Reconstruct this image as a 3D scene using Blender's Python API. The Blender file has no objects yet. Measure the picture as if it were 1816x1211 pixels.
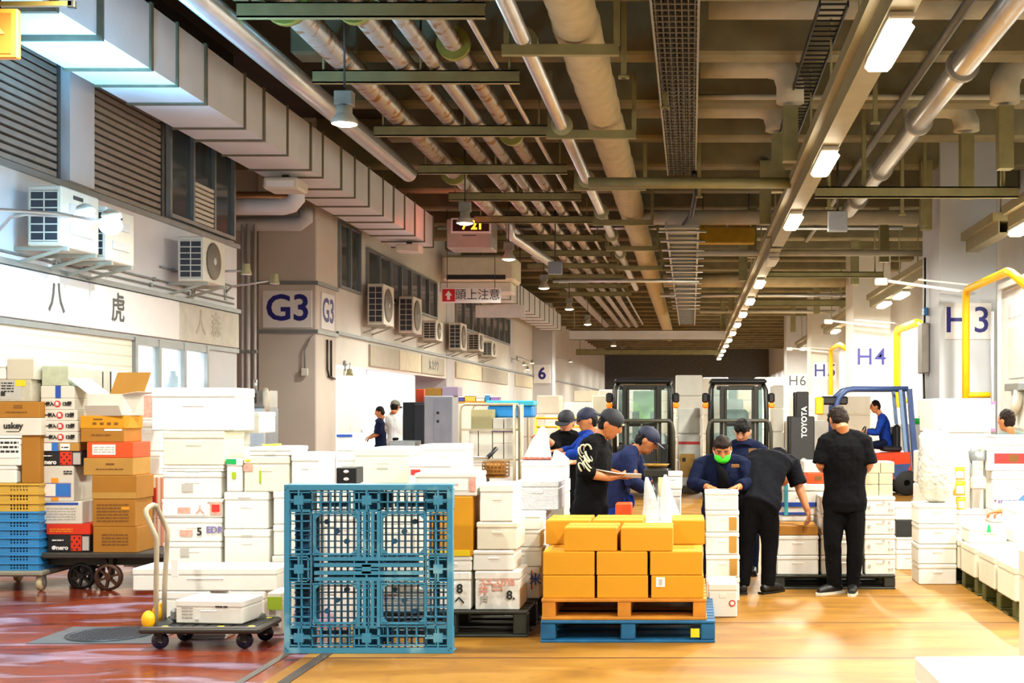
import bpy, math, random
from mathutils import Vector, Matrix
random.seed(11)
SCN = bpy.context.scene
COL = SCN.collection
FL, CX, CY, H = 2250.0, 1226.0, 727.0, 1.59     # focal length and vanishing point measured in the 1816 x 1211 frame
def S(d): return FL / d                          # pixels per metre at distance d
def X(px, d): return (px - CX) * d / FL
def Z(py, d): return H - (py - CY) * d / FL
def W(px, py, d): return Vector((X(px, d), d, Z(py, d)))
def FD(py, z=0.0): return FL * (H - z) / (py - CY)

# ------------------------------------------------------------------ camera
cd = bpy.data.cameras.new('camera'); cam = bpy.data.objects.new('camera', cd); COL.objects.link(cam)
cam.location = (0, 0, H); cam.rotation_euler = (math.pi / 2, 0, 0)
cd.sensor_width = 36; cd.lens = FL / 1816 * 36
cd.shift_x = (908 - CX) / 1816; cd.shift_y = (CY - 605.5) / 1816
cd.clip_end = 400
SCN.camera = cam

# ------------------------------------------------------------------ materials
MATS = {}
def lin(c):
    return tuple((v / 12.92 if v <= 0.04045 else ((v + 0.055) / 1.055) ** 2.4) for v in c)
def hexc(h):
    h = h.lstrip('#'); return lin(tuple(int(h[i:i + 2], 16) / 255 for i in (0, 2, 4)))
def mat(name, col, rough=0.6, metal=0.0, var=0.08, scale=6.0, bump=0.0, emit=0.0, alpha=1.0, trans=0.0, col2=None, thresh=None, coat=0.0, bscale=None):
    """procedural material: base colour broken up by noise; col2 / thresh add blotches of a second colour"""
    if name in MATS: return MATS[name]
    m = bpy.data.materials.new(name); m.use_nodes = True
    nt = m.node_tree; b = nt.nodes['Principled BSDF']
    c = hexc(col) if isinstance(col, str) else col
    tc = nt.nodes.new('ShaderNodeTexCoord')
    nz = nt.nodes.new('ShaderNodeTexNoise'); nz.inputs['Scale'].default_value = scale; nz.inputs['Detail'].default_value = 4
    nt.links.new(tc.outputs['Object'], nz.inputs['Vector'])
    rp = nt.nodes.new('ShaderNodeValToRGB')
    lo = tuple(max(0, v * (1 - var)) for v in c); hi = tuple(min(1, v * (1 + var)) for v in c)
    if col2 is not None:
        c2 = hexc(col2) if isinstance(col2, str) else col2
        t = thresh or 0.55
        rp.color_ramp.elements[0].position = t - 0.06; rp.color_ramp.elements[1].position = t + 0.06
        rp.color_ramp.elements[0].color = (*c, 1); rp.color_ramp.elements[1].color = (*c2, 1)
    else:
        rp.color_ramp.elements[0].position = 0.3; rp.color_ramp.elements[1].position = 0.7
        rp.color_ramp.elements[0].color = (*lo, 1); rp.color_ramp.elements[1].color = (*hi, 1)
    nt.links.new(nz.outputs['Fac'], rp.inputs['Fac'])
    nt.links.new(rp.outputs['Color'], b.inputs['Base Color'])
    b.inputs['Roughness'].default_value = rough; b.inputs['Metallic'].default_value = metal
    if coat: b.inputs['Coat Weight'].default_value = coat; b.inputs['Coat Roughness'].default_value = 0.1
    if bump:
        n2 = nt.nodes.new('ShaderNodeTexNoise'); n2.inputs['Scale'].default_value = bscale or scale * 3
        nt.links.new(tc.outputs['Object'], n2.inputs['Vector'])
        bp = nt.nodes.new('ShaderNodeBump'); bp.inputs['Strength'].default_value = bump; bp.inputs['Distance'].default_value = 0.02
        nt.links.new(n2.outputs['Fac'], bp.inputs['Height']); nt.links.new(bp.outputs['Normal'], b.inputs['Normal'])
    if emit:
        b.inputs['Emission Color'].default_value = (*c, 1); b.inputs['Emission Strength'].default_value = emit
    if alpha < 1: b.inputs['Alpha'].default_value = alpha
    if trans:
        b.inputs['Transmission Weight'].default_value = trans
    MATS[name] = m
    return m

def stripes(name, c1, c2, axis, freq, rough=0.6, metal=0.0, duty=0.5, bump=0.4):
    """ribs along an axis of the object: colour of the groove, with bump"""
    if name in MATS: return MATS[name]
    m = bpy.data.materials.new(name); m.use_nodes = True
    nt = m.node_tree; b = nt.nodes['Principled BSDF']
    tc = nt.nodes.new('ShaderNodeTexCoord'); sp = nt.nodes.new('ShaderNodeSeparateXYZ')
    nt.links.new(tc.outputs['Object'], sp.inputs[0])
    mu = nt.nodes.new('ShaderNodeMath'); mu.operation = 'MULTIPLY'; mu.inputs[1].default_value = freq
    nt.links.new(sp.outputs[axis], mu.inputs[0])
    fr = nt.nodes.new('ShaderNodeMath'); fr.operation = 'FRACT'; nt.links.new(mu.outputs[0], fr.inputs[0])
    rp = nt.nodes.new('ShaderNodeValToRGB')
    e = rp.color_ramp.elements
    e[0].position = duty - 0.04; e[1].position = duty + 0.04
    e[0].color = (*hexc(c1), 1); e[1].color = (*hexc(c2), 1)
    nt.links.new(fr.outputs[0], rp.inputs[0])
    nt.links.new(rp.outputs[0], b.inputs['Base Color'])
    b.inputs['Roughness'].default_value = rough; b.inputs['Metallic'].default_value = metal
    if bump:
        bp = nt.nodes.new('ShaderNodeBump'); bp.inputs['Strength'].default_value = bump; bp.inputs['Distance'].default_value = 0.02
        bp.invert = True
        nt.links.new(rp.outputs[0], bp.inputs['Height']); nt.links.new(bp.outputs['Normal'], b.inputs['Normal'])
    MATS[name] = m
    return m

# ------------------------------------------------------------------ mesh builder
class MB:
    def __init__(s): s.v = []; s.f = []; s.sm = []; s.mi = []; s.cur = 0
    def add(s, vs, fs, smooth=False):
        n = len(s.v); s.v += [tuple(p) for p in vs]
        for f in fs: s.f.append(tuple(i + n for i in f)); s.sm.append(smooth); s.mi.append(s.cur)
        return s
    def box(s, x0, y0, z0, x1, y1, z1, M=None):
        vs = [Vector((x, y, z)) for z in (z0, z1) for y in (y0, y1) for x in (x0, x1)]
        if M: vs = [M @ p for p in vs]
        return s.add(vs, [(0, 2, 3, 1), (4, 5, 7, 6), (0, 1, 5, 4), (2, 6, 7, 3), (0, 4, 6, 2), (1, 3, 7, 5)])
    def cbox(s, cx, cy, cz, w, d, h, M=None):
        return s.box(cx - w / 2, cy - d / 2, cz - h / 2, cx + w / 2, cy + d / 2, cz + h / 2, M)
    def rbox(s, x0, y0, z0, x1, y1, z1, b=0.01, M=None):
        """chamfered box"""
        b = min(b, abs(x1 - x0) * .45, abs(y1 - y0) * .45, abs(z1 - z0) * .45)
        vs = []; idx = {}
        for iz in (0, 1):
            for iy in (0, 1):
                for ix in (0, 1):
                    c = ((x0, x1)[ix], (y0, y1)[iy], (z0, z1)[iz]); sg = (1 - 2 * ix, 1 - 2 * iy, 1 - 2 * iz)
                    for a in range(3):
                        p = [c[k] + (sg[k] * b if k != a else 0) for k in range(3)]
                        idx[(ix, iy, iz, a)] = len(vs); vs.append(Vector(p))
        if M: vs = [M @ p for p in vs]
        fs = []
        for a in range(3):
            o = [k for k in range(3) if k != a]
            for sd in (0, 1):
                q = []
                for u, w in ((0, 0), (1, 0), (1, 1), (0, 1)):
                    k = [0, 0, 0]; k[a] = sd; k[o[0]] = u; k[o[1]] = w
                    q.append(idx[(*k, a)])
                flip = (sd == 0) != (a == 1)
                fs.append(tuple(q[::-1] if flip else q))
        for a in range(3):                         # chamfers along axis a
            o = [k for k in range(3) if k != a]
            for u in (0, 1):
                for w in (0, 1):
                    k0 = [0, 0, 0]; k1 = [0, 0, 0]; k1[a] = 1
                    for k in (k0, k1): k[o[0]] = u; k[o[1]] = w
                    fs.append((idx[(*k0, o[0])], idx[(*k0, o[1])], idx[(*k1, o[1])], idx[(*k1, o[0])]))
        for iz in (0, 1):
            for iy in (0, 1):
                for ix in (0, 1):
                    fs.append((idx[(ix, iy, iz, 0)], idx[(ix, iy, iz, 1)], idx[(ix, iy, iz, 2)]))
        return s.add(vs, fs)
    def tube(s, pts, r, n=10, caps=True, ell=None, smooth=True):
        pts = [Vector(p) for p in pts]; m = len(pts)
        rs = r if isinstance(r, (list, tuple)) else [r] * m
        T = []
        for i in range(m):
            t = (pts[min(i + 1, m - 1)] - pts[max(i - 1, 0)]); T.append(t.normalized() if t.length > 1e-9 else Vector((0, 0, 1)))
        up = Vector((0, 0, 1)) if abs(T[0].z) < 0.9 else Vector((0, 1, 0))
        u = (up - T[0] * up.dot(T[0])).normalized(); vs = []; fs = []
        for i in range(m):
            u = (u - T[i] * u.dot(T[i])); u = u.normalized() if u.length > 1e-6 else T[i].orthogonal().normalized()
            w = T[i].cross(u)
            for k in range(n):
                a = 2 * math.pi * k / n
                e = ell[i] if ell else 1.0
                vs.append(pts[i] + (w * math.cos(a) * e + u * math.sin(a)) * rs[i])
        for i in range(m - 1):
            for k in range(n):
                k2 = (k + 1) % n
                fs.append((i * n + k, i * n + k2, (i + 1) * n + k2, (i + 1) * n + k))
        s.add(vs, fs, smooth)
        if caps:
            n0 = len(s.v) - len(vs)
            s.f.append(tuple(n0 + k for k in range(n - 1, -1, -1))); s.sm.append(False); s.mi.append(s.cur)
            s.f.append(tuple(n0 + (m - 1) * n + k for k in range(n))); s.sm.append(False); s.mi.append(s.cur)
        return s
    def cyl(s, p0, p1, r0, r1=None, n=14, caps=True):
        return s.tube([p0, p1], [r0, r0 if r1 is None else r1], n, caps)
    def ell(s, c, rx, ry, rz, nu=14, nv=9, M=None):
        c = Vector(c); vs = []; fs = []
        for j in range(nv + 1):
            ph = math.pi * j / nv
            for i in range(nu):
                th = 2 * math.pi * i / nu
                p = Vector((rx * math.sin(ph) * math.cos(th), ry * math.sin(ph) * math.sin(th), rz * math.cos(ph)))
                if M: p = M @ p
                vs.append(c + p)
        for j in range(nv):
            for i in range(nu):
                i2 = (i + 1) % nu
                fs.append((j * nu + i, (j + 1) * nu + i, (j + 1) * nu + i2, j * nu + i2))
        return s.add(vs, fs, True)
    def lathe(s, prof, c=(0, 0, 0), n=20, axis='z', smooth=True):
        c = Vector(c); vs = []; fs = []
        for r, h in prof:
            for k in range(n):
                a = 2 * math.pi * k / n; p = (r * math.cos(a), r * math.sin(a), h)
                if axis == 'x': p = (p[2], p[0], p[1])
                if axis == 'y': p = (p[1], p[2], p[0])
                vs.append(c + Vector(p))
        for j in range(len(prof) - 1):
            for k in range(n):
                k2 = (k + 1) % n
                fs.append((j * n + k, j * n + k2, (j + 1) * n + k2, (j + 1) * n + k))
        return s.add(vs, fs, smooth)
    def prism(s, poly, axis, a0, a1, M=None):
        """extrude a 2-D outline; axis x: outline is (y, z); y: (x, z); z: (x, y)"""
        n = len(poly); vs = []
        for a in (a0, a1):
            for p, q in poly:
                v = {'x': (a, p, q), 'y': (p, a, q), 'z': (p, q, a)}[axis]
                vs.append(M @ Vector(v) if M else Vector(v))
        fs = [tuple(range(n))[::-1], tuple(range(n, 2 * n))]
        for k in range(n):
            k2 = (k + 1) % n; fs.append((k, k2, n + k2, n + k))
        return s.add(vs, fs)
    def bar(s, p0, p1, w, h, up=(0, 0, 1)):
        """rectangular bar from p0 to p1"""
        p0 = Vector(p0); p1 = Vector(p1); t = (p1 - p0).normalized(); up = Vector(up)
        if abs(t.dot(up)) > 0.95: up = Vector((0, 1, 0))
        sd = t.cross(up).normalized() * w / 2; u = sd.cross(t).normalized() * h / 2
        vs = [p + a * sd + b * u for p in (p0, p1) for a, b in ((-1, -1), (1, -1), (1, 1), (-1, 1))]
        return s.add(vs, [(0, 1, 2, 3), (7, 6, 5, 4), (0, 4, 5, 1), (1, 5, 6, 2), (2, 6, 7, 3), (3, 7, 4, 0)])
    def mesh(s, name, mats):
        me = bpy.data.meshes.new(name); me.from_pydata(s.v, [], s.f)
        if not isinstance(mats, (list, tuple)): mats = [mats]
        for m in mats: me.materials.append(m)
        me.polygons.foreach_set('use_smooth', s.sm); me.polygons.foreach_set('material_index', s.mi)
        me.update()
        import bmesh
        bm = bmesh.new(); bm.from_mesh(me); bmesh.ops.recalc_face_normals(bm, faces=bm.faces); bm.to_mesh(me); bm.free()
        return me
    def build(s, name, mats, parent=None, loc=None):
        o = bpy.data.objects.new(name, s.mesh(name, mats)); COL.objects.link(o)
        if parent is not None: o.parent = parent
        if loc is not None: o.location = loc
        return o

def tag(o, label, cat, group=None, kind=None):
    o['label'] = label; o['category'] = cat
    if group: o['group'] = group
    if kind: o['kind'] = kind
    return o
def struct(o): o['kind'] = 'structure'; return o
def thing(name, label, cat, loc=(0, 0, 0), rz=0.0, group=None):
    o = bpy.data.objects.new(name, None); COL.objects.link(o); o.empty_display_size = 0.1
    o.location = loc; o.rotation_euler = (0, 0, rz)
    return tag(o, label, cat, group)
def dup(root, loc, rz=None, label=None, group=None):
    def cp(o, par):
        c = o.copy(); COL.objects.link(c)
        if par is not None: c.parent = par
        for ch in kids(o): cp(ch, c)
        return c
    r = cp(root, None); r.location = loc
    if rz is not None: r.rotation_euler = (0, 0, rz)
    if label: r['label'] = label
    if group: r['group'] = group
    return r
def kids(o): return [c for c in COL.objects if c.parent == o]

def text(body, size, m, parent, origin, xdir, ydir, name='lettering', ext=0.0015, bold=0.0, font=None, squeeze=1.0):
    """raised lettering; origin is the centre of the text block, xdir / ydir are its reading and up directions"""
    cu = bpy.data.curves.new('txt', 'FONT'); cu.body = body; cu.size = size; cu.extrude = ext; cu.offset = bold
    cu.align_x = 'CENTER'; cu.align_y = 'CENTER'; cu.resolution_u = 3
    t = bpy.data.objects.new('txt', cu); COL.objects.link(t)
    bpy.context.view_layer.update()
    dg = bpy.context.evaluated_depsgraph_get()
    me = bpy.data.meshes.new_from_object(t.evaluated_get(dg)); bpy.data.objects.remove(t); bpy.data.curves.remove(cu)
    xd = Vector(xdir).normalized(); yd = Vector(ydir).normalized(); zd = xd.cross(yd)
    M = Matrix((xd * squeeze, yd, zd)).transposed().to_4x4(); M.translation = Vector(origin)
    me.transform(M); me.materials.clear(); me.materials.append(m); me.name = name
    o = bpy.data.objects.new(name, me); COL.objects.link(o)
    if parent is not None: o.parent = parent
    return o
ORD = ['lowest'] + [w + ' up' for w in 'second third fourth fifth sixth seventh eighth ninth tenth eleventh'.split()]
NTH = ['first', 'second', 'third', 'fourth', 'fifth', 'sixth', 'seventh', 'eighth', 'ninth', 'tenth', 'eleventh', 'twelfth', 'thirteenth', 'fourteenth', 'fifteenth', 'sixteenth', 'seventeenth', 'eighteenth', 'nineteenth', 'twentieth', 'twenty-first', 'twenty-second']
EXPOSURE = 0.0
# ================================================================== materials of the building
M_cream = mat('cream_paint', '#d2cec2', 0.55, var=0.05, scale=2, bump=0.05)
M_white_wall = mat('white_wall_paint', '#dfe2e6', 0.5, var=0.04, scale=2)
M_greywall = mat('grey_wall_paint', '#c4c4c4', 0.6, var=0.06, scale=1.5, bump=0.05)
M_tan = mat('tan_wall_paint', '#c6bbad', 0.6, var=0.06, scale=1.2, bump=0.04)
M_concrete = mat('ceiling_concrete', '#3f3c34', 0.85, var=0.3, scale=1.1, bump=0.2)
M_fireproof = mat('fireproofed_beam', '#766d4f', 0.9, var=0.2, scale=2.2, bump=0.4)
M_galv = mat('galvanised_duct', '#dadfe4', 0.42, metal=0.0, var=0.08, scale=1.5)
M_flange = mat('duct_flange', '#6b6752', 0.5, metal=0.2, var=0.15, scale=8)
M_steel_olive = mat('olive_painted_steel', '#857f55', 0.55, metal=0.2, var=0.15, scale=4)
M_silver = mat('bright_pipe_jacket', '#c3c4c2', 0.3, metal=0.75, var=0.08, scale=3)
M_rust = mat('rusty_pipe_jacket', '#a19a8e', 0.35, metal=0.6, scale=7, col2='#86623a', thresh=0.57)
M_lag = mat('canvas_pipe_lagging', '#aea07c', 0.85, var=0.1, scale=5, bump=0.4)
M_white_lag = mat('white_pipe_lagging', '#b5b09a', 0.8, var=0.08, scale=5, bump=0.3)
M_dark = mat('dark_metal', '#26261f', 0.5, metal=0.3)
M_black = mat('black_plastic', '#101012', 0.45)
M_rail = mat('beige_lamp_rail', '#8d835f', 0.5, metal=0.2, var=0.08, scale=3)
M_lampbody = mat('lamp_housing', '#b9b5a4', 0.45, metal=0.2)
M_brass = mat('olive_flange', '#8b873a', 0.5, metal=0.4, var=0.15)
M_frame_grey = mat('grey_aluminium', '#8c908e', 0.4, metal=0.5)
M_glass_dark = mat('dark_window_glass', '#3a4448', 0.12, var=0.1)
M_shutter = stripes('louvre_shutter', '#8a7f72', '#5a5048', 2, 11.0, duty=0.8)
M_rollshut = stripes('cream_rolling_shutter', '#d9d3c0', '#c3bca8', 2, 8.0, duty=0.85, bump=0.15)
M_navy = mat('navy_lettering', '#1b1b74', 0.5)
M_ltr_grey = mat('grey_lettering', '#4d4d4a', 0.5)
M_ltr_pale = mat('faded_lettering', '#a9a18a', 0.5)
M_plate = mat('white_sign_plate', '#e6e4e0', 0.45, var=0.02)
M_yellow = mat('yellow_guard_paint', '#f2b70a', 0.4, var=0.05)
M_ac = mat('air_conditioner_white', '#d3d0c0', 0.45, var=0.04)
M_grille = mat('dark_coil_grille', '#2a2f36', 0.5, var=0.2)
def emis(name, col, st, bcol=None):
    if name in MATS: return MATS[name]
    m = bpy.data.materials.new(name); m.use_nodes = True; b = m.node_tree.nodes['Principled BSDF']
    b.inputs['Base Color'].default_value = (*hexc(bcol or col), 1)
    b.inputs['Emission Color'].default_value = (*hexc(col), 1); b.inputs['Emission Strength'].default_value = st
    MATS[name] = m; return m
M_lamp_warm = emis('fluorescent_glow', '#fff0d4', 22)
M_lamp_ball = emis('pendant_glow', '#ffe8c4', 22)
M_lamp_blue = emis('cold_floodlight_glow', '#a8dcff', 40)

# ------------------------------------------------------------------ floor: red coating and ochre coating, wet and scuffed
def floor_material():
    m = bpy.data.materials.new('coated_market_floor'); m.use_nodes = True; nt = m.node_tree; b = nt.nodes['Principled BSDF']
    L = nt.links.new
    tc = nt.nodes.new('ShaderNodeTexCoord'); sp = nt.nodes.new('ShaderNodeSeparateXYZ'); L(tc.outputs['Object'], sp.inputs[0])
    def noise(sc, det=5, vec=None, dist=0.0):
        n = nt.nodes.new('ShaderNodeTexNoise'); n.inputs['Scale'].default_value = sc; n.inputs['Detail'].default_value = det; n.inputs['Distortion'].default_value = dist
        L(vec or tc.outputs['Object'], n.inputs['Vector']); return n
    def ramp(src, stops):
        r = nt.nodes.new('ShaderNodeValToRGB'); e = r.color_ramp.elements
        while len(e) < len(stops): e.new(0.5)
        for el, (p, c) in zip(e, stops): el.position = p; el.color = (*c, 1) if len(c) == 3 else c
        L(src, r.inputs[0]); return r
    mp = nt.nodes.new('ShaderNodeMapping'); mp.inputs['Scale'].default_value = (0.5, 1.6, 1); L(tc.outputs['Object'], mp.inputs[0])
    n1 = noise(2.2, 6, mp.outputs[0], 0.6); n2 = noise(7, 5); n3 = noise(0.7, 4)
    red = ramp(n1.outputs['Fac'], [(0.30, hexc('#3f1006')), (0.44, hexc('#86330f')), (0.52, hexc('#6b2a1e')), (0.58, hexc('#8a6878')), (0.72, hexc('#a794ae'))])  # lilac stops paint the cold floodlights' sheen into the red coating
    och = ramp(n1.outputs['Fac'], [(0.25, hexc('#71490c')), (0.5, hexc('#906214')), (0.75, hexc('#a67b30'))])
    # joint lines across the ochre floor
    ma = nt.nodes.new('ShaderNodeMath'); ma.operation = 'MULTIPLY_ADD'; ma.inputs[1].default_value = 1 / 1.35; ma.inputs[2].default_value = -9.49 / 1.35 + 20.5
    L(sp.outputs['Y'], ma.inputs[0]); fr = nt.nodes.new('ShaderNodeMath'); fr.operation = 'FRACT'; L(ma.outputs[0], fr.inputs[0])
    jl = ramp(fr.outputs[0], [(0.480, (0, 0, 0)), (0.493, (1, 1, 1)), (0.507, (1, 1, 1)), (0.52, (0, 0, 0))])
    mixj = nt.nodes.new('ShaderNodeMix'); mixj.data_type = 'RGBA'; L(jl.outputs[0], mixj.inputs['Factor'])
    L(och.outputs[0], mixj.inputs['A']); mixj.inputs['B'].default_value = (*hexc('#54310e'), 1)
    # scuffs
    mixs = nt.nodes.new('ShaderNodeMix'); mixs.data_type = 'RGBA'
    sc_ = ramp(n2.outputs['Fac'], [(0.58, (0, 0, 0)), (0.72, (0.35, 0.35, 0.35))]); L(sc_.outputs[0], mixs.inputs['Factor'])
    L(mixj.outputs['Result'], mixs.inputs['A']); mixs.inputs['B'].default_value = (*hexc('#5e3c14'), 1)
    side = ramp(sp.outputs['X'], [(0.0, (0, 0, 0)), (0.0001, (1, 1, 1))])
    ad = nt.nodes.new('ShaderNodeMath'); ad.operation = 'ADD'; ad.inputs[1].default_value = 2.5; L(sp.outputs['X'], ad.inputs[0]); L(ad.outputs[0], side.inputs[0])
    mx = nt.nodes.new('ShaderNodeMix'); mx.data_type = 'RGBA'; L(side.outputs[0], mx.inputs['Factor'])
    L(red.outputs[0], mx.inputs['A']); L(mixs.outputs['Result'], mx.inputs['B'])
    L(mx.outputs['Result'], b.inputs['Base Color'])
    rr = ramp(n3.outputs['Fac'], [(0.35, (0.12,) * 3), (0.65, (0.42,) * 3)])
    ro = nt.nodes.new('ShaderNodeMix'); ro.data_type = 'FLOAT'; L(side.outputs[0], ro.inputs[0])
    L(rr.outputs[0], ro.inputs[2]); ro.inputs[3].default_value = 0.5
    L(ro.outputs[0], b.inputs['Roughness'])
    bp = nt.nodes.new('ShaderNodeBump'); bp.inputs['Strength'].default_value = 0.18; bp.inputs['Distance'].default_value = 0.02
    L(n1.outputs['Fac'], bp.inputs['Height']); L(bp.outputs['Normal'], b.inputs['Normal'])
    return m
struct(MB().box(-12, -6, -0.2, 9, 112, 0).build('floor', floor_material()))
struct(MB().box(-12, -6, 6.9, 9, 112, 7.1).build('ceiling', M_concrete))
tag(MB().box(-2.66, -4, 0.0005, -2.61, 60, 0.004).box(-2.41, -4, 0.0005, -2.34, 60, 0.005).build('floor_joint_strip', mat('dark_joint_strip', '#463c34', 0.5, var=0.2)), 'dark expansion joint strip between red floor and ochre floor', 'floor strip', kind='structure')

# drain cover in the red floor
dr = thing('drain_cover', 'square grey drain plate with round grating set in the red floor', 'drain cover', (-4.1, 8.95, 0))
g = MB().box(-0.42, -0.33, 0.001, 0.42, 0.33, 0.006); g.build('plate', mat('drain_plate', '#6f7a80', 0.35, metal=0.5, var=0.1), dr)
g = MB()
for i in range(-6, 7):
    w = math.sqrt(max(0, .27 ** 2 - (i * .04) ** 2)); g.box(i * .04 - .011, -w, .007, i * .04 + .011, w, .014)
    g.box(-w, i * .04 - .011, .0075, w, i * .04 + .011, .0135)
g.lathe([(0.26, 0.006), (0.26, 0.015), (0.29, 0.015), (0.29, 0.006)], n=32)
g.build('grating', mat('drain_grating', '#3d4850', 0.4, metal=0.6), dr)

# ------------------------------------------------------------------ walls
WL = -6.8
b = MB().box(WL - .2, 3, 0, WL, 15.45, 2.48); struct(b.build('wall_left_shutter_front', M_rollshut))
struct(MB().box(WL - .2, 17.75, 0, WL, 18.98, 2.48).build('wall_left_pier', M_greywall))
struct(MB().box(WL - .2, 3, 3.06, WL, 18.98, 4.04).build('wall_left_middle', M_white_wall))
struct(MB().box(WL - .2, 3, 2.46, WL, 18.98, 3.06).build('wall_left_fascia_backing', M_white_wall))
struct(MB().box(WL - .25, 3, 4.04, WL - .05, 18.98, 5.62).build('wall_left_upper', M_greywall))
struct(MB().box(WL - .25, 3, 5.62, WL - .05, 18.98, 6.9).build('wall_left_top', mat('unlit_dark_wall', '#24221f', .9, var=.2)))  # shade above the duct painted in as a darker wall colour
struct(MB().box(WL - .06, 3, 4.00, WL + .05, 19.0, 4.06).build('trim_1', M_frame_grey))
struct(MB().box(WL - .06, 3, 3.03, WL + .06, 19.0, 3.09).build('trim_2', M_frame_grey))
struct(MB().box(WL - .06, 3, 2.44, WL + .03, 19.0, 2.50).build('trim_3', M_frame_grey))
struct(MB().box(WL - 2.6, 18.78, 0, WL - .2, 18.98, 6.9).build('wall_left_return', M_tan))
# shop interior behind the lit opening
struct(MB().box(-9.0, 15.0, 0, -8.8, 18.78, 2.9).build('wall_shop_back', M_white_wall))
struct(MB().box(-9.0, 14.8, 0, -7.0, 15.0, 2.9).build('wall_shop_side', M_white_wall))
struct(MB().box(-9.0, 14.8, 2.8, -7.0, 18.78, 2.9).build('ceiling_shop', M_white_wall))
sw = thing('shop_window', 'glazed shop opening with grey frame beneath the fascia sign', 'shop window', (WL, 16.6, 0))
g = MB()
for y in (15.46, 16.15, 16.95, 17.74): g.cbox(0, y - 16.6, 1.24, .09, .07, 2.48)
g.cbox(0, 0, 2.43, .08, 2.3, .08); g.build('frame', M_frame_grey, sw)
g = MB().box(-.01, -1.1, 0.1, .0, 1.1, 2.4); g.build('pane', mat('clear_shop_glass', '#d5eef5', 0.05, alpha=0.25), sw)
# fascia signs
for i, (y0, y1, ch, yc, m) in enumerate([(9.0, 14.25, '八', 13.5, M_ltr_grey), (14.27, 16.75, '虎', 14.95, M_ltr_grey), (16.77, 18.95, '人  森', 17.75, M_ltr_pale)]):
    f = thing('fascia_sign', ['pale fascia board with a single dark character under the blue floodlights', 'white fascia board with dark tiger character next to the passage end boards', 'weathered fascia board with two faded characters at the end of the near wall'][i], 'shop sign', (WL, 0, 0), group='fascia boards on the near shop wall')
    MB().rbox(0, y0, 2.51, .045, y1, 3.02, .008).build('board', M_plate if i < 2 else mat('weathered_board', '#c4c0b0', .6, var=.1), f)
    text(ch, 0.36, m, f, (.048, yc, 2.77), (0, 1, 0), (0, 0, 1), bold=.006)
# upper louvre shutters, post, window
for i, (y0, y1) in enumerate([(9.5, 13.62), (14.22, 16.28)]):
    s_ = thing('louvre_shutter', ['brown louvred shutter nearest the camera above the cold floodlights', 'brown louvred shutter between the pale post and the upper window'][i], 'shutter', (WL, (y0 + y1) / 2, 4.06))
    g = MB(); L_ = (y1 - y0) / 2
    for k in range(17): g.box(-.05, -L_ + .03, .02 + k * .085, .012, L_ - .03, .02 + k * .085 + .055, Matrix.Rotation(0, 4, 'X'))
    g.build('slats', mat('brown_slats', '#8b8073', .55, var=.1), s_)
    g = MB().box(-.05, -L_, 0, .03, -L_ + .05, 1.5).box(-.05, L_ - .05, 0, .03, L_, 1.5).box(-.05, -L_, 1.46, .03, L_, 1.5); g.build('frame', mat('dark_frame', '#4a453c', .5), s_)
    MB().box(-.045, -L_, 0, -.04, L_, 1.48).build('backing', M_dark, s_)
struct(MB().box(WL - .05, 13.64, 4.06, WL + .12, 14.2, 5.6).build('wall_left_post', M_greywall))
def glazed(name, label, y0, y1, z0, z1, x, nm=3, vents=()):
    s_ = thing(name, label, 'window', (x, (y0 + y1) / 2, z0)); L_ = (y1 - y0) / 2; h = z1 - z0
    MB().box(-.02, -L_, 0, -.01, L_, h).build('pane', M_glass_dark, s_)
    g = MB()
    for k in range(nm + 1):
        y = -L_ + 2 * L_ * k / nm; g.box(-.02, y - .03, 0, .04, y + .03, h)
    g.box(-.02, -L_, 0, .05, L_, .05).box(-.02, -L_, h - .05, .04, L_, h); g.build('frame', M_frame_grey, s_)
    for k in vents:
        g = MB(); ya = -L_ + 2 * L_ * k / nm + .04; yb = ya + 2 * L_ / nm - .08
        for j in range(8): g.box(-.01, ya, .07 + j * .07, .03, yb, .07 + j * .07 + .045)
        g.build('vent', M_ac, s_)
    return s_
glazed('upper_window', 'dark upper window with a louvred vent at the near wall end', 16.5, 18.8, 4.1, 5.5, WL, 3, (1,))
# passage behind: tan back wall, lintel pipes
struct(MB().box(-10.2, 18.9, 0, -10, 23.6, 6.9).build('wall_passage_back', M_tan))
struct(MB().box(-10, 23.4, 0, -7.86, 23.6, 6.9).build('wall_passage_far', M_tan))
# ------------------------------------------------------------------ numbered columns
def column_left(d, n, far):
    struct(MB().rbox(-7.86, d, 0, WL, d + 1.3, 6.9, .02).build('column', M_tan if not far else M_greywall))
    c = thing('column_sign', f'white plate reading {n} on the tan column front', 'column sign', (-7.33, d, 3.42))
    MB().rbox(-.44, -.02, -.34, .46, 0, .34, .006).build('plate', M_plate, c)
    text(n, .66, M_navy, c, (.02, -.022, 0), (1, 0, 0), (0, 0, 1), bold=.012)
    return c
column_left(23, 'G3', 0)
struct(MB().box(-7.9, 22.97, 3.86, WL + .04, 24.35, 3.93).build('trim_4', M_frame_grey))
struct(MB().box(-7.9, 22.97, 2.98, WL + .04, 24.35, 3.05).build('trim_5', M_frame_grey))
c = thing('column_sign', 'narrow white plate reading G3 on the aisle side of the tan column', 'column sign', (WL, 23.7, 3.42))
MB().rbox(0, -.42, -.34, .02, .42, .34, .006).build('plate', M_plate, c)
text('G3', .62, M_navy, c, (.022, 0, 0), (0, 1, 0), (0, 0, 1), bold=.012)
for d, n in ((35.3, 'G4'), (47.6, 'G5')): struct(MB().rbox(-7.86, d, 0, WL, d + 1.1, 6.9, .02).build('column', M_greywall))
struct(MB().rbox(WL - .1, 54.5, 0, -5.95, 55.6, 6.9, .02).build('column', M_greywall))
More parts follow.
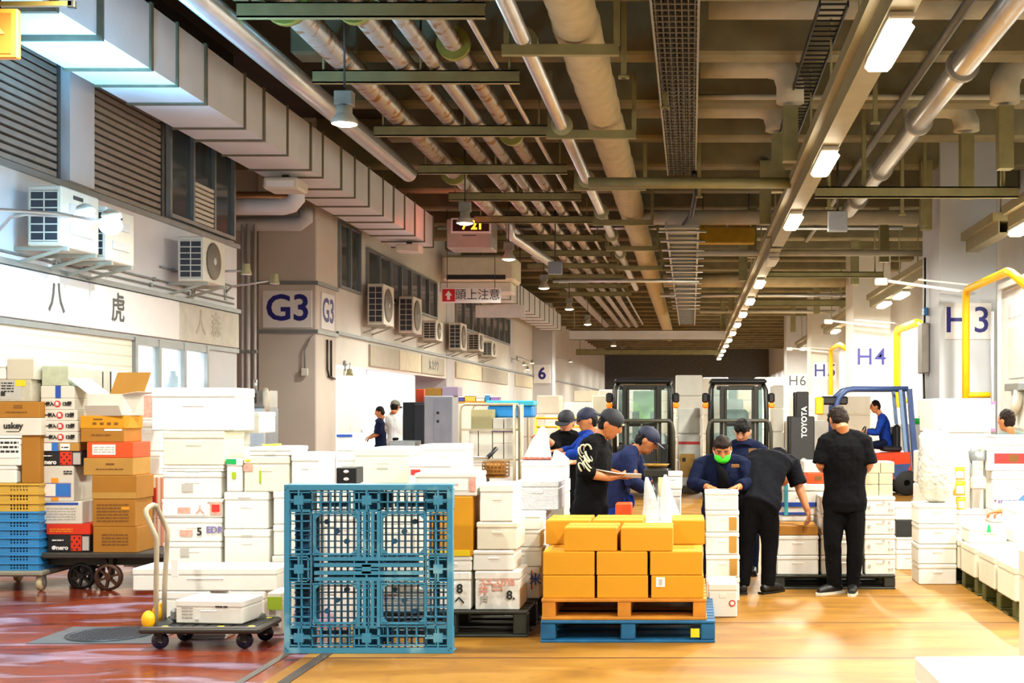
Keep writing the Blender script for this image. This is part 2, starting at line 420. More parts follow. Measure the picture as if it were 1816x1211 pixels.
c = thing('column_sign', 'small plate reading 6 on a far grey column', 'column sign', (X(961, 54.45), 54.5, Z(663, 54.45)))
MB().rbox(-.36, -.03, -.4, .36, 0, .4, .005).build('plate', M_plate, c)
text('6', .7, M_navy, c, (0, -.032, 0), (1, 0, 0), (0, 0, 1), bold=.02)
# wall of the G block along the aisle
struct(MB().box(WL - .2, 24.3, 2.46, WL - .02, 100, 3.06).build('wall_left_far_fascia', M_cream))
struct(MB().box(WL - .2, 24.3, 3.06, WL - .02, 100, 6.9).build('wall_left_far', M_cream))
struct(MB().box(WL - .2, 24.3, 3.04, WL + .05, 100, 3.10).build('trim_6', M_frame_grey))
struct(MB().box(WL - .2, 36.4, 0, WL - .02, 100, 2.46).build('wall_left_far_base', M_cream))
struct(MB().box(-9.6, 24.3, 0, -9.4, 36.4, 2.9).build('wall_stall_back', M_white_wall))
struct(MB().box(-9.4, 27.3, 0, -7.0, 27.4, 2.9).build('wall_stall_partition', M_white_wall))
struct(MB().box(-9.4, 31.6, 0, -6.9, 31.7, 2.9).build('wall_stall_partition', M_white_wall))
struct(MB().box(-9.6, 24.3, 2.75, -7.0, 36.4, 2.9).build('ceiling_stall', M_white_wall))
glazed('column_window', 'tall dark window beside the numbered tan column', 24.5, 26.0, 3.95, 5.25, WL, 2)
glazed('strip_window', 'dark strip window above the second pair of wall air conditioners', 26.6, 33.8, 4.0, 5.0, WL, 7)
glazed('strip_window', 'dim strip window far along the shop wall past the overhead warning sign', 36.6, 47.4, 4.0, 5.0, WL, 8)
for i, (y0, y1) in enumerate([(26.8, 29.4), (29.5, 31.8), (31.9, 34.8), (36.6, 41), (41.2, 46.9), (49, 54.2)]):
    f = thing('fascia_sign', f'cream fascia board over the far shops, {NTH[i]} after the numbered tan column', 'shop sign', (WL - .02, 0, 0), group='fascia boards on the far shop wall')
    MB().rbox(0, y0, 2.52, .05, y1, 2.98, .008).build('board', mat('cream_board', '#cabf9f', .55, var=.08) if i % 2 else mat('grey_board', '#a49c88', .55, var=.08), f)
    if i in (2,): text('丸 カクウ', .3, M_ltr_grey, f, (.053, (y0 + y1) / 2, 2.75), (0, 1, 0), (0, 0, 1), bold=.006)
# right-hand side
struct(MB().box(6.6, 3, 0, 6.8, 110, 6.9).build('wall_right', M_white_wall))
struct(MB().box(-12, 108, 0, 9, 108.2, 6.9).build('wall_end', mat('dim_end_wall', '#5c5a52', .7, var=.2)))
M_col_w = mat('white_column_paint', '#c6cbd0', .5, var=.04, scale=1.5)
for i, d in enumerate((23.0, 35.3, 47.6, 59.9)):
    struct(MB().rbox(4.5, d, 0, 5.55, d + 1.7, 6.9, .02).build('column', M_col_w if i < 1 else M_cream if i < 3 else M_greywall))
    n = f'H{i + 3}'
    c = thing('column_sign', f'white plate reading {n} high on a square column', 'column sign', (5.02, d, [3.2, 3.05, 3.05, 2.95][i]))
    MB().rbox(-.42, -.02, -.33, .42, 0, .33, .006).build('plate', M_plate, c)
    text(n[0], .66, M_navy if i < 3 else M_ltr_grey, c, (-.2, -.022, 0), (1, 0, 0), (0, 0, 1), bold=.005)
    text(n[1], .66, M_navy if i < 3 else M_ltr_grey, c, (.24, -.022, 0), (1, 0, 0), (0, 0, 1), bold=.005)

# ------------------------------------------------------------------ ceiling: transverse beams, posts
for i in range(34):
    y = 10.95 + 2.42 * i
    if y > 92: break
    struct(MB().rbox(-10 if y > 23 else -5.0, y, 6.0 + (0.02 if i % 3 else 0), 6.6, y + .42, 6.92, .04).build('ceiling_beam', M_fireproof))
for y in (17.2, 19.6, 23.0, 28, 33, 43, 53):
    for x, lo in ((1.34, 4.95), (4.25, 4.85)):
        struct(MB().cbox(x, y, (lo + (5.7 if y < 18 else 5.85 if y < 20 else 6.1)) / 2, .2, .2, (5.7 if y < 18 else 5.85 if y < 20 else 6.1) - lo).build('ceiling_post_column', M_steel_olive))
# ================================================================== air duct along the shop wall
def duct(name, label, x0, x1, z0, z1, seams, big=()):
    t = thing(name, label, 'air duct', ((x0 + x1) / 2, seams[0], z0)); w = (x1 - x0) / 2; h = z1 - z0
    for a, b_ in zip(seams, seams[1:]):
        MB().box(-w, a - seams[0] + .01, 0, w, b_ - seams[0] - .01, h).build('duct_section', M_galv, t)
    for i, s_ in enumerate(seams):
        e = .055 if i in big else .022; y = s_ - seams[0]; g = MB(); q = .03 if i % 2 == 0 else .018
        g.box(-w - e, y - q, -e, w + e, y + q, 0).box(-w - e, y - q, h, w + e, y + q, h + e).box(-w - e, y - q, 0, -w, y + q, h).box(w, y - q, 0, w + e, y + q, h)
        g.build('flange', M_flange, t)
    return t
seams = [8.2, 9.6, 10.9, 11.75, 12.9, 13.55, 14.35, 15.6, 16.3, 17.25, 18.3, 18.9, 19.9, 20.7, 21.6, 22.6, 23.4, 24.3, 25.2, 26.1, 27.0]
duct('air_duct', 'long rectangular galvanised air duct running above the near shop wall', -6.36, -5.5, 5.06, 5.71, seams, (1, 2, 3))
duct('air_duct', 'far galvanised air duct beyond the overhead warning sign', -6.3, -5.5, 4.95, 5.6, [34 + 1.5 * i for i in range(14)])
# ================================================================== pipes
def pipe(label, pts, r, m, name='pipe', fl=(), flr=None, joints=None, flm=None, dark=None):
    p0 = Vector(pts[0]); t = thing(name, label, 'pipe', p0)
    if joints:                                        # ring wrinkles of the lagging
        q = []; rr = []; a, b_ = Vector(pts[0]), Vector(pts[-1]); n = int((b_ - a).length / joints); rnd = random.Random(3)
        for i in range(n):
            y0 = i / n; y1 = (i + .9) / n; k = 1 + rnd.uniform(-.04, .03)
            q += [a.lerp(b_, y0) - p0, a.lerp(b_, (i + .45) / n) - p0, a.lerp(b_, y1) - p0]; rr += [r * .965 * k, r * k * 1.02, r * k]
        MB().tube(q, rr, 20).build('jacket', m, t)
    else:
        MB().tube([Vector(p) - p0 for p in pts], r, 18).build('jacket', m, t)
    for y in fl:
        a, b_ = Vector(pts[0]), Vector(pts[-1]); f = (y - a.y) / (b_.y - a.y); c = a.lerp(b_, f) - p0
        MB().cyl(c - Vector((0, .05, 0)), c + Vector((0, .05, 0)), flr or r * 1.45, n=20).build('coupling', flm or M_brass, t)
    return t
pipe('wide pale steel pipe hung between the duct and the rusty pipes', [(-4.68, 9.0, 5.5), (-4.68, 21, 5.5)], .135, M_silver)
ZR = 5.6
pipe('thickest rust-stained pipe of the four over the hanger brackets', [(-4.16, 9.5, ZR + .17), (-4.16, 62, ZR + .17)], .15, M_rust, fl=(13.0, 22.2), flr=.24)
pipe('rust-stained pipe second in from the thickest one', [(-3.45, 9.5, ZR + .14), (-3.45, 62, ZR + .14)], .12, M_rust, fl=(13.0, 24), flr=.2)
pipe('slimmer grey pipe third along over the hanger brackets', [(-3.05, 9.5, ZR + .11), (-3.05, 62, ZR + .11)], .09, mat('grey_pipe_jacket', '#a8a49c', .35, metal=.6, col2='#8d7550', thresh=.6, scale=4))
pipe('rust-stained pipe fourth along with yellow flanges', [(-2.68, 9.5, ZR + .12), (-2.68, 62, ZR + .12)], .105, M_rust, fl=(14.3, 18.9), flr=.19)
pipe('thin pale conduit outermost on the hanger brackets', [(-2.3, 9.5, ZR + .05), (-2.3, 60, ZR + .05)], .035, M_silver)
pipe('bright straight pipe with pale couplings beside the canvas lagged pipe', [(-1.74, 9.5, 5.42), (-1.74, 40, 5.42)], .085, M_silver, fl=(13.2, 17.05, 21.1, 24.5, 27.8, 31), flr=.145, flm=mat('pale_coupling', '#a9a880', .45, metal=.4))
pipe('big canvas lagged pipe with ring wrinkles running down the hall', [(-1.2, 9.5, 5.62), (-1.2, 70, 5.62)], .25, M_lag, joints=.5)
pipe('pale steel pipe with collars on the far side of the lamp rail', [(3.08, 9.0, 5.5), (3.08, 24.9, 5.5)], .14, M_silver, fl=(14.4, 17.2, 20.6, 23.5), flr=.19, flm=mat('grey_collar', '#9a9a94', .45, metal=.4))
pipe('thin upper pipe beside the pale steel pipe with collars', [(3.0, 9.0, 6.0), (3.0, 33, 6.0)], .06, mat('dull_pipe', '#6f6a5e', .5, metal=.5))
pipe('thick white lagged pipe crossing the hall below the beams', [(-1.0, 25.6, 5.48), (5.9, 25.6, 5.48)], .15, M_white_lag)
pipe('thick tan lagged pipe crossing the hall further down', [(-.8, 36.5, 5.32), (4.4, 36.5, 5.32)], .2, M_lag)
pipe('grey crossing pipe clamped to the lamp rail', [(-1.5, 18.5, 4.9), (1.45, 18.5, 4.9)], .08, M_steel_olive, fl=())
for i, (y, z, r, x0, x1, nm) in enumerate([(18.0, 6.03, .04, .06, 5.4, 'thin conduit crossing just under the second beam'), (26.9, 4.92, .07, .1, 5.2, 'pale crossing pipe beyond the thick white lagged pipe'), (30, 5.9, .05, -6, 5, 'thin conduit crossing high past the lagged pipe'), (33, 4.95, .05, -3.6, 0.2, 'thin crossing pipe under the far rusty pipes'), (41, 5.3, .06, -1, 5, 'thin crossing pipe near the ladder tray end'), (44, 5.0, .06, .3, 5, 'pale crossing pipe far down the hall')]):
    pipe(nm, [(x0, y, z), (x1, y, z)], r, M_white_lag if i in (0, 1, 5) else M_silver, name='crossing_pipe')
# big round ducts near the ceiling with drops into the posts
for i, (xa, x, y, r, zz_, z0) in enumerate([(.12, 1.34, 17.2, .19, 6.28, 5.75), (-.9, 1.34, 19.6, .2, 6.3, 5.9), (5.6, 4.25, 17.2, .2, 6.3, 5.75), (3.3, 4.25, 19.6, .2, 6.3, 5.9), (.2, 4.9, 14.8, .2, 6.35, 5.9)]):
    sg = 1 if x > xa else -1
    pipe(['lagged duct turning down onto the olive post by the lamp rail', 'lagged duct turning down onto the next olive post', 'lagged duct turning down onto the olive post before column H3', 'short lagged duct turning down further along the H side', 'long lagged duct crossing above the lamp rail near the camera'][i], [(xa, y, zz_), (x - sg * .3, y, zz_), (x - sg * .09, y, zz_ - .07), (x, y, zz_ - .28), (x, y, z0)], r, M_white_lag, name='lagged_duct')
# pipes in the passage mouth
pipe('copper-toned pipe entering the passage under the duct', [(-6.45, 21.2, 5.15), (-9.8, 21.2, 5.15)], .09, mat('copper_jacket', '#9c7450', .4, metal=.6, var=.15))
pipe('steel elbow pipe dropping from the duct into the passage', [(-6.1, 19.6, 5.04), (-6.1, 19.6, 4.85), (-6.18, 19.6, 4.76), (-6.3, 19.6, 4.73), (-9.5, 19.6, 4.73)], .13, M_galv)
pipe('grey drain pipe with bent end at the column head', [(-6.9, 22.7, 5.2), (-6.9, 22.7, 5.0), (-7.0, 22.7, 4.92), (-9.8, 22.7, 4.92)], .13, M_greywall)
pipe('angled grey pipe past the clock panel', [(-3.9, 27.2, 5.75), (-3.9, 27.4, 5.35), (-3.2, 30.2, 5.0)], .1, M_silver)
# hanger brackets
Ys = [12.5, 15.0, 17.9, 20.75, 23.4, 26.2, 29, 31.8, 34.6, 37.4, 40.2, 43]
for i, y in enumerate(Ys):
    t = thing('hanger_bracket', f'olive channel bracket under the rusty pipes, {NTH[i]} along the hall', 'pipe bracket', (-3.25, y, ZR), group='brackets under the rusty pipes')
    MB().box(-1.22, -.035, -.15, 1.22, -.02, 0).box(-1.22, -.035, -.015, 1.22, .05, 0).box(-1.22, -.035, -.15, 1.22, .05, -.135).build('channel', M_steel_olive, t)
    for x in (-1.1, .05, 1.1): MB().cyl((x, 0, 0), (x, 0, .6), .015, n=8).build('hanger_rod', M_steel_olive, t)
for i, y in enumerate([13.07, 17.07, 21.1, 25.1, 29.1, 33.1]):
    t = thing('trapeze_hanger', f'olive trapeze frame carrying the canvas lagged pipe, {NTH[i]} along the hall', 'pipe hanger', (-1.35, y, 5.3), group='trapeze frames under the lagged pipe')
    MB().box(-.6, -.04, -.06, .6, .04, .05).build('crossbar', M_steel_olive, t)
    for x in (-.58, .55): MB().box(x, -.03, .05, x + .06, .03, .85).build('upright', M_steel_olive, t)
# ================================================================== cable trays
t = thing('mesh_cable_tray', 'dark mesh cable tray packed with cables seen from below', 'cable tray', (-.17, 10.5, 5.8))
MB().box(-.26, 0, -.02, -.235, 12.2, .12).box(.235, 0, -.02, .26, 12.2, .12).build('side_rail', M_frame_grey, t)
g = MB()
for i in range(61): g.box(-.24, i * .2, -.015, .24, i * .2 + .035, 0)
for k in range(7): g.box(-.21 + k * .07 - .007, 0, -.012, -.21 + k * .07 + .007, 12.2, -.002)
g.build('mesh', mat('tray_mesh', '#55503f', .5, metal=.5), t)
g = MB()
for k in range(9): g.cyl((-.2 + k * .05, 0, .035), (-.2 + k * .05, 12.2, .035), .022, n=6)
g.build('cables', M_black, t)
t = thing('ladder_cable_tray', 'pale ladder tray with many rungs further down the hall', 'cable tray', (-.17, 23.6, 5.0))
MB().box(-.32, 0, -.03, -.28, 27, .09).box(.28, 0, -.03, .32, 27, .09).build('side_rail', M_frame_grey, t)
for k in range(40): MB().box(-.28, k * .68, -.02, .28, k * .68 + .07, .02).build('rung', M_frame_grey, t)
MB().box(-.27, .2, .025, .27, 27, .035).build('cover', mat('tray_cover', '#7d7c66', .5, metal=.4), t)
for k in range(14): MB().cyl((-.45, k * 1.4 + .3, -.05), (.45, k * 1.4 + .3, -.05), .02, n=8).build('support_bar', M_silver, t)
t = thing('ladder_cable_tray', 'small dark ladder tray slanting past the lamp rail', 'cable tray', (1.52, 13.5, 5.9))
MB().box(-.16, 0, -.02, -.14, 7, .05).box(.14, 0, -.02, .16, 7, .05).build('side_rail', M_dark, t)
for k in range(36): MB().box(-.14, k * .195, 0, .14, k * .195 + .03, .02).build('rung', M_dark, t)
pipe('black cable drooping from the mesh tray to the ladder tray', [(.05, 22.2, 5.75), (.08, 22.6, 5.45), (.0, 23.2, 5.15), (-.15, 23.9, 5.06)], .045, M_black, name='drooping_cable')
# ================================================================== lamp rails
LAMPS = []
def light(kind, loc, energy, col, size=None, sizey=None, name='lamp_light', rot=(0, 0, 0), spot=None):
    l = bpy.data.lights.new(name, kind); l.energy = energy; l.color = col
    if kind == 'AREA':
        l.shape = 'RECTANGLE'; l.size = size; l.size_y = sizey
    elif kind == 'SPOT':
        l.spot_size = spot; l.spot_blend = .6; l.shadow_soft_size = size or .1
    else: l.shadow_soft_size = size or .1
    o = bpy.data.objects.new(name, l); COL.objects.link(o); o.location = loc; o.rotation_euler = rot
    return o
WARM = (1.0, .97, .86)
def rail_lamp(x, y, z, label, group, on=True, e=1.0):
    t = thing('tube_lamp', label, 'lamp', (x, y, z), group=group)
    MB().rbox(-.1, -.7, 0, .1, .7, .06, .015).build('housing', M_lampbody, t)
    g = MB(); g.rbox(-.115, -.62, -.075, .115, .62, 0, .04); g.build('diffuser', M_lamp_warm if on else M_ac, t)
    if on: light('AREA', (x, y, z - .1), E_TUBE * e, WARM, .22, 1.2)
    return t
E_TUBE = 330
def rail(x, y0, y1, z, label):
    t = thing('lamp_rail', label, 'lamp rail', (x, y0, z)); L_ = y1 - y0
    MB().box(-.11, 0, 0, .11, L_, .02).box(-.11, 0, .02, -.09, L_, .2).box(.09, 0, .02, .11, L_, .2).build('lower_channel', M_rail, t)
    MB().box(-.2, 0, .2, .12, L_, .34).build('upper_channel', M_rail, t)
    for k in range(int(L_ / 2.5) + 1): MB().cyl((0, k * 2.5 + .3, .34), (0, k * 2.5 + .3, 6.9 - z), .015, n=8).build('hanger_rod', M_steel_olive, t)
rail(1.63, 2, 24, 4.68, 'beige lamp rail over the middle aisle, near stretch with big tube lamps')
rail(1.63, 24.3, 78, 4.68, 'beige lamp rail over the middle aisle, far stretch with a long row of lamps')
row = [10.5, 15.5, 20.3, 30.3, 35.2, 40, 44.9, 49.8, 54.7, 59.6, 64.5, 69.4, 74.3]
for i, y in enumerate(row):
    rail_lamp(1.63, y, 4.62, f'lit tube lamp under the middle rail, {NTH[i]} along from the camera', 'tube lamps under the middle rail')
rail_lamp(1.63, 25.6, 4.62, 'unlit grey tube lamp under the middle rail after the third lit one', 'tube lamps under the middle rail', False)
for y in (5.6, 0.8): light('AREA', (1.63, y, 4.52), E_TUBE, WARM, .22, 1.2)
rail(5.0, 8, 19.6, 4.4, 'beige lamp rail at the aisle of the H columns, near stretch')
rail(5.0, 20.2, 22.6, 4.4, 'short beige lamp rail stretch before column H3')
rail(5.0, 25.2, 34.8, 4.4, 'beige lamp rail between columns H3 and H4'); rail(5.0, 37.4, 47, 4.4, 'beige lamp rail between columns H4 and H5')
rail(5.0, 49.6, 59, 4.4, 'beige lamp rail between columns H5 and H6')
for i, y in enumerate([15.5, 19.0, 30.2, 32.9, 39.3, 44, 51.5, 56.5]):
    rail_lamp(5.0, y, 4.34, f'lit tube lamp under the H column rail, {NTH[i]} along from the camera', 'tube lamps under the H column rail')
for y in (80, 86, 92, 98, 104):
    for x in (-3.8, 1.63, 5.0): light('AREA', (x, y, 4.5), E_TUBE * .6, WARM, .3, 1.4)
for y in (10.5, 5.5): light('AREA', (5.0, y, 4.24), E_TUBE, WARM, .22, 1.2)
# hanging high-bay lamps
E_BALL = 260
def pendant(x, y, z, label, s=1.0):
    t = thing('pendant_lamp', label, 'lamp', (x, y, z), group='bell pendant lamps over the shop side aisle')
    MB().lathe([(.14, 0), (.15, .02), (.1, .1), (.085, .12), (.085, .2), (0, .2)]).build('shade', M_lampbody, t)
    MB().lathe([(0, -.03), (.08, -.02), (.135, .005), (0, .006)]).build('bulb', M_lamp_ball, t)
    MB().rbox(-.1, -.07, .2, .1, .07, .36, .01).build('ballast_box', mat('ballast_grey', '#85857a', .5, metal=.3), t)
    MB().cyl((0, 0, .36), (0, 0, 6.9 - z), .012, n=8).build('hanger_rod', M_dark, t)
    light('SPOT', (x, y, z - .06), E_BALL * 4, WARM, .12, spot=math.radians(150))
for i, y in enumerate([13.9, 21.3, 26.4, 32.7, 39.5, 46.5, 54, 62, 70]):
    pendant(-3.8, y, 4.72, f'bell pendant lamp over the shop side aisle, {NTH[i]} along the hall')
for y in (8.2, 3): light('SPOT', (-3.8, y, 4.66), E_BALL * 4, WARM, .12, spot=math.radians(150))
# ================================================================== structural crossbars carrying the rails
for i, (y, x0, x1, z, h) in enumerate([(18.5, 1.8, 4.76, 4.76, .16), (31.5, 1.8, 4.76, 4.95, .14), (38.6, 1.8, 4.76, 4.85, .2), (52, -5.0, 1.4, 4.66, .4), (66, -6, 1.4, 4.6, .3)]):
    t = thing('crossbar', ['olive steel crossbar between the lamp rails, closest of the set', 'dull steel crossbar past the thick lagged pipe', 'steel crossbar low over the third lamp rail stretch', 'broad pale crossbeam spanning the far hall', 'dim crossbeam spanning the hall at its far end'][i], 'crossbar', ((x0 + x1) / 2, y, z))
    w = (x1 - x0) / 2
    MB().box(-w, -.05, -h / 2, w, -.03, h / 2).box(-w, -.05, -h / 2, w, .05, -h / 2 + .02).box(-w, -.05, h / 2 - .02, w, .05, h / 2).build('channel', M_steel_olive if i != 3 else M_greywall, t)
    for x in (-w + .2, w - .2): MB().cyl((x, 0, h / 2), (x, 0, 6.9 - z), .02, n=8).build('hanger_rod', M_steel_olive, t)
# ================================================================== box makers
M_foam = mat('white_foam', '#e9e8e0', 0.6, var=0.025, scale=9, bump=0.06, bscale=90)
M_foam2 = mat('cream_foam', '#e6e1cc', 0.6, var=0.03, scale=9, bump=0.06, bscale=90)
M_card = mat('yellow_carton', '#cf9006', 0.75, var=0.06, scale=4, bump=0.05)
M_kraft = mat('kraft_carton', '#a8711f', 0.8, var=0.08, scale=4, bump=0.05)
M_kraft2 = mat('pale_kraft_carton', '#b98a3c', 0.8, var=0.08, scale=4, bump=0.05)
M_tape = mat('tan_tape', '#b98d3f', 0.35)
M_wcard = mat('white_carton', '#d9d4c6', 0.65, var=0.05, scale=5)
M_blackcard = mat('black_carton', '#17171a', 0.5)
M_redcard = mat('red_orange_carton', '#d8300c', 0.55, var=0.06)
M_orangecard = mat('orange_carton', '#e8511a', 0.55, var=0.06)
M_ink = mat('black_ink', '#23221f', 0.6); M_inkred = mat('red_ink', '#c8322a', 0.6); M_inkblue = mat('blue_ink', '#2548b8', 0.5); M_inkpurple = mat('violet_ink', '#7b6fa6', 0.6)
M_inkbrown = mat('brown_print', '#7a4f18', 0.7)
M_pinkprint = mat('pink_print', '#e0a190', 0.6, var=0.25, scale=30)
M_greenink = mat('green_tape', '#1fae5c', 0.4); M_lime = mat('lime_tape', '#a3bd2a', 0.4)
M_bluetape = mat('blue_tape', '#1c49a8', 0.4); M_tealtape = mat('teal_tape', '#3fa9b8', 0.4); M_orangetape = mat('orange_tape', '#e99a1d', 0.4)
M_label = mat('white_label', '#efeeea', 0.5, var=.02); M_greylabel = mat('grey_label', '#b9b6ae', .5)
PAL = dict(ink=M_ink, red=M_inkred, blue=M_bluetape, purple=M_inkpurple, brown=M_inkbrown, pink=M_pinkprint, green=M_greenink, lime=M_lime, teal=M_tealtape,
           orange=M_orangetape, white=M_label, grey=M_greylabel, black=M_blackcard, tape=M_tape, yellow=mat('yellow_label', '#e9c81c', .5), bluelabel=mat('blue_label', '#2b72c8', .5), redcard=M_redcard)
def details(t, det, w, h, y=0.0):
    """stickers, tape and writing on the front face (front plane y, x 0..w, z 0..h fractions)"""
    for k, q in enumerate(det):
        if q[0] == 's':                       # sticker
            _, a, b_, c, e, m = q
            MB().box(-w / 2 + a * w, y - .003 - .0007 * k, c * h, -w / 2 + b_ * w, y + .001, e * h).build({'tape': 'tape_strip', 'blue': 'tape_strip', 'green': 'tape_strip', 'lime': 'tape_strip', 'teal': 'tape_strip', 'orange': 'tape_strip'}.get(m, 'sticker'), PAL[m], t)
        elif q[0] == 't':                     # writing
            _, s_, a, c, size, m = q
            text(s_, size, PAL[m], t, (-w / 2 + a * w, y - .0045 - .0007 * k, c * h), (1, 0, 0), (0, 0, 1), bold=.002)
        elif q[0] == 'l':                     # illegible lines of print
            _, a, b_, c, e, n, m = q
            g = MB(); rnd = random.Random(k + int(w * 1000))
            for i in range(n):
                zz = (c + (e - c) * (i + .5) / n) * h; x = a * w
                while x < b_ * w:
                    x2 = min(b_ * w, x + rnd.uniform(.012, .05)); g.box(-w / 2 + x, y - .0032 - .0007 * k, zz - (e - c) * h / n * .25, -w / 2 + x2, y + .001, zz + (e - c) * h / n * .25); x = x2 + .008
            g.build('printed_lines', PAL[m], t)
        elif q[0] == 'c':                     # round mark
            _, a, c, r, m = q
            MB().cyl((-w / 2 + a * w, y - .0035 - .0007 * k, c * h), (-w / 2 + a * w, y + .001, c * h), r, n=16).build('round_mark', PAL[m], t)
def foam_box(loc, w, dp, h, label, group=None, rz=0, m=None, det=(), lid=.22, name='foam_box'):
    """expanded-foam box: tapered tray with a hand notch, lid with a lip; origin bottom front centre"""
    m = m or M_foam; t = thing(name, label, 'foam box', loc, rz, group); lh = max(.022, h * lid); bh = h - lh; b = min(.014, h * .1)
    g = MB(); tw = .008
    vs0 = [(-w / 2 + tw, tw, 0), (w / 2 - tw, tw, 0), (w / 2 - tw, dp - tw, 0), (-w / 2 + tw, dp - tw, 0)]
    g.rbox(-w / 2 + .003, .003, 0, w / 2 - .003, dp - .003, bh - .003, min(b, .008))
    g.box(-w / 2 + .006, .006, bh - .005, w / 2 - .006, dp - .006, bh)
    g.rbox(-w * .13, -.001, bh * .72, w * .13, .012, bh - .02, .004)
    g.build('tray', m, t)
    g = MB().rbox(-w / 2, 0, bh, w / 2, dp, h, min(b, .008))
    g.rbox(-w / 2 + .035, .035, h - .004, w / 2 - .035, dp - .035, h + .0025, .002)
    g.build('lid', m, t)
    details(t, det, w, h)
    return t
def carton(loc, w, dp, h, label, group=None, rz=0, m=None, det=(), name='carton', tape=True, cat='carton'):
    m = m or M_kraft; t = thing(name, label, cat, loc, rz, group)
    MB().rbox(-w / 2, 0, 0, w / 2, dp, h - .003, .004).build('body', m, t)
    for s_ in (0, 1):
        y0, y1 = (.003, dp / 2 - .002) if s_ == 0 else (dp / 2 + .002, dp - .003)
        MB().box(-w / 2 + .003, y0, h - .004, w / 2 - .003, y1, h).build('flap', m, t)
    if tape: MB().box(-w / 2 - .001, dp / 2 - .025, h - .003, w / 2 + .001, dp / 2 + .025, h + .0007).build('tape_strip', M_tape, t)
    details(t, det, w, h)
    return t
COUNT = {}
def stack(d, yb, items, dp, where, group, kind='foam', zb=None, m=None):
    """pile boxes: items (px0, px1, y_top, options) measured on the front plane at distance d, bottom at y_b; labels take their place in the pile from `where`"""
    z = Z(yb, d) if zb is None else zb; n = len(items); out = []
    for i, it in enumerate(items):
        x0, x1, yt = it[:3]; op = dict(it[3]) if len(it) > 3 else {}
        zt = Z(yt, d); dd = d + op.pop('dy', 0)
        w = (x1 - x0) / S(d); xc = X((x0 + x1) / 2, d); h = zt - z
        place = 'topmost' if (i == n - 1 and n > 1) else ORD[i]
        kd = op.pop('kind', kind); lab = op.pop('label', None)
        if lab is None: lab = ('white foam box' if kd == 'foam' else 'carton') + (f', {place} of the {where}' if n > 1 else f', {where}')
        else: lab = lab.replace('@', place)
        args = dict(group=group, det=op.pop('det', ()), rz=op.pop('rz', 0), m=op.pop('m', m)); dpi = op.pop('dp', dp)
        if op.pop('skip', False): z = zt; continue
        if kd == 'foam': out.append(foam_box((xc, dd, z + .0005), w, dpi, h - .0035, lab, lid=op.pop('lid', .22), **args))
        else: out.append(carton((xc, dd, z + .0005), w, dpi, h - .001, lab, tape=op.pop('tape', True), **args))
        z = zt
    return out
def pallet(loc, w, dp, h, label, m, name='pallet', rz=0, group=None, wood=False, det=()):
    t = thing(name, label, 'pallet', loc, rz, group)
    th = .022 if wood else .018; n = 7 if wood else 9
    for zz, nn in ((h - th, n), (0, 3 if wood else 5)):
        for i in range(nn):
            bw = dp / nn * (.78 if zz > 0 else .6); y = (dp - bw) * i / (nn - 1)
            MB().rbox(-w / 2, y, zz, w / 2, y + bw, zz + th, .003).build('deck_board', m, t)
    for x in (-w / 2 + .05, 0, w / 2 - .05):
        if wood: MB().rbox(x - .045, .004, th, x + .045, dp - .004, h - th, .003).build('stringer', m, t)
        else:
            for y in (.07, dp / 2, dp - .07): MB().rbox(x - .05, y - .066, th, x + .05, y + .066, h - th, .008).build('block', m, t)
    if det: details(t, det, w, h)
    return t
# ================================================================== crates and boxes by the near shutter front
def crate(loc, w, dp, h, label, m, group):
    t = thing('stacking_crate', label, 'crate', loc, 0, group); g = MB()
    g.rbox(-w / 2 + .02, .02, 0, w / 2 - .02, dp - .02, .012, .003)
    for (y, s_) in ((0.0, 1), (dp - .012, 1)):
        zr = [0, .2 * h, .42 * h, .54 * h, .76 * h, h]
        xs0 = w / 2 - .25; 
        g.box(-w / 2, y, zr[0], w / 2, y + .012, zr[1]); g.box(-w / 2, y, zr[2], w / 2, y + .012, zr[3]); g.box(-w / 2, y, zr[4], w / 2, y + .012, zr[5])
        for za, zb_ in ((zr[1], zr[2]), (zr[3], zr[4])):
            g.box(-w / 2, y, za, xs0, y + .012, zb_); g.box(xs0 + .165, y, za, w / 2, y + .012, zb_)
            for k in range(6): g.box(xs0 + k * .0275 + .0145, y, za, xs0 + k * .0275 + .0275, y + .012, zb_)
    g.box(-w / 2, .012, 0, -w / 2 + .012, dp - .012, h); g.box(w / 2 - .012, .012, 0, w / 2, dp - .012, h)
    g.build('tray', m, t)
    MB().rbox(-w / 2 - .012, -.012, h - .018, w / 2 + .012, .002, h - .004, .004).box(-w / 2 - .012, dp - .002, h - .018, w / 2 + .012, dp + .012, h - .004).box(w / 2 - .002, -.01, h - .018, w / 2 + .012, dp + .01, h - .004).box(-w / 2 - .012, -.01, h - .018, -w / 2 + .002, dp + .01, h - .004).build('rim', m, t)
    return t
M_crate_b = mat('blue_crate_plastic', '#2f86c4', .4, var=.06); M_crate_y = mat('yellow_crate_plastic', '#cfa63c', .45, var=.06)
D0 = 11.1
xr = X(69, D0); wc = .62
dl = thing('crate_dolly', 'low grey dolly on small casters beneath the crate stack', 'dolly', (xr - wc / 2, D0 - .02, 0))
MB().rbox(-wc / 2 - .03, -.01, Z(1022, D0), wc / 2 + .04, .8, Z(1012, D0), .015).build('deck', mat('grey_dolly', '#8b8878', .5, var=.1), dl)
for x in (-.22, .3):
    for y in (.08, .68):
        MB().lathe([(.02, -.02), (.062, -.018), (.066, -.008), (.066, .008), (.062, .018), (.02, .02)], (x, y, .066), axis='x').build('wheel', mat('cream_wheel', '#b7a884', .5), dl)
        MB().box(x - .03, y - .03, .10, x + .03, y + .03, Z(1022, D0)).box(x - .032, y - .012, .05, x - .024, y + .012, .12).box(x + .024, y - .012, .05, x + .032, y + .012, .12).build('caster_fork', M_frame_grey, dl)
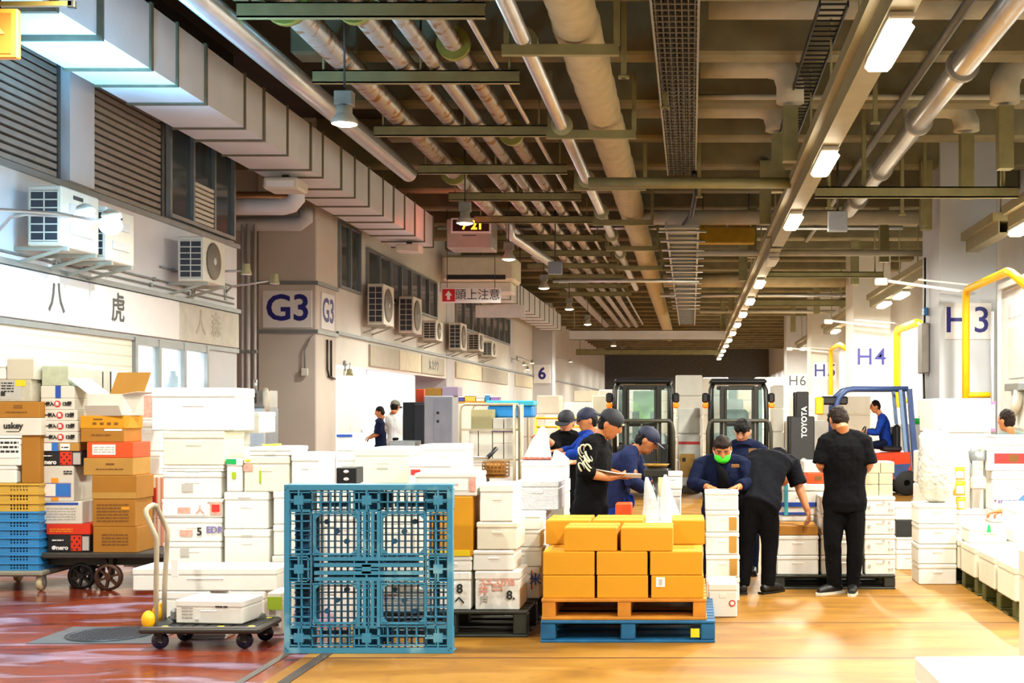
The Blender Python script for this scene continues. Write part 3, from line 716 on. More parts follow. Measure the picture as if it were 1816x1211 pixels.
z = Z(1012, D0) + .0005
for i in range(7):
    h = 15 / S(D0); crate((xr - wc / 2, D0, z), wc, .75, h - .001, f'blue perforated stacking crate, {ORD[i]} on the low dolly', M_crate_b, 'crates on the dolly'); z += h
for i in range(3):
    h = 16.6 / S(D0); crate((xr - wc / 2, D0, z), wc, .75, h - .001, f'yellow perforated stacking crate, {["lowest", "middle", "top"][i]} of the yellow ones on the blue crates', M_crate_y, 'crates on the dolly'); z += h
G0 = 'boxes on the crate dolly'
zt = z
stack(D0, 0, [(-60, 29, 826, dict(label='white foam box resting directly on the yellow crates')), (-64, 36, 778, dict(label='white box with a handwritten paper on the front above the yellow crates', det=[('s', .62, .99, .3, .98, 'white'), ('l', .65, .97, .45, .95, 3, 'ink')]))], .4, '', G0, zb=zt)
stack(D0 + .02, 0, [(38, 70, 772, dict(kind='carton', m=M_kraft, label='small brown carton standing beside the box with handwritten paper'))], .4, '', G0, zb=zt)
stack(D0, 772, [(-62, 72, 741, dict(kind='carton', m=M_wcard, tape=False, label='pale carton printed uskey across the front', det=[('t', 'uskey', .64, .55, .075, 'ink'), ('s', .55, .72, .2, .24, 'ink')])),
                (-62, 70, 712, dict(kind='carton', m=M_kraft, label='brown carton with oval print on the uskey carton', det=[('s', .65, .77, .72, .78, 'brown'), ('s', .65, .77, .6, .66, 'brown'), ('l', .55, .83, .28, .42, 1, 'brown')])),
                (-40, 55, 673, dict(kind='carton', m=mat('clear_grey_carton', '#b9b39e', .5, var=.12, scale=20), label='grey carton covered with shipping labels and a yellow sticker', det=[('s', .43, .82, .1, .95, 'grey'), ('s', .72, .90, .70, .98, 'yellow'), ('l', .45, .68, .4, .9, 4, 'ink'), ('s', .44, .52, .25, .45, 'ink')])),
                (12, 60, 636, dict(kind='carton', m=mat('dull_white_carton', '#c9c2ad', .6, var=.05), label='plain off-white carton topmost over the labelled grey carton', tape=False))], .45, '', G0, kind='carton')
stack(D0, 673, [(-45, 10, 646, dict(label='small white foam box cut by the picture edge beside the topmost off-white carton'))], .4, '', G0)
# ------------------------------------------------------------------ hand cart with spoked wheels and its load
DC = 11.15; zc = Z(980, DC)
ct = thing('hand_cart', 'old dark hand cart with large spoked iron wheels loaded with cartons', 'cart', (X(180, DC), DC, 0))
hw = (288 - 74) / S(DC) / 2
MB().rbox(-hw, -.02, zc - .05, hw, .95, zc - .001, .01).build('deck', mat('dark_cart_deck', '#3a3630', .6, var=.2), ct)
for y_ in (.1, .7): MB().box(-hw, y_, zc - .12, hw, y_ + .06, zc - .05).build('frame_beam', M_dark, ct)
def spoked(px, y, r, m, nm='wheel'):
    x = X(px, DC) - X(180, DC); g = MB()
    g.lathe([(r * .8, -.025), (r, -.025), (r, .025), (r * .8, .025), (r * .8, -.025)], (x, y, r), n=28, axis='y')
    g.cyl((x, y - .03, r), (x, y + .03, r), r * .22, n=12)
    for k in range(6):
        a = k * math.pi / 3 + .3; g.bar((x, y, r), (x + r * .85 * math.cos(a), y, r + r * .85 * math.sin(a)), .02, .03, (0, 1, 0))
    g.build(nm, m, ct)
    MB().bar((x, y + .06, r), (x, y + .06, zc - .05), .04, .04, (0, 1, 0)).bar((x - .06, y + .06, zc - .06), (x, y + .06, r), .02, .02, (0, 1, 0)).build('wheel_fork', M_dark, ct)
spoked(191, .02, .118, mat('rusty_iron_wheel', '#4b2f20', .55, metal=.4, var=.2)); spoked(134, .12, .118, mat('black_iron_wheel', '#1b1a1a', .5, metal=.4)); spoked(105, .6, .118, MATS['black_iron_wheel']); spoked(232, .7, .118, MATS['rusty_iron_wheel'])
MB().box(X(192, DC) - X(180, DC), .3, zc - .16, X(246, DC) - X(180, DC), .34, zc - .13).build('push_bar', M_silver, ct)
G1 = 'cartons on the spoked hand cart'
chk = [('s', .58 + .075 * (i % 5), .58 + .075 * (i % 5) + .04, .12 + .18 * (i // 5), .12 + .18 * (i // 5) + .11, 'redcard') for i in range(20) if (i // 5) + (i % 5) >= 2 or i % 2]
def nero(lbl): return dict(kind='carton', m=M_blackcard, tape=False, label=lbl, det=[('s', .55, .80, .06, .96, 'redcard')] + [('s', .56 + .06 * i, .59 + .06 * i, .1 + .22 * j, .21 + .22 * j, 'black') for i in range(4) for j in range(4) if (i + j) % 2 == 0] + [('c', .16, .25, .018, 'white'), ('t', 'nero', .36, .25, .055, 'white'), ('l', .12, .38, .62, .75, 1, 'white'), ('s', .83, .98, .1, .9, 'grey')])
bx12 = lambda lbl: dict(kind='carton', m=M_wcard, tape=False, label=lbl, det=[('c', .5, .5, .03, 'red'), ('t', '12個', .78, .5, .042, 'ink'), ('t', '一個入', .22, .5, .036, 'ink'), ('t', '生', .5, .5, .032, 'white')])
stack(DC + .05, 0, [
    (84, 160, 948, nero('black carton with red checks, lower one at the bottom of the cart load')),
    (82, 160, 929, dict(kind='carton', m=M_redcard, tape=False, label='flat red carton on the lower black checked carton', det=[('l', .08, .6, .2, .6, 2, 'orange')])),
    (74, 146, 889, dict(kind='carton', m=M_wcard, tape=False, label='white carton with dense print and a dark band along its top edge', det=[('s', .03, .9, .84, .95, 'blue'), ('l', .1, .85, .15, .75, 5, 'grey')])),
    (67, 131, 826, dict(kind='carton', m=M_wcard, tape=False, label='white carton with a framed blue label and orange tape patches', det=[('s', .05, .92, .12, .52, 'purple'), ('s', .07, .5, .15, .49, 'white'), ('s', .5, .9, .15, .49, 'bluelabel'), ('s', .38, .57, .52, .66, 'orange'), ('s', .38, .57, .02, .11, 'orange'), ('l', .72, .95, .75, .88, 2, 'ink')])),
    (60, 145, 800, nero('black carton with red checks, upper one halfway up the cart load')),
    (67, 140, 785, dict(kind='carton', m=M_kraft2, tape=False, label='slim carton with blue tape on the upper black checked carton', det=[('s', .0, .34, .05, .95, 'white'), ('s', .34, .5, .02, 1, 'bluelabel'), ('s', .55, .78, .1, .9, 'white'), ('l', .58, .75, .3, .6, 1, 'ink')])),
    (77, 138, 765.5, bx12('cream carton with round red mark, lowest of the four alike')), (76, 138, 746, bx12('cream carton with round red mark, second up of the four alike')), (75, 137, 726.5, bx12('cream carton with round red mark, third up of the four alike')),
    (72, 132, 706, bx12('cream carton with round red mark, topmost of the four alike')),
    (72, 132, 684, dict(kind='carton', m=M_wcard, tape=False, label='white carton closed with a strip of dark blue tape', det=[('s', .44, .60, 0, 1, 'blue')])),
    (74, 121, 649, dict(kind='carton', m=mat('pale_green_carton', '#b8bfa2', .6, var=.12, scale=14), tape=False, label='pale green printed carton topmost above the blue-taped carton'))], .42, '', G1, kind='carton', zb=zc)
stack(DC + .52, 0, [(84, 152, 860, dict(label='tall white carton low behind the checked cartons')), (84, 152, 750, dict(label='white carton behind the four red-mark cartons')), (80, 152, 646, dict(label='bluish white carton topmost behind the pale green carton'))], .35, '', G1, kind='carton', zb=zc, m=mat('cool_white_carton', '#d7dde2', .5, var=.04))
stack(DC + .55, 0, [(155, 198, 850, dict(label='tall white carton low behind the brown cartons')), (155, 198, 655, dict(label='white carton with grey corner edges beyond the opened carton', det=[('s', .62, .66, .02, .98, 'ink'), ('s', .94, .99, .02, .98, 'ink'), ('s', .3, .36, .78, .84, 'brown')]))], .35, '', G1, kind='carton', zb=zc, m=M_wcard)
lo = .17
rzk = math.radians(-13)
stack(DC - .0, 0, [
    (165, 243, 934, dict(label='brown carton, lowest of the pile on the cart end', det=[('l', .2, .8, .25, .75, 4, 'brown')])),
    (164, 240, 885, dict(label='brown carton, second from the bottom at the cart end', det=[('l', .1, .85, .15, .85, 6, 'brown'), ('s', .68, .86, .62, .72, 'orange')])),
    (163, 242, 843, dict(label='brown carton, third from the bottom with a paler lower band', det=[('s', 0.005, .99, .02, .28, 'tape')])),
    (148, 236, 812, dict(m=M_kraft2, label='pale brown carton with oval print beneath the orange carton', det=[('s', .45, .62, .6, .7, 'brown'), ('l', .25, .8, .3, .42, 1, 'brown')])),
    (154, 236, 784, dict(m=M_orangecard, tape=False, label='bright orange carton with a white label', det=[('s', .12, .62, .2, .85, 'white'), ('l', .15, .6, .3, .75, 3, 'grey')])),
    (143, 220, 760, dict(m=M_kraft, label='yellow-brown carton on the bright orange carton', det=[('l', .25, .7, .4, .65, 1, 'brown'), ('s', .55, .95, .84, .98, 'white')])),
    (142, 222, 737, dict(m=M_card, label='golden carton with four small marks beneath the opened carton', det=[('s', .28 + .16 * i, .36 + .16 * i, .3, .48, 'brown') for i in range(4)] + [('s', .3, .5, .7, .78, 'brown')]))], .36, '', G1, kind='carton', zb=zc, m=M_kraft)
for o in [o for o in COL.objects if o.get('group') == G1 and o.parent is None and o.location.y == DC]: o.rotation_euler.z = rzk * (1 + .1 * math.sin(o.location.z * 30))
# opened white carton on top
w_ = 66 / S(DC); zz = Z(737, DC); oc = thing('opened_carton', 'white carton standing open with bent flaps on the golden carton', 'carton', (X(186, DC), DC, zz + .001), math.radians(-8), G1)
hh = .19
g = MB().box(-w_ / 2, 0, 0, w_ / 2, .005, hh).box(-w_ / 2, .33, 0, w_ / 2, .335, hh).box(-w_ / 2, .005, 0, -w_ / 2 + .005, .33, hh).box(w_ / 2 - .005, .005, 0, w_ / 2, .33, hh).box(-w_ / 2, .005, 0, w_ / 2, .33, .005); g.build('body', M_wcard, oc)
MB().box(-w_ / 2 + .006, .006, .005, w_ / 2 - .006, .01, hh - .004).box(-w_ / 2 + .006, .325, .005, w_ / 2 - .006, .329, hh - .004).build('inner_liner', M_kraft, oc)
for a, b_, cdir in (((-w_ / 2, 0, hh), (-w_ / 2, .33, hh), Vector((-.17, -.03, .14))), ((w_ / 2, 0, hh), (w_ / 2, .33, hh), Vector((.14, 0, .02))), ((-w_ / 2, .335, hh), (w_ / 2, .335, hh), Vector((.03, .07, .2))), ((-w_ / 2, 0, 0), (w_ / 2, 0, 0), Vector((0, -.05, .09)))):
    a = Vector(a); b_ = Vector(b_); nrm = (b_ - a).cross(cdir).normalized() * .004
    MB().add([a, b_, b_ + cdir, a + cdir, a + nrm, b_ + nrm, b_ + cdir + nrm, a + cdir + nrm], [(0, 1, 2, 3), (4, 7, 6, 5), (0, 4, 5, 1), (1, 5, 6, 2), (2, 6, 7, 3), (3, 7, 4, 0)]).build('flap', M_kraft if a.y > .33 else M_wcard, oc)
# striped cartons beyond
M_strp = stripes('pink_striped_carton', '#d9c9b4', '#c98468', 0, 22, duty=.55, bump=0)
stack(DC + .5, 0, [(236, 288, 920, dict(label='pink striped carton, lower of two behind the cart end', det=[('s', .6, .8, .3, .8, 'pink')])), (236, 288, 846, dict(label='pink striped carton, upper of two behind the cart end', det=[('s', .5, .8, .3, .75, 'red')]))], .4, '', G1, kind='carton', zb=zc, m=M_strp)
# white foam tower beyond the opened carton
stack(12.1, 0, [(236, 284, 940), (232, 284, 880), (240, 283, 842), (238, 284, 800), (236, 286, 745), (232, 284, 690, dict(det=[('s', .35, .9, .1, .8, 'pink')]))], .45, 'white tower by the cart load', 'foam boxes in the white tower by the cart', zb=0)

# ================================================================== big white block of foam boxes behind the platform trolley
DB = 9.85; GB = 'foam boxes of the white block behind the trolley'
fl = CY + H * S(DB)
stack(DB, fl, [(288, 392, 1050), (288, 392, 1004), (289, 392, 961, dict(det=[('s', .30, .45, .4, .75, 'grey')])),
               (290, 393, 918, dict(label='white foam box numbered 5 with violet scrawl', det=[('t', '5', .62, .42, .085, 'ink'), ('t', 'EDR', .88, .5, .07, 'purple'), ('s', .28, .5, .25, .5, 'pink')])),
               (286, 394, 884, dict(label='white foam box with red printed stickers above the box numbered 5', det=[('s', .03, .76, .12, .95, 'white'), ('s', .27, .48, .2, .55, 'pink'), ('s', .8, .99, .15, .85, 'pink'), ('s', .83, .96, .3, .7, 'red'), ('t', '人', .64, .4, .07, 'pink')])),
               (288, 392, 836, dict(label='white foam box with grey sticker under the bagged gap', det=[('s', .33, .52, .25, .55, 'grey')])),
               (286, 396, 825, dict(lid=.5, label='thin white foam lid halfway up the white block')), (288, 398, 764, dict(m=M_foam2, label='large cream foam box below the biggest white box')), (268, 417, 687, dict(label='biggest white foam box crowning the white block'))], .45, 'first column of the white block', GB)
stack(DB + .5, fl, [(352, 414, 980), (352, 414, 870), (352, 414, 768), (338, 461, 730, dict(label='white foam box jutting past the biggest white box'))], .4, 'row behind the white block', GB, zb=0)
stack(DB, fl, [(397, 480, 1046), (397, 480, 1001), (397, 478, 938, dict(det=[('s', .38, .62, .8, .84, 'grey')])), (397, 476, 872, dict(det=[('s', .32, .6, .82, .86, 'grey')]))], .45, 'second column of the white block', GB)
stack(DB, 872, [(401, 430, 813, dict(label='narrow foam box sealed with green tape', det=[('s', .0, .62, .84, 1.0, 'green'), ('s', .35, .6, .4, .6, 'lime')]))], .45, '', GB)
stack(DB, 872, [(432, 513, 808, dict(m=M_foam2, label='cream foam box beside the green-taped box', det=[('s', .0, .2, .58, .76, 'pink'), ('s', .04, .14, .85, .9, 'yellow'), ('s', .34, .38, .25, .6, 'lime')])), (441, 516, 792, dict(label='flat white foam lid under the yellow strap coil', lid=.5))], .45, '', GB)
g = thing('strap_coil', 'coil of yellow packing strap lying on the white foam lid', 'strap', (X(466, DB), DB + .2, Z(792, DB) + .004))
rnd = random.Random(5)
MB().tube([(.065 * math.cos(a) * (1 + .06 * math.sin(3 * a)), .1 * math.sin(a), .006 + .003 * math.sin(2 * a)) for a in [i * .2 for i in range(64)]], .006, 6).build('strap', mat('yellow_strap', '#e3d21c', .4), g)
stack(DB, fl, [(482, 560, 1040), (482, 560, 985), (484, 562, 930), (484, 560, 870), (516, 566, 803)], .45, 'third column of the white block beside the pallet', GB)
stack(DB + .1, fl, [(566, 640, 1045), (566, 640, 990), (566, 642, 935), (570, 642, 862)], .45, 'column seen through the upright blue pallet', GB)
# long box
DLn = 9.25; zl = Z(1048, DLn)
stack(DLn, CY + H * S(DLn), [(405, 470, 1048)], .4, 'standing under the end of the long box', 'support boxes of the long box')
stack(DLn, CY + H * S(DLn), [(280, 372, 1048)], .4, 'standing behind the trolley load', 'support boxes of the long box')
stack(DLn, 1048, [(234, 492, 1007, dict(label='very long low white fish box lying behind the trolley handle', lid=.3))], .38, '', 'long fish box')
stack(8.95, CY + H * S(8.95), [(474, 500, 1050, dict(m=M_foam2, label='foam box wrapped with lime tape beside the upright blue pallet', det=[('s', 0, 1, .6, .9, 'lime'), ('l', .3, .8, .2, .4, 2, 'ink')]))], .28, '', 'lime taped box')

# ================================================================== black pallet with foam boxes, right of the upright pallet
DP = 8.87; zp = Z(1084, DP)
pallet(((X(935, DP) - .55), DP, 0), 1.1, 1.1, zp, 'black plastic pallet beneath the handwritten foam boxes', mat('black_pallet', '#26281f', .55, var=.3, scale=10))
GP = 'foam boxes on the black pallet'
stack(DP + .05, 0, [(765, 835, 1013, dict(label='foam box marked 8 beside the upright blue pallet', det=[('t', '8', .72, .55, .09, 'ink'), ('t', 'ヘ', .72, .25, .07, 'ink')])), (765, 837, 986, dict(label='foam box squeezed beneath the tall yellow carton', lid=.3)), (760, 838, 880, dict(kind='carton', m=M_card, label='tall yellow carton standing among white foam boxes', tape=False, det=[('s', 0, .94, .0, .1, 'yellow')])), (735, 846, 838, dict(label='white foam box with pink print on the tall yellow carton', det=[('s', .05, .85, .25, .7, 'white'), ('l', .2, .7, .4, .6, 1, 'pink'), ('s', .88, .98, .2, .8, 'pink')]))], .42, '', GP, zb=zp)
stack(DP + .05, 0, [(842, 922, 1012, dict(label='foam box covered with red and grey handwriting on the black pallet', det=[('t', 'スエスけ白', .5, .72, .05, 'pink'), ('t', '井', .2, .5, .07, 'pink'), ('t', '戸', .22, .25, .06, 'grey'), ('t', '8.', .8, .38, .085, 'ink'), ('l', .4, .62, .48, .68, 2, 'pink')])), (838, 912, 975, dict(label='shallow foam box on the handwritten foam box')), (845, 918, 925, dict(m=M_foam2, label='cream foam box third up beside the tall yellow carton')), (850, 911, 858, dict(label='foam box topmost beside the tall yellow carton'))], .42, '', GP, zb=zp)
stack(DP + .58, 0, [(876, 958, 1005, dict(label='foam box with blue star mark behind the handwritten one', det=[('t', '米', .9, .6, .09, 'blue'), ('s', .8, .83, .3, .9, 'red')])), (880, 962, 970), (878, 960, 940), (876, 958, 912)], .42, 'rear row over the black pallet', GP, zb=zp)
# wrapped boxes and tables of boxes further in
GM = 'foam boxes of the middle rows'
stack(10.4, 0, [(893, 958, 1010), (893, 962, 960), (893, 966, 905), (914, 992, 852, dict(m=mat('wrapped_foam', '#d6dadf', .3, var=.08, scale=20, bump=.3), label='foam box in clear wrap beneath the weighed bag box'))], .5, 'row leading to the cartons pile', GM, zb=0)
stack(10.95, 0, [(918, 1002, 960, dict(label='foam box low under the bag of fish', skip=False)), (918, 1002, 852, dict(label='tall foam box two below the bag over the red fish')), (924, 1001, 820, dict(label='wide foam box directly under the bag of red fish'))], .5, '', GM, zb=0)
stack(10.9, 0, [(622, 730, 1000), (622, 730, 930), (622, 730, 858), (628, 727, 795, dict(m=M_foam2, label='large cream foam box with a hand slot above the blue pallet', det=[('s', .4, .6, .42, .47, 'grey')]))], .5, 'pile behind the upright blue pallet', GM, zb=0)
stack(10.6, 0, [(735, 800, 985), (735, 800, 925), (735, 800, 865), (724, 800, 818, dict(label='white foam box with a small red sticker above the blue pallet', det=[('s', .06, .28, .5, .7, 'red')]))], .5, 'pile behind the pallet corner', GM, zb=0)
stack(11.4, 0, [(596, 624, 960), (596, 626, 880), (597, 628, 800, dict(label='narrow white foam box with blue scribble', det=[('s', .5, .9, .45, .52, 'bluelabel'), ('s', .85, .97, .2, .35, 'blue')])), (597, 625, 768, dict(label='narrow white bin with blue rim band', det=[('s', 0, 1, .8, .95, 'blue')]))], .4, 'narrow tower before the passage column', GM, zb=0)
stack(12.2, 0, [(640, 735, 900), (640, 735, 840), (655, 740, 793)], .5, 'white row in front of the stall', GM, zb=0)
stack(12.0, 0, [(738, 826, 890), (738, 826, 838), (744, 824, 788)], .5, 'white row behind the bicycle grips', GM, zb=0)
stack(13.2, 0, [(500, 560, 880), (500, 560, 808)], .5, 'low pile by the passage', GM, zb=0)
DK = 9.3
bb = thing('black_box', 'small black box with two white marks standing above the blue pallet', 'box', (X(614, DK), DK, Z(858, DK)))
stack(DK, CY + H * S(DK), [(592, 636, 985), (592, 636, 905), (592, 636, 858)], .3, 'pile carrying the small black box', GM)
MB().rbox(-.075, 0, .001, .075, .2, .12, .006).build('case', M_black, bb)
for z_ in (.09, .035): MB().ell((0, -.001, z_), .02, .004, .012).build('mark', M_label, bb)

# ================================================================== cartons on the wooden and blue pallets
DK2 = 8.72; xk = X(1108, DK2)
pallet((X(1114, DK2), DK2 - .05, 0), 308 / S(DK2), 1.1, Z(1099, DK2), 'blue plastic pallet under the orange wooden pallet', mat('deep_blue_pallet', '#0d5a86', .5, var=.25, scale=8), det=[('s', .86, .91, .25, .65, 'yellow')])
pallet((X(1107, DK2), DK2 - .02, Z(1099, DK2) + .001), 293 / S(DK2), 1.08, Z(1061, DK2) - Z(1099, DK2) - .001, 'orange-stained wooden pallet carrying the yellow cartons', mat('orange_wood', '#c07a1c', .6, var=.22, scale=6), wood=True, name='wooden_pallet')
GK = 'yellow cartons on the wooden pallet'
def krow(xs, yb, yt, d, lay, dp):
    for i, (a, b_, lb, dt) in enumerate(xs):
        carton((X((a + b_) / 2, d), d, Z(yb, DK2) + .001), (b_ - a) / S(d), dp, Z(yt, DK2) - Z(yb, DK2) - .002, lb, GK, math.radians(random.uniform(-.6, .6)), M_card, dt, tape=True)
cm = ['first', 'middle', 'last']
st = [('s', .09, .26, .5, .92, 'white'), ('s', .14, .21, .56, .84, 'grey')]
krow([(963, 1054, 'yellow carton at the near corner of the bottom layer by the black pallet', ()), (1059, 1149, 'yellow carton in the middle of the front bottom layer', ()), (1155, 1248, 'yellow carton with a small white label in the bottom layer', st)], 1061, 1020, DK2, 0, .52)
krow([(963, 1054, 'yellow carton of the front second layer, toward the black pallet', ()), (1058, 1148, 'yellow carton in the middle of the front second layer', ()), (1153, 1246, 'yellow carton of the front second layer, toward the loose white box', ())], 1020, 978, DK2, 1, .52)
krow([(1000, 1094, 'yellow carton jutting forward on the top layer, nearer the black pallet', ()), (1101, 1193, 'yellow carton jutting forward on the top layer, nearer the loose white box', ())], 978, 936, DK2 + .02, 2, .4)
d2 = DK2 + .54
krow([(978, 1064, f'yellow carton of the rear bottom layer, {cm[0]} from the black pallet', ()), (1068, 1154, 'yellow carton of the rear bottom layer, middle one', ()), (1158, 1244, 'yellow carton of the rear bottom layer, last one', ())], 1061, 1020, d2, 0, .52)
krow([(978, 1064, 'yellow carton of the rear second layer, first from the black pallet', ()), (1068, 1154, 'yellow carton of the rear second layer, middle one', ()), (1158, 1244, 'yellow carton of the rear second layer, last one', ())], 1020, 978, d2, 1, .52)
krow([(968, 1046, 'yellow carton set back on the top layer over the black pallet side', ()), (1050, 1140, 'yellow carton set back in the middle of the top layer', ()), (1192, 1250, 'yellow carton set back on the top layer by the tall foam stack', ())], 978, 933, DK2 + .46, 2, .5)

# ================================================================== foam boxes around the two men
GR = 'foam boxes around the working men'
stack(9.72, 1095, [(1256, 1308, 1034, dict(label='loose white foam box on the floor beside the blue pallet', det=[('c', .82, .42, .025, 'red'), ('c', .82, .42, .016, 'white')]))], .42, '', GR)
DH = 10.55
stack(DH, CY + H * S(DH), [(1252, 1312, 1024), (1252, 1312, 984, dict(det=[('s', .7, .92, .1, .85, 'tape')])), (1251, 1311, 944, dict(det=[('s', .7, .92, .1, .85, 'tape')])), (1251, 1311, 905, dict(det=[('s', .7, .92, .1, .7, 'tape')])), (1250, 1310, 870)], .3, 'tall stack where the masked woman writes', GR)
MB_ = None
DI = 11.25
pallet((X(1480, DI), DI, 0), 216 / S(DI), 1.1, Z(1020, DI), 'black pallet behind the two standing men', MATS['black_pallet'])
zI = Z(1020, DI)
stack(DI + .03, 0, [(1377, 1452, 985), (1378, 1452, 949), (1381, 1450, 932, dict(kind='carton', m=M_kraft, label='shallow brown carton the bending man reaches into', tape=False)), ], .42, 'pile the bending man reaches into', GR, zb=zI)
stack(DI + .5, 0, [(1376, 1462, 960), (1378, 1464, 914), (1381, 1464, 858, dict(label='white foam box with teal and blue tape beside the reaching arm', det=[('s', .0, 1, .28, .42, 'blue'), ('s', .0, .6, .02, .1, 'blue'), ('s', .12, .2, 0, 1, 'teal')]))], .45, 'row behind the shallow brown carton', GR, zb=zI)
stack(DI + .52, 858, [(1432, 1474, 838, dict(kind='carton', m=M_orangecard, label='orange carton with brown stamp beside the standing man', det=[('s', .3, .6, .3, .7, 'brown')])), (1426, 1466, 818, dict(label='white carton on the orange carton beside the standing man', kind='carton', m=M_wcard))], .4, '', GR)
stack(DI + .03, 0, [(1456, 1530, 985), (1456, 1530, 948), (1457, 1530, 912), (1457, 1530, 880)], .5, 'pile behind the standing man\'s legs', GR, zb=zI)
dots = [('c', .62, .7, .012, 'grey'), ('c', .8, .3, .01, 'grey'), ('c', .9, .3, .01, 'grey'), ('c', .8, .65, .01, 'grey'), ('c', .15, .45, .014, 'grey')]
stack(DI + .03, 0, [(1534, 1588, 984, dict(det=dots)), (1533, 1588, 948, dict(det=dots)), (1533, 1588, 914, dict(det=dots)), (1533, 1588, 880, dict(det=dots))], .5, 'dotted pile at the standing man\'s elbow', GR, zb=zI)
for i, (yb, yt) in enumerate([(880, 859), (859, 839), (839, 819)]):
    for j in range(2):
        a = 1536 + 25 * j - (2 if i < 2 else -1); stack(DI + .08, yb, [(a, a + 24, yt, dict(kind='carton', m=mat('pale_paper_bundle', '#cfc9a6', .6, var=.06), tape=False, label=f'small pale bundle, {["lowest", "middle", "top"][i]} layer, {["nearer the man", "nearer the red forklift"][j]}'))], .3, '', 'pale bundles on the dotted pile')
# tower further right with plastic wrapped bundle
DT = 11.55
stack(DT, CY + H * S(DT), [(1629, 1697, 1000), (1628, 1697, 965), (1629, 1697, 929), (1628, 1697, 893)], .38, 'free-standing tower on the ochre floor', 'foam boxes in the free-standing tower')
def blob(name, label, cat, loc, sx, sy, sz, m, seed, part='wrap', amp=.12, n=(18, 12)):
    t = thing(name, label, cat, loc); rnd = random.Random(seed); vs = []; fs = []; nu, nv = n
    ph = [(rnd.uniform(1, 4), rnd.uniform(1, 4), rnd.uniform(0, 6)) for _ in range(6)]
    for j in range(nv + 1):
        b_ = math.pi * j / nv
        for i in range(nu):
            a = 2 * math.pi * i / nu
            p = Vector((math.copysign(abs(math.cos(a)) ** .55, math.cos(a)) * math.sin(b_) ** .5, math.copysign(abs(math.sin(a)) ** .55, math.sin(a)) * math.sin(b_) ** .5, math.copysign(abs(math.cos(b_)) ** .7, math.cos(b_))))
            k = 1 + amp * sum(math.sin(u * a * 1.0 // 1 * 1 + u * p.z * 3 + w) * math.cos(w_ * p.x * 3 + a * 2) for u, w_, w in ph) / 3
            vs.append((p.x * sx * k, p.y * sy * k, max(0, sz + p.z * sz * (k if p.z > 0 else 1))))
    for j in range(nv):
        for i in range(nu):
            i2 = (i + 1) % nu; fs.append((j * nu + i, (j + 1) * nu + i, (j + 1) * nu + i2, j * nu + i2))
    MB().add(vs, fs, True).build(part, m, t); return t
M_wrap = mat('crumpled_clear_wrap', '#d2d0c4', .22, var=.25, scale=14, bump=1.0, bscale=25)
blob('wrapped_bundle', 'bulky bundle in crumpled clear wrap on the free-standing tower', 'bundle', (X(1660, DT + .2), DT + .19, Z(893, DT)), .165, .16, .33, M_wrap, 4)
stack(12.6, CY + H * S(12.6), [(1590, 1632, 975), (1590, 1632, 952), (1590, 1632, 922, dict(kind='carton', m=M_blackcard, tape=False, label='dark tray between white boxes past the dotted pile')), (1588, 1632, 895)], .45, 'pile between dotted pile and tower', 'pile between dotted pile and tower')  # dark tray is a black block that paints in the shaded gap between the boxes
# ================================================================== people
V = Vector
import bmesh
from mathutils import noise as mnoise
def mk_skin(n, c): return mat(n, c, .5, var=.05, scale=20)
M_skin = mk_skin('skin', '#b97445'); M_skin_b = mk_skin('fair_skin', '#c98a66')
M_hair = mat('black_hair', '#15100d', .45, var=.3, scale=60, bump=.5); M_hair_b = mat('brown_black_hair', '#231812', .5, var=.3, scale=60, bump=.5)
M_c_black = mat('black_cloth', '#08080a', .9, var=.2, scale=12, bump=.3); M_c_navy = mat('navy_cloth', '#101730', .9, var=.15, scale=12, bump=.3)
M_c_char = mat('charcoal_cloth', '#0e0f15', .9, var=.15, scale=12, bump=.3); M_c_blue = mat('blue_cloth', '#14368c', .85, var=.15, scale=12, bump=.3)
M_c_grey = mat('grey_cloth', '#6c7a72', .8, var=.1, scale=12, bump=.2); M_c_slate = mat('slate_blue_cloth', '#1e2648', .9, var=.12, scale=12, bump=.25)
M_shoe = mat('black_shoe', '#0c0c0c', .4); M_sole = mat('cream_sole', '#c9c6b4', .6); M_mask = mat('green_mask_cloth', '#38d21c', .6)
M_eye = mat('dark_eye', '#120c0a', .3); M_lip = mat('lip', '#9c4f42', .5); M_print = mat('pale_print', '#c9c8a8', .7)
def remeshed(name, mb, voxel, m, parent, smooth=3, fold=0.0, freq=14, stretch=(1, 1, 1)):
    me = mb.mesh(name, m); o = bpy.data.objects.new(name, me); COL.objects.link(o)
    r = o.modifiers.new('r', 'REMESH'); r.mode = 'VOXEL'; r.voxel_size = voxel; r.use_smooth_shade = True
    if smooth: s_ = o.modifiers.new('s', 'SMOOTH'); s_.iterations = smooth; s_.factor = .5
    bpy.context.view_layer.update()
    dg = bpy.context.evaluated_depsgraph_get(); ev = o.evaluated_get(dg)
    m2 = bpy.data.meshes.new_from_object(ev); o.modifiers.clear(); o.data = m2; bpy.data.meshes.remove(me)
    m2.name = name; m2.materials.clear(); m2.materials.append(m)
    if fold:
        for v in m2.vertices:
            p = v.co; q = Vector((p.x * freq * stretch[0], p.y * freq * stretch[1], p.z * freq * stretch[2]))
            k = mnoise.noise(q) + .5 * mnoise.noise(q * 2.3)
            v.co = p + v.normal * (k * fold)
    m2.polygons.foreach_set('use_smooth', [True] * len(m2.polygons)); m2.update()
    if parent is not None: o.parent = parent
    return o
def lerp(a, b, t): return a + (b - a) * t
def limb(mb, pts, rs, n=12): mb.tube([Vector(p) for p in pts], rs, n)
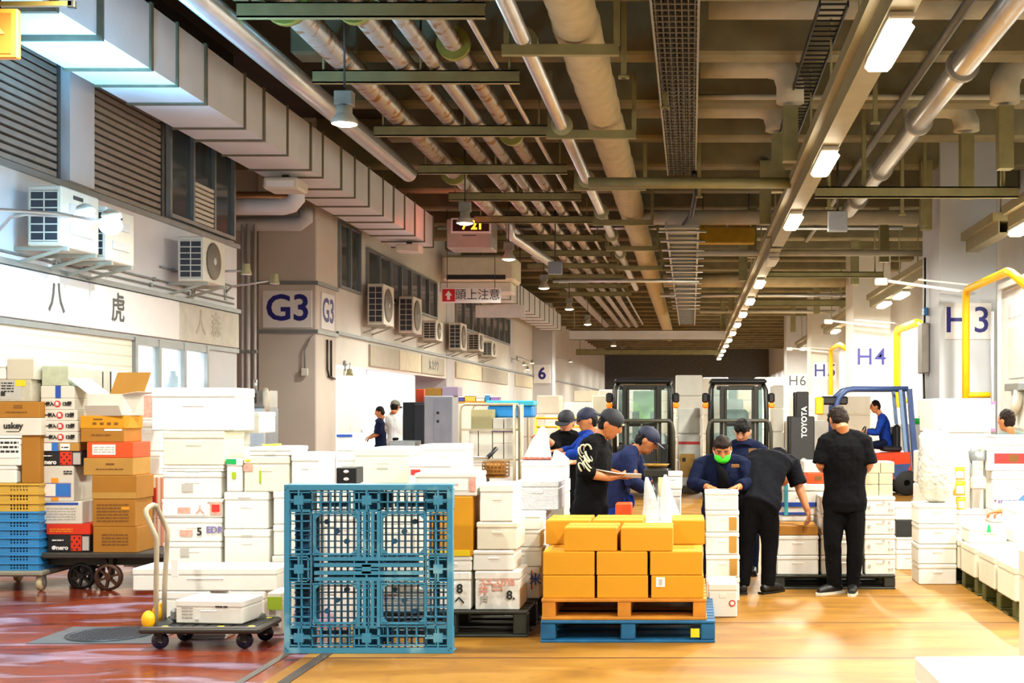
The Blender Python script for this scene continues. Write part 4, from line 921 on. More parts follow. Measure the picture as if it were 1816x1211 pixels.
def hand(mb, wr, d, nrm, thumb, curl=.6, k=1.0):
    """palm, four fingers, thumb; d along the hand, nrm out of the palm, thumb = direction of the thumb side"""
    d = d.normalized(); nrm = (nrm - d * nrm.dot(d)).normalized(); t = thumb - d * thumb.dot(d) - nrm * thumb.dot(nrm); t = t.normalized()
    M = Matrix((t, d, nrm)).transposed()
    mb.ell(wr + d * .045 * k, .04 * k, .052 * k, .017 * k, 12, 8, M)
    mb.tube([wr - d * .02, wr + d * .03], [.024 * k, .026 * k], 10)
    for i, (o, L, r) in enumerate(((.028, .075, .0085), (.0095, .084, .009), (-.0095, .078, .0085), (-.027, .06, .0078))):
        p = wr + d * .085 * k + t * o * k; pts = [p - d * .02 * k, p]; a = 0
        for j, f in enumerate((.45, .32, .23)):
            a += curl * (.7 if j == 0 else .9) * (1 + .12 * i)
            p = p + (d * math.cos(a) + nrm * math.sin(a)) * L * f * k; pts.append(p)
        mb.tube(pts, [r * k * 1.1, r * k * 1.08, r * k, r * k * .95, r * k * .75], 8)
    p0 = wr + d * .02 * k + t * .028 * k; p1 = p0 + (d * .6 + t * .8).normalized() * .04 * k; p2 = p1 + (d * .8 + t * .35 + nrm * .5).normalized() * .03 * k; p3 = p2 + (d * .8 + nrm * .7).normalized() * .024 * k
    mb.tube([p0, p1, p2, p3], [.014 * k, .0115 * k, .0105 * k, .008 * k], 8)
def head_frame(hc, fwd, up):
    f = fwd.normalized(); u = (up - f * up.dot(f)).normalized(); s_ = u.cross(f)      # s_: the person's left
    M = Matrix((s_, f, u)).transposed().to_4x4(); M.translation = hc; return M
def person(label, J, skin=M_skin, hair=M_hair, shirt=M_c_black, trousers=M_c_black, sleeve=1.0, cap=None, capback=False, mask=None, voxel=.0075, face=True, hairstyle='short', glasses=False,
           shoes=M_shoe, soles=None, hem=.0, bulk=1.0, torsoM=None, extra=None, hip_w=1.0, hcurl=(.6, .6), hdir=None, hands=True):
    """J: joints in world coordinates"""
    base = Vector(((J['ankL'].x + J['ankR'].x) / 2, (J['ankL'].y + J['ankR'].y) / 2, 0))
    P = {k: (v - base if isinstance(v, Vector) and k not in ('bend', 'fwd', 'up', 'tfwd', 'hdL', 'hdR', 'pnL', 'pnR', 'thL', 'thR') else v) for k, v in J.items()}
    t = thing('person', label, 'person', base)
    HM = head_frame(P['head'], P['fwd'], P['up']); hm = lambda x, y, z: HM @ Vector((x, y, z)); R3 = HM.to_3x3()
    sh = (P['shL'] + P['shR']) / 2; pel = (P['hipL'] + P['hipR']) / 2
    neck = P['head'] + R3 @ Vector((0, -.035, -.1)); nb = sh + (P['head'] - sh).normalized() * .03
    ax = (P['shL'] - P['shR']).normalized()
    def torso(mb, k=1.0, low=0.0, top=True):
        # elliptical trunk: rings from pelvis to shoulders, wide along the shoulder axis
        up_t = (sh - pel); L = up_t.length; ut = up_t.normalized(); mid = (sh + pel) / 2 + P.get('bend', Vector((0, 0, 0)))
        ring = []
        for f, w, dp in ((-.12, .155 * hip_w, .115), (0.02, .165 * hip_w, .12), (.25, .15, .108), (.5, .16, .112), (.72, .175, .118), (.9, .165, .105), (1.02, .11, .08), (1.1, .06, .055)):
            if f < low: continue
            c = pel + ut * L * f + P.get('bend', Vector((0, 0, 0))) * (1 - (2 * f - 1) ** 2 if 0 < f < 1 else 0)
            ring.append((c, w * k * bulk, dp * k * bulk))
        hax = (P['hipL'] - P['hipR']).normalized(); vs = []; fs = []; n = 20
        for i, (c, w, dp) in enumerate(ring):
            f = i / (len(ring) - 1); a = hax.lerp(ax, f).normalized(); a = (a - ut * a.dot(ut)).normalized(); b_ = ut.cross(a)
            for j in range(n):
                th = 2 * math.pi * j / n; vs.append(c + a * w * math.cos(th) + b_ * dp * math.sin(th))
        for i in range(len(ring) - 1):
            for j in range(n):
                j2 = (j + 1) % n; fs.append((i * n + j, i * n + j2, (i + 1) * n + j2, (i + 1) * n + j))
        fs.append(tuple(range(n))[::-1]); fs.append(tuple((len(ring) - 1) * n + j for j in range(n)))
        mb.add(vs, fs)
    # ---- body
    g = MB(); torso(g, .93)
    g.tube([nb - (neck - nb) * .3, nb, neck, hm(0, -.01, -.03)], [.075, .062, .055, .055], 12)
    g.ell(P['head'], .076, .094, .108, 18, 14, R3)
    g.ell(hm(0, .02, -.06), .056, .066, .062, 14, 10, R3)
    g.ell(hm(0, .045, -.095), .03, .03, .022, 10, 8, R3)
    g.tube([hm(0, .085, .028), hm(0, .103, -.008), hm(0, .108, -.02)], [.008, .012, .013], 8); g.ell(hm(0, .1, -.022), .018, .012, .01, 8, 6, R3)
    for s_ in (-1, 1): g.ell(hm(s_ * .077, -.008, -.008), .011, .02, .032, 8, 8, R3)
    for q in 'LR':
        limb(g, [P['sh' + q], lerp(P['sh' + q], P['el' + q], .4), P['el' + q], lerp(P['el' + q], P['wr' + q], .3), P['wr' + q]], [.058, .05, .042, .042, .027])
        d = P.get('hd' + q) or (P['wr' + q] - P['el' + q]); n_ = P.get('pn' + q) or Vector((0, 0, -1)); th = P.get('th' + q) or ax * (-1 if q == 'L' else 1)
        if hands: hand(g, P['wr' + q], d, n_, th, hcurl[0 if q == 'L' else 1])
        limb(g, [P['hip' + q] + Vector((0, 0, .04)), lerp(P['hip' + q], P['kn' + q], .35), P['kn' + q], lerp(P['kn' + q], P['ank' + q], .3), P['ank' + q]], [.085, .082, .058, .056, .038])
        toe = P.get('toe' + q); 
        if toe is not None: limb(g, [P['ank' + q], P['ank' + q] - Vector((0, 0, .03)), lerp(P['ank' + q] - Vector((0, 0, .03)), toe, .5)], [.034, .03, .016])
    remeshed('body', g, voxel, skin, t, 3)
    # ---- shirt
    g = MB(); torso(g, 1.06, -.2 if hem <= 0 else -.06)
    g.tube([nb - (neck - nb) * .5, nb + (neck - nb) * .25], [.1, .075], 14)
    for q in 'LR':
        a, e, w = P['sh' + q], P['el' + q], P['wr' + q]
        g.ell(a - V((0, 0, .012)), .066 * bulk, .066 * bulk, .062 * bulk, 12, 8); g.tube([nb + (neck - nb) * .1, lerp(nb, a, .5) + V((0, 0, .008)), a], [.07, .066, .058], 12)
        if sleeve <= 1: limb(g, [a, lerp(a, e, .5 * sleeve), lerp(a, e, sleeve)], [.073 * bulk, .07 * bulk, .072 * bulk])
        else: limb(g, [a, lerp(a, e, .5), e, lerp(e, w, .4), lerp(e, w, sleeve - 1)], [.072 * bulk, .066 * bulk, .06 * bulk, .056 * bulk, .046 * bulk])
    for (p0, p1, r0, r1) in (extra or []): g.tube([p0 - base, p1 - base], [r0, r1], 12)
    remeshed('shirt', g, max(voxel, .011), shirt, t, 2, .009, 11, (1, 1, .7))
    # ---- trousers
    g = MB()
    for q in 'LR':
        k = .05
        limb(g, [P['hip' + q] + Vector((0, 0, .05)), lerp(P['hip' + q], P['kn' + q], .3), P['kn' + q], lerp(P['kn' + q], P['ank' + q], .5), P['ank' + q] + Vector((0, 0, -.022))], [.1, .098, .077, .07, .064])
    g.ell(pel, .165 * hip_w, .118, .12, 16, 10)
    up_t = (sh - pel).normalized(); g.tube([pel, pel + up_t * .1], [.13, .13], 16)
    remeshed('trousers', g, max(voxel, .011), trousers, t, 2, .008, 9, (1, 1, .5))
    for q in 'LR':
        toe = P.get('toe' + q)
        if toe is not None:
            g = MB(); a = P['ank' + q]; hd = (toe - a); hd.z = 0; hd = hd.normalized(); heel = a - hd * .06
            b0 = Vector((a.x, a.y, 0)); 
            g.tube([b0 - hd * .075 + Vector((0, 0, .045)), b0 + Vector((0, 0, .055)), b0 + hd * .09 + Vector((0, 0, .045)), b0 + hd * .19 + Vector((0, 0, .032))], [.034, .044, .044, .028], 12)
            g.tube([a + Vector((0, 0, .02)), b0 + Vector((0, 0, .05))], [.048, .042], 12)
            o = remeshed('shoe', g, .009, shoes, t, 2)
            sl = MB(); sl.prism([(p.x, p.y) for p in [b0 - hd * .1 + hd.cross(Vector((0, 0, 1))) * .03, b0 + hd * .05 + hd.cross(Vector((0, 0, 1))) * .045, b0 + hd * .19 + hd.cross(Vector((0, 0, 1))) * .035, b0 + hd * .22, b0 + hd * .19 - hd.cross(Vector((0, 0, 1))) * .035, b0 + hd * .05 - hd.cross(Vector((0, 0, 1))) * .045, b0 - hd * .1 - hd.cross(Vector((0, 0, 1))) * .03]], 'z', 0.0, .022)
            so = sl.build('sole', soles or M_shoe, o)
    # ---- head dress
    if hairstyle:
        g = MB(); g.ell(hm(0, -.018, .03), .083, .092, .094, 16, 12, R3); g.ell(hm(0, -.035, -.01), .08, .075, .085, 14, 10, R3)
        if hairstyle == 'full': g.ell(hm(0, .035, .075), .078, .06, .04, 12, 8, R3); g.ell(hm(.03, .07, .06), .04, .03, .035, 10, 8, R3); g.ell(hm(-.03, .07, .06), .04, .03, .035, 10, 8, R3)
        if hairstyle == 'tied': g.ell(hm(0, -.1, .0), .035, .04, .05, 10, 8, R3); g.ell(hm(0, .04, .07), .07, .05, .035, 12, 8, R3)
        remeshed('hair', g, max(.008, voxel), hair, t, 1, .009, 34)
    if cap:
        g = MB(); vs = []
        g.ell(hm(0, -.008, .045), .089, .107, .083, 18, 12, R3); o = remeshed('cap_crown', g, .009, cap, t, 1)
        f = -1 if capback else 1; n = 14; top = []; 
        for k in range(n + 1):
            a = math.pi * k / n; top.append((.085 * math.cos(a), f * (.075 + .1 * math.sin(a) ** .8)))
        M = HM.copy(); M = M @ Matrix.Translation((0, 0, .035)) @ Matrix.Rotation(-f * .15, 4, 'X')
        MB().prism(top, 'z', 0, .008, M).build('cap_brim', cap, t)
        MB().ell(hm(0, -.008, .128), .008, .008, .005, 8, 6).build('cap_button', cap, t)
        if capback: MB().box(-.025, .092, .04, .025, .1, .055, HM).build('cap_logo', M_print, t)
    if face:
        for s_ in (-1, 1):
            MB().ell(hm(s_ * .031, .082, .012), .012, .008, .006, 10, 8, R3).build('eye', M_eye, t)
            MB().tube([hm(s_ * .014, .091, .03), hm(s_ * .032, .089, .034), hm(s_ * .05, .077, .03)], .0042, 6).build('eyebrow', hair, t)
            if glasses: MB().tube([hm(s_ * .033 + .02 * math.cos(a), .1, .01 + .015 * math.sin(a)) for a in [i * math.pi / 6 for i in range(13)]], .003, 6).build('spectacle_rim', M_eye, t)
        if not mask: MB().ell(hm(0, .086, -.056), .024, .008, .006, 10, 6, R3).build('mouth', M_lip, t)
    if mask:
        g = MB(); g.ell(hm(0, .03, -.05), .074, .09, .056, 16, 10, R3); remeshed('face_mask', g, .009, mask, t, 2, .003, 30)
        for s_ in (-1, 1): MB().tube([hm(s_ * .066, .06, -.03), hm(s_ * .08, .0, .0)], .003, 6).build('mask_loop', M_label, t)
    return t, base, HM
V = Vector
def up_(x, y, z=1): return Vector((x, y, z))

for m_ in (M_c_black, M_c_navy, M_c_char, M_c_blue, M_c_grey, M_c_slate, M_hair, M_hair_b): m_.node_tree.nodes['Principled BSDF'].inputs['Specular IOR Level'].default_value = .12
# man standing with his back to the camera
d = 11.0
person('man in black polo and trousers standing with his back turned by the brown carton', dict(
    head=W(1487, 745, d + .06), fwd=V((-.25, .75, -.6)), up=V((-.1, .5, .85)), shL=W(1466, 779, d), shR=W(1530, 779, d), elL=W(1455, 826, d - .02), elR=W(1541, 826, d - .02),
    wrL=W(1466, 836, d + .24), wrR=W(1530, 838, d + .24), hipL=W(1481, 893, d), hipR=W(1515, 893, d), knL=W(1476, 965, d - .04), knR=W(1517, 965, d - .02), ankL=W(1480, 1034, d), ankR=W(1513, 1036, d),
    toeL=W(1455, 1046, d - .1), toeR=W(1510, 1050, d - .2), hdL=V((.5, .8, 0)), hdR=V((-.5, .8, 0)), pnL=V((0, 0, 1)), pnR=V((0, 0, 1)), thL=V((-1, 0, 0)), thR=V((1, 0, 0))),
    shirt=M_c_black, trousers=M_c_black, sleeve=.95, soles=M_sole, bulk=1.12, hair=M_hair_b, face=False, hairstyle='full')
# bending man
d = 11.0
person('man in dark shirt and black trousers bending deep over the shallow brown carton', dict(
    head=W(1392, 838, d + .6), fwd=V((.35, .6, -.7)), up=V((.4, .7, .5)), shL=W(1352, 815, d + .4), shR=W(1402, 818, d + .36), elL=W(1356, 868, d + .5), elR=W(1417, 862, d + .32),
    wrL=W(1344, 907, d + .35), wrR=W(1432, 906, d + .2), hipL=W(1331, 893, d), hipR=W(1361, 893, d), knL=W(1323, 965, d + .02), knR=W(1365, 965, d + .02), ankL=W(1317, 1034, d), ankR=W(1362, 1034, d),
    toeL=W(1312, 1046, d + .2), toeR=W(1380, 1046, d + .1), bend=V((-.02, .02, .12)), hdL=V((0, -.1, -1)), hdR=V((.25, 0, -1)), pnL=V((0, -1, 0)), pnR=V((-1, .2, 0)), thL=V((1, 0, 0)), thR=V((-.3, -1, 0))),
    shirt=M_c_char, trousers=M_c_black, sleeve=.95, bulk=1.15, face=False, hip_w=1.0, hcurl=(.4, .9))
# hooded man with notebook
d = 10.4
hp, hb, hHM = person('man in black hoodie and backwards cap reading a notepad', dict(
    head=W(1083, 752, d), fwd=V((.85, -.25, -.5)), up=V((.45, -.1, .9)), shR=W(1046, 786, d - .19), shL=W(1068, 790, d + .19), elR=W(1036, 838, d - .25), elL=W(1072, 836, d + .22),
    wrR=W(1080, 848, d - .16), wrL=W(1108, 845, d + .06), hipL=W(1050, 905, d + .08), hipR=W(1040, 905, d - .09), knL=W(1052, 985, d + .1), knR=W(1042, 985, d - .1), ankL=W(1046, 1062, d + .1), ankR=W(1036, 1062, d - .1),
    toeL=W(1078, 1068, d + .1), toeR=W(1068, 1068, d - .12), hdR=V((1, .1, .1)), hdL=V((.8, -.5, 0)), pnR=V((0, .3, 1)), pnL=V((0, 0, 1)), thR=V((.2, .9, .6)), thL=V((.4, -.8, .5))),
    shirt=M_c_black, trousers=M_c_black, sleeve=1.12, cap=mat('black_cap_cloth', '#141620', .7), capback=True, bulk=1.12, hcurl=(.8, .5))
np_ = thing('notepad', 'open white notepad in the hands of the hooded man', 'notepad', W(1096, 843, d - .1))
Mn = Matrix.Rotation(math.radians(10), 4, 'Y') @ Matrix.Rotation(math.radians(-12), 4, 'X')
MB().box(-.19, -.1, 0, .0, .1, .006, Mn).box(.0, -.1, .0, .19, .1, .006, Mn @ Matrix.Rotation(math.radians(-8), 4, 'Y')).build('page', M_label, np_)
g = MB()
for k in range(5): g.box(-.16 + .03 * k, -.07, .0062, -.15 + .03 * k, .06, .0068, Mn)
g.build('handwriting', M_ink, np_)
# pale swirling print on the sleeve and chest
g = MB(); rnd = random.Random(9)
sR = W(1042, 792, d - .19) - hb; eR = W(1036, 832, d - .25) - hb
for k in range(9):
    f = k / 9; c = lerp(sR, eR, .1 + f * .85) + V((rnd.uniform(-.03, .04), -.078, rnd.uniform(-.01, .01)))
    g.tube([c + V((.035 * math.cos(a + k) * (1 - a / 9), -.004 * math.sin(a), .05 * math.sin(a + k * .7) * (1 - a / 9))) for a in [i * .55 for i in range(9)]], [.009 * (1 - i / 10) for i in range(9)], 6)
g.build('sleeve_print', M_print, hp)
# bent man in navy cap
d = 11.35
person('man in slate blue shirt and navy cap bending over the weighing scale', dict(
    head=W(1148, 781, d), fwd=V((.9, -.15, -.55)), up=V((.5, 0, .9)), shR=W(1112, 806, d - .18), shL=W(1122, 806, d + .18), elR=W(1121, 855, d - .2), elL=W(1142, 850, d + .2),
    wrR=W(1146, 868, d - .05), wrL=W(1160, 856, d + .1), hipL=W(1096, 890, d + .09), hipR=W(1092, 892, d - .09), knL=W(1106, 965, d + .1), knR=W(1098, 965, d - .1), ankL=W(1096, 1034, d + .1), ankR=W(1090, 1034, d - .1),
    toeL=W(1124, 1040, d + .1), toeR=W(1116, 1040, d - .1), bend=V((-.05, 0, .05)), pnR=V((0, .4, 1)), pnL=V((0, 0, 1))),
    shirt=M_c_slate, trousers=M_c_blue, sleeve=1.85, cap=mat('navy_cap_cloth', '#141a36', .7), bulk=1.12)
# masked woman writing on the tall stack
d = 11.15
wp, wb, wHM = person('person in navy jacket and green face mask writing on the tall foam stack', dict(
    head=W(1281, 797, d - .06), fwd=V((.02, -.85, -.45)), up=V((0, -.4, .9)), shR=W(1245, 822, d + .02), shL=W(1318, 822, d + .02), elR=W(1229, 858, d - .08), elL=W(1329, 856, d - .08),
    wrR=W(1256, 864, d - .28), wrL=W(1309, 864, d - .28), hipL=W(1296, 905, d + .1), hipR=W(1264, 905, d + .1), knL=W(1294, 975, d + .08), knR=W(1262, 975, d + .08), ankL=W(1294, 1040, d + .15), ankR=W(1260, 1040, d + .15),
    toeL=W(1296, 1046, d), toeR=W(1258, 1046, d), hdR=V((.7, -.6, -.1)), hdL=V((-.7, -.6, -.1)), pnR=V((0, -.2, -1)), pnL=V((0, -.2, -1)), thR=V((.5, -.8, 0)), thL=V((-.5, -.8, 0))),
    shirt=M_c_navy, trousers=M_c_navy, sleeve=1.85, mask=M_mask, hairstyle='tied', hair=M_hair_b, bulk=1.08)
MB().tube([W(1272, 822, d - .12) - wb, W(1283, 840, d - .14) - wb, W(1283, 866, d - .14) - wb], [.01, .04, .05], 10).build('inner_shirt', M_c_black, wp)
MB().rbox(-.035, 0, -.015, .035, .006, .015, .004).build('chest_logo', M_inkbrown, wp).location = W(1304, 826, d - .13) - wb
np2 = thing('paper_slip', 'sheet of paper under the hands on the tall foam stack', 'paper', W(1281, 869.4, 10.72))
MB().box(-.1, -.07, .001, .1, .07, .004).build('sheet', M_label, np2); MB().cyl((-.03, 0, .008), (.07, -.04, .01), .004, n=8).build('pen', M_ink, np2)
# man behind her
d = 12.2
mp, mb_, mHM = person('dark-haired man in navy jacket standing behind the masked person', dict(
    head=W(1317, 764, d), fwd=V((-.25, -.8, -.5)), up=V((0, -.4, .9)), shR=W(1289, 795, d + .04), shL=W(1349, 795, d + .04), elR=W(1283, 845, d), elL=W(1358, 845, d), wrR=W(1297, 878, d - .2), wrL=W(1340, 878, d - .2),
    hipL=W(1334, 880, d + .08), hipR=W(1304, 880, d + .08), knL=W(1334, 950, d + .06), knR=W(1304, 950, d + .06), ankL=W(1334, 1012, d + .1), ankR=W(1302, 1012, d + .1), toeL=W(1336, 1020, d - .1), toeR=W(1300, 1020, d - .1)),
    shirt=M_c_navy, trousers=M_c_navy, sleeve=1.85, hairstyle='full', skin=M_skin_b)
MB().rbox(-.04, 0, -.02, .04, .006, .02, .004).build('chest_logo', M_inkbrown, mp).location = W(1335, 799, d - .12) - mb_
# two men reaching toward the bags
d = 13.4
person('man in black shirt and dark cap reaching toward the plastic bag', dict(
    head=W(1004, 748, d), fwd=V((-.25, -.9, -.3)), up=V((0, -.2, 1)), shR=W(986, 775, d + .03), shL=W(1024, 776, d + .03), elR=W(985, 793, d - .15), elL=W(1026, 815, d - .05), wrR=W(966, 775, d - .3), wrL=W(1012, 820, d - .2),
    hipL=W(1016, 865, d + .08), hipR=W(992, 865, d + .08), knL=W(1016, 930, d + .06), knR=W(992, 930, d + .06), ankL=W(1016, 988, d + .1), ankR=W(990, 988, d + .1), toeL=W(1016, 992, d), toeR=W(988, 992, d), hdR=V((-.9, -.2, .3)), pnR=V((0, 0, -1))),
    shirt=M_c_black, trousers=M_c_black, sleeve=1.15, cap=MATS['black_cap_cloth'], skin=M_skin_b, voxel=.009)
d = 12.6
person('man in spectacles and navy cap partly hidden behind the hooded man', dict(
    head=W(1041, 745, d), fwd=V((-.9, -.35, -.15)), up=V((-.1, 0, 1)), shR=W(1040, 778, d + .18), shL=W(1044, 778, d - .18), elR=W(1016, 800, d + .2), elL=W(1024, 806, d - .22), wrR=W(990, 800, d + .1), wrL=W(1002, 806, d - .1),
    hipL=W(1046, 875, d - .09), hipR=W(1046, 875, d + .09), knL=W(1044, 945, d - .1), knR=W(1044, 945, d + .1), ankL=W(1048, 1005, d - .1), ankR=W(1048, 1005, d + .1), toeL=W(1022, 1010, d - .1), toeR=W(1022, 1010, d + .1)),
    shirt=M_c_blue, trousers=M_c_navy, sleeve=1.8, cap=MATS['navy_cap_cloth'], glasses=True, voxel=.009)
# forklift driver
d = 24.0
person('driver in blue overalls seated on the red and blue forklift', dict(
    head=W(1552, 721, d), fwd=V((-1, -.15, -.25)), up=V((-.15, 0, 1)), shR=W(1564, 742, d + .18), shL=W(1566, 742, d - .18), elR=W(1556, 765, d + .22), elL=W(1556, 768, d - .24), wrR=W(1535, 764, d + .14), wrL=W(1535, 766, d - .14),
    hipL=W(1572, 788, d - .09), hipR=W(1572, 788, d + .09), knL=W(1542, 790, d - .12), knR=W(1542, 790, d + .12), ankL=W(1540, 822, d - .12), ankR=W(1540, 822, d + .12), toeL=W(1524, 826, d - .12), toeR=W(1524, 826, d + .12)),
    shirt=M_c_blue, trousers=M_c_navy, sleeve=1.85, voxel=.012)
# man at the edge, seen from behind
d = 13.9
person('dark-haired man in a grey shirt seen from behind among the white boxes', dict(
    head=W(1784, 745, d), fwd=V((-.6, .8, -.1)), up=V((0, 0, 1)), shR=W(1816, 777, d + .05), shL=W(1772, 779, d - .05), elR=W(1822, 840, d + .05), elL=W(1766, 838, d - .05), wrR=W(1810, 868, d + .2), wrL=W(1770, 868, d + .2),
    hipL=W(1780, 880, d), hipR=W(1808, 880, d), knL=W(1780, 940, d), knR=W(1808, 940, d), ankL=W(1780, 985, d), ankR=W(1808, 985, d), toeL=W(1778, 992, d + .15), toeR=W(1806, 992, d + .15)),
    shirt=M_c_grey, trousers=M_c_char, sleeve=1.5, hair=M_hair_b, face=False, voxel=.009)
# far stall keeper
d = 25.6
person('stall keeper in navy apron standing in the far doorway', dict(
    head=W(673, 731, d), fwd=V((-.9, -.2, -.3)), up=V((0, 0, 1)), shR=W(674, 749, d + .17), shL=W(674, 749, d - .17), elR=W(668, 768, d + .2), elL=W(670, 770, d - .2), wrR=W(656, 774, d + .1), wrL=W(658, 776, d - .1),
    hipL=W(676, 797, d - .08), hipR=W(676, 797, d + .08), knL=W(676, 830, d - .08), knR=W(676, 830, d + .08), ankL=W(677, 862, d - .08), ankR=W(677, 862, d + .08), toeL=W(662, 865, d - .08), toeR=W(662, 865, d + .08)),
    shirt=M_c_navy, trousers=M_c_navy, sleeve=1.0, voxel=.014, face=False)
# worker leaning in from the edge in blue
d = 12.35
person('worker in bright blue sleeves leaning over the white boxes at the picture edge', dict(
    head=W(1860, 850, d), fwd=V((-.8, -.1, -.6)), up=V((-.5, 0, .8)), shR=W(1842, 872, d + .15), shL=W(1842, 876, d - .17), elR=W(1808, 898, d + .14), elL=W(1806, 903, d - .2), wrR=W(1782, 905, d + .1), wrL=W(1775, 906, d - .18),
    hipL=W(1900, 920, d - .08), hipR=W(1900, 920, d + .08), knL=W(1895, 970, d - .08), knR=W(1895, 970, d + .08), ankL=W(1902, 1005, d - .08), ankR=W(1902, 1005, d + .08), toeL=W(1880, 1012, d - .08), toeR=W(1880, 1012, d + .08)),
    shirt=mat('bright_blue_cloth', '#2b62d0', .7, var=.12, bump=.25), trousers=M_c_navy, sleeve=1.12, face=False, voxel=.009)

d = 23.4
person('stall worker in white coat and grey cap standing by the black fridge', dict(
    head=W(701, 721, d), fwd=V((.3, .9, -.25)), up=V((0, 0, 1)), shR=W(713, 738, d), shL=W(690, 738, d), elR=W(715, 760, d), elL=W(688, 760, d), wrR=W(711, 772, d + .15), wrL=W(692, 772, d + .15),
    hipL=W(696, 785, d), hipR=W(708, 785, d), knL=W(696, 830, d), knR=W(708, 830, d), ankL=W(696, 872, d), ankR=W(708, 872, d), toeL=W(695, 879, d + .2), toeR=W(709, 879, d + .2)),
    shirt=mat('white_coat_cloth', '#dfe3e2', .7, bump=.2), trousers=M_c_char, sleeve=1.85, cap=mat('grey_cap_cloth', '#6d6c60', .8), face=False, voxel=.014)
# ================================================================== upright blue pallet
DU = 8.28
bp = thing('plastic_pallet', 'worn light blue plastic pallet standing on its edge before the foam boxes', 'pallet', (X(653, DU), DU, 0.002))
M_bp = mat('worn_blue_plastic', '#3a86a8', .42, var=.25, scale=5, col2='#73adc0', thresh=.62)
PW = 1.1; a = PW / 2; T = .15
def zbar(g, x0, z0, x1, z1, y0, y1): g.box(x0, y0, z0, x1, y1, z1)
g = MB()                                            # outer rim of the face turned to the camera
for q in ((-a, .035, -a + .035, PW - .035), (a - .035, .035, a, PW - .035), (-a, 0, a, .035), (-a, PW - .035, a, PW)): zbar(g, q[0], q[1], q[2], q[3], 0, .03)
g.rbox(-a + .002, .03, .012, -a + .012, .06, PW - .012, .003).rbox(a - .012, .03, .012, a - .002, .06, PW - .012, .003).rbox(-a, .03, PW - .012, a, T, PW, .003).rbox(-a, .03, 0, a, T, .012, .003)
g.build('rim', M_bp, bp)
for sx in (-1, 1):
    for z0 in (.02, PW - .02):
        for k in range(2): MB().cyl((sx * (a - .012 - .014 * k), -.001, z0 + (.012 if z0 < .5 else -.012) * (1 - k) * 1.0), (sx * (a - .012 - .014 * k), .002, z0 + (.012 if z0 < .5 else -.012) * (1 - k)), .004, n=8).build('rivet_hole', M_dark, bp)
win = [(-.353, -.072), (.087, .366)]; wz = [(.197, .452), (.648, .91)]
M_bpd = mat('shaded_blue_plastic', '#1d5676', .45, var=.2, scale=6)  # darker copy of the pallet blue, painting in shade of the recessed deck
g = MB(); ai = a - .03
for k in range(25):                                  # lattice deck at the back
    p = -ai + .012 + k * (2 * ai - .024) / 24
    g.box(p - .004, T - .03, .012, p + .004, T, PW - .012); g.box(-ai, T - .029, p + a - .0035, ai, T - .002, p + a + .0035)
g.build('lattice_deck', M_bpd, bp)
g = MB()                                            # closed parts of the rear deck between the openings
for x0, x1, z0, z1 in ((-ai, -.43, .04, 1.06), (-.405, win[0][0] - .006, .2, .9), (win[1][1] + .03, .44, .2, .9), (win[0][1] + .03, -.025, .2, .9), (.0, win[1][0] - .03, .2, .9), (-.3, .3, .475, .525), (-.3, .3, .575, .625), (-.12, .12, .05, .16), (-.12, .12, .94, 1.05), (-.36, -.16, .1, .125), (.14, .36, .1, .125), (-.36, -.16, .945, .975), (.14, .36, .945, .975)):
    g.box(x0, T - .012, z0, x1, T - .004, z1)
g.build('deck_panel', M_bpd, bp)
g = MB()                                            # lattice of the front boards around the four openings
def inwin(x, z): return any(w0 < x < w1 for w0, w1 in win) and any(z0 < z < z1 for z0, z1 in wz)
xs = sorted(set([-a + .035, a - .035] + [-a + .05 + k * .0625 for k in range(1, 16)])); zs = sorted(set([.05, PW - .05] + [v for w_ in wz for v in w_] + [.05 + k * .0625 for k in range(1, 16)]))
for x in xs:
    for z0, z1 in zip(zs, zs[1:]):
        if not inwin(x, (z0 + z1) / 2) and not (.47 < z0 and z1 < .63 and abs(x) < .36): g.box(x - .0035, .004, z0, x + .0035, .03, z1)
for z in zs:
    for x0, x1 in zip(xs, xs[1:]):
        if not inwin((x0 + x1) / 2, z) and not (abs(z - PW / 2) < .08 and abs((x0 + x1) / 2) < .36): g.box(x0, .004, z - .0035, x1, .03, z + .0035)
g.build('lattice_face', M_bp, bp)
for w0, w1 in win:                                  # window surrounds with chamfered corners
    for z0, z1 in wz:
        g = MB(); e = .007; c = .042
        for q in ((w0 - e, z0 - e, w1 + e, z0), (w0 - e, z1, w1 + e, z1 + e), (w0 - e, z0, w0, z1), (w1, z0, w1 + e, z1)): zbar(g, *q, -.001, .05)
        for sx, sz in ((w0, z0), (w1, z0), (w0, z1), (w1, z1)):
            dx = c if sx == w0 else -c; dz = c if sz == z0 else -c
            g.prism([(sx, sz), (sx + dx, sz), (sx, sz + dz)], 'y', .004, .02)
        g.build('opening_surround', M_bp, bp)
for o_ in (-.066, -.026, .026, .066):               # central cross of channels
    MB().box(win[0][0], .0, PW / 2 + o_ - .0115, win[1][1], .04, PW / 2 + o_ + .0115).build('cross_beam', M_bp, bp)
    for z0, z1 in ((.17, .478), (.622, .93)): MB().box(o_ + .0 - .0105, .001, z0, o_ + .0105, .041, z1).build('cross_beam', M_bp, bp)
for x0, x1 in ((-.1, -.045), (.045, .1)):
    for z0, z1 in ((.46, .478), (.622, .64)): MB().box(x0, .01, z0, x1, .03, z1).build('brace', M_bp, bp)
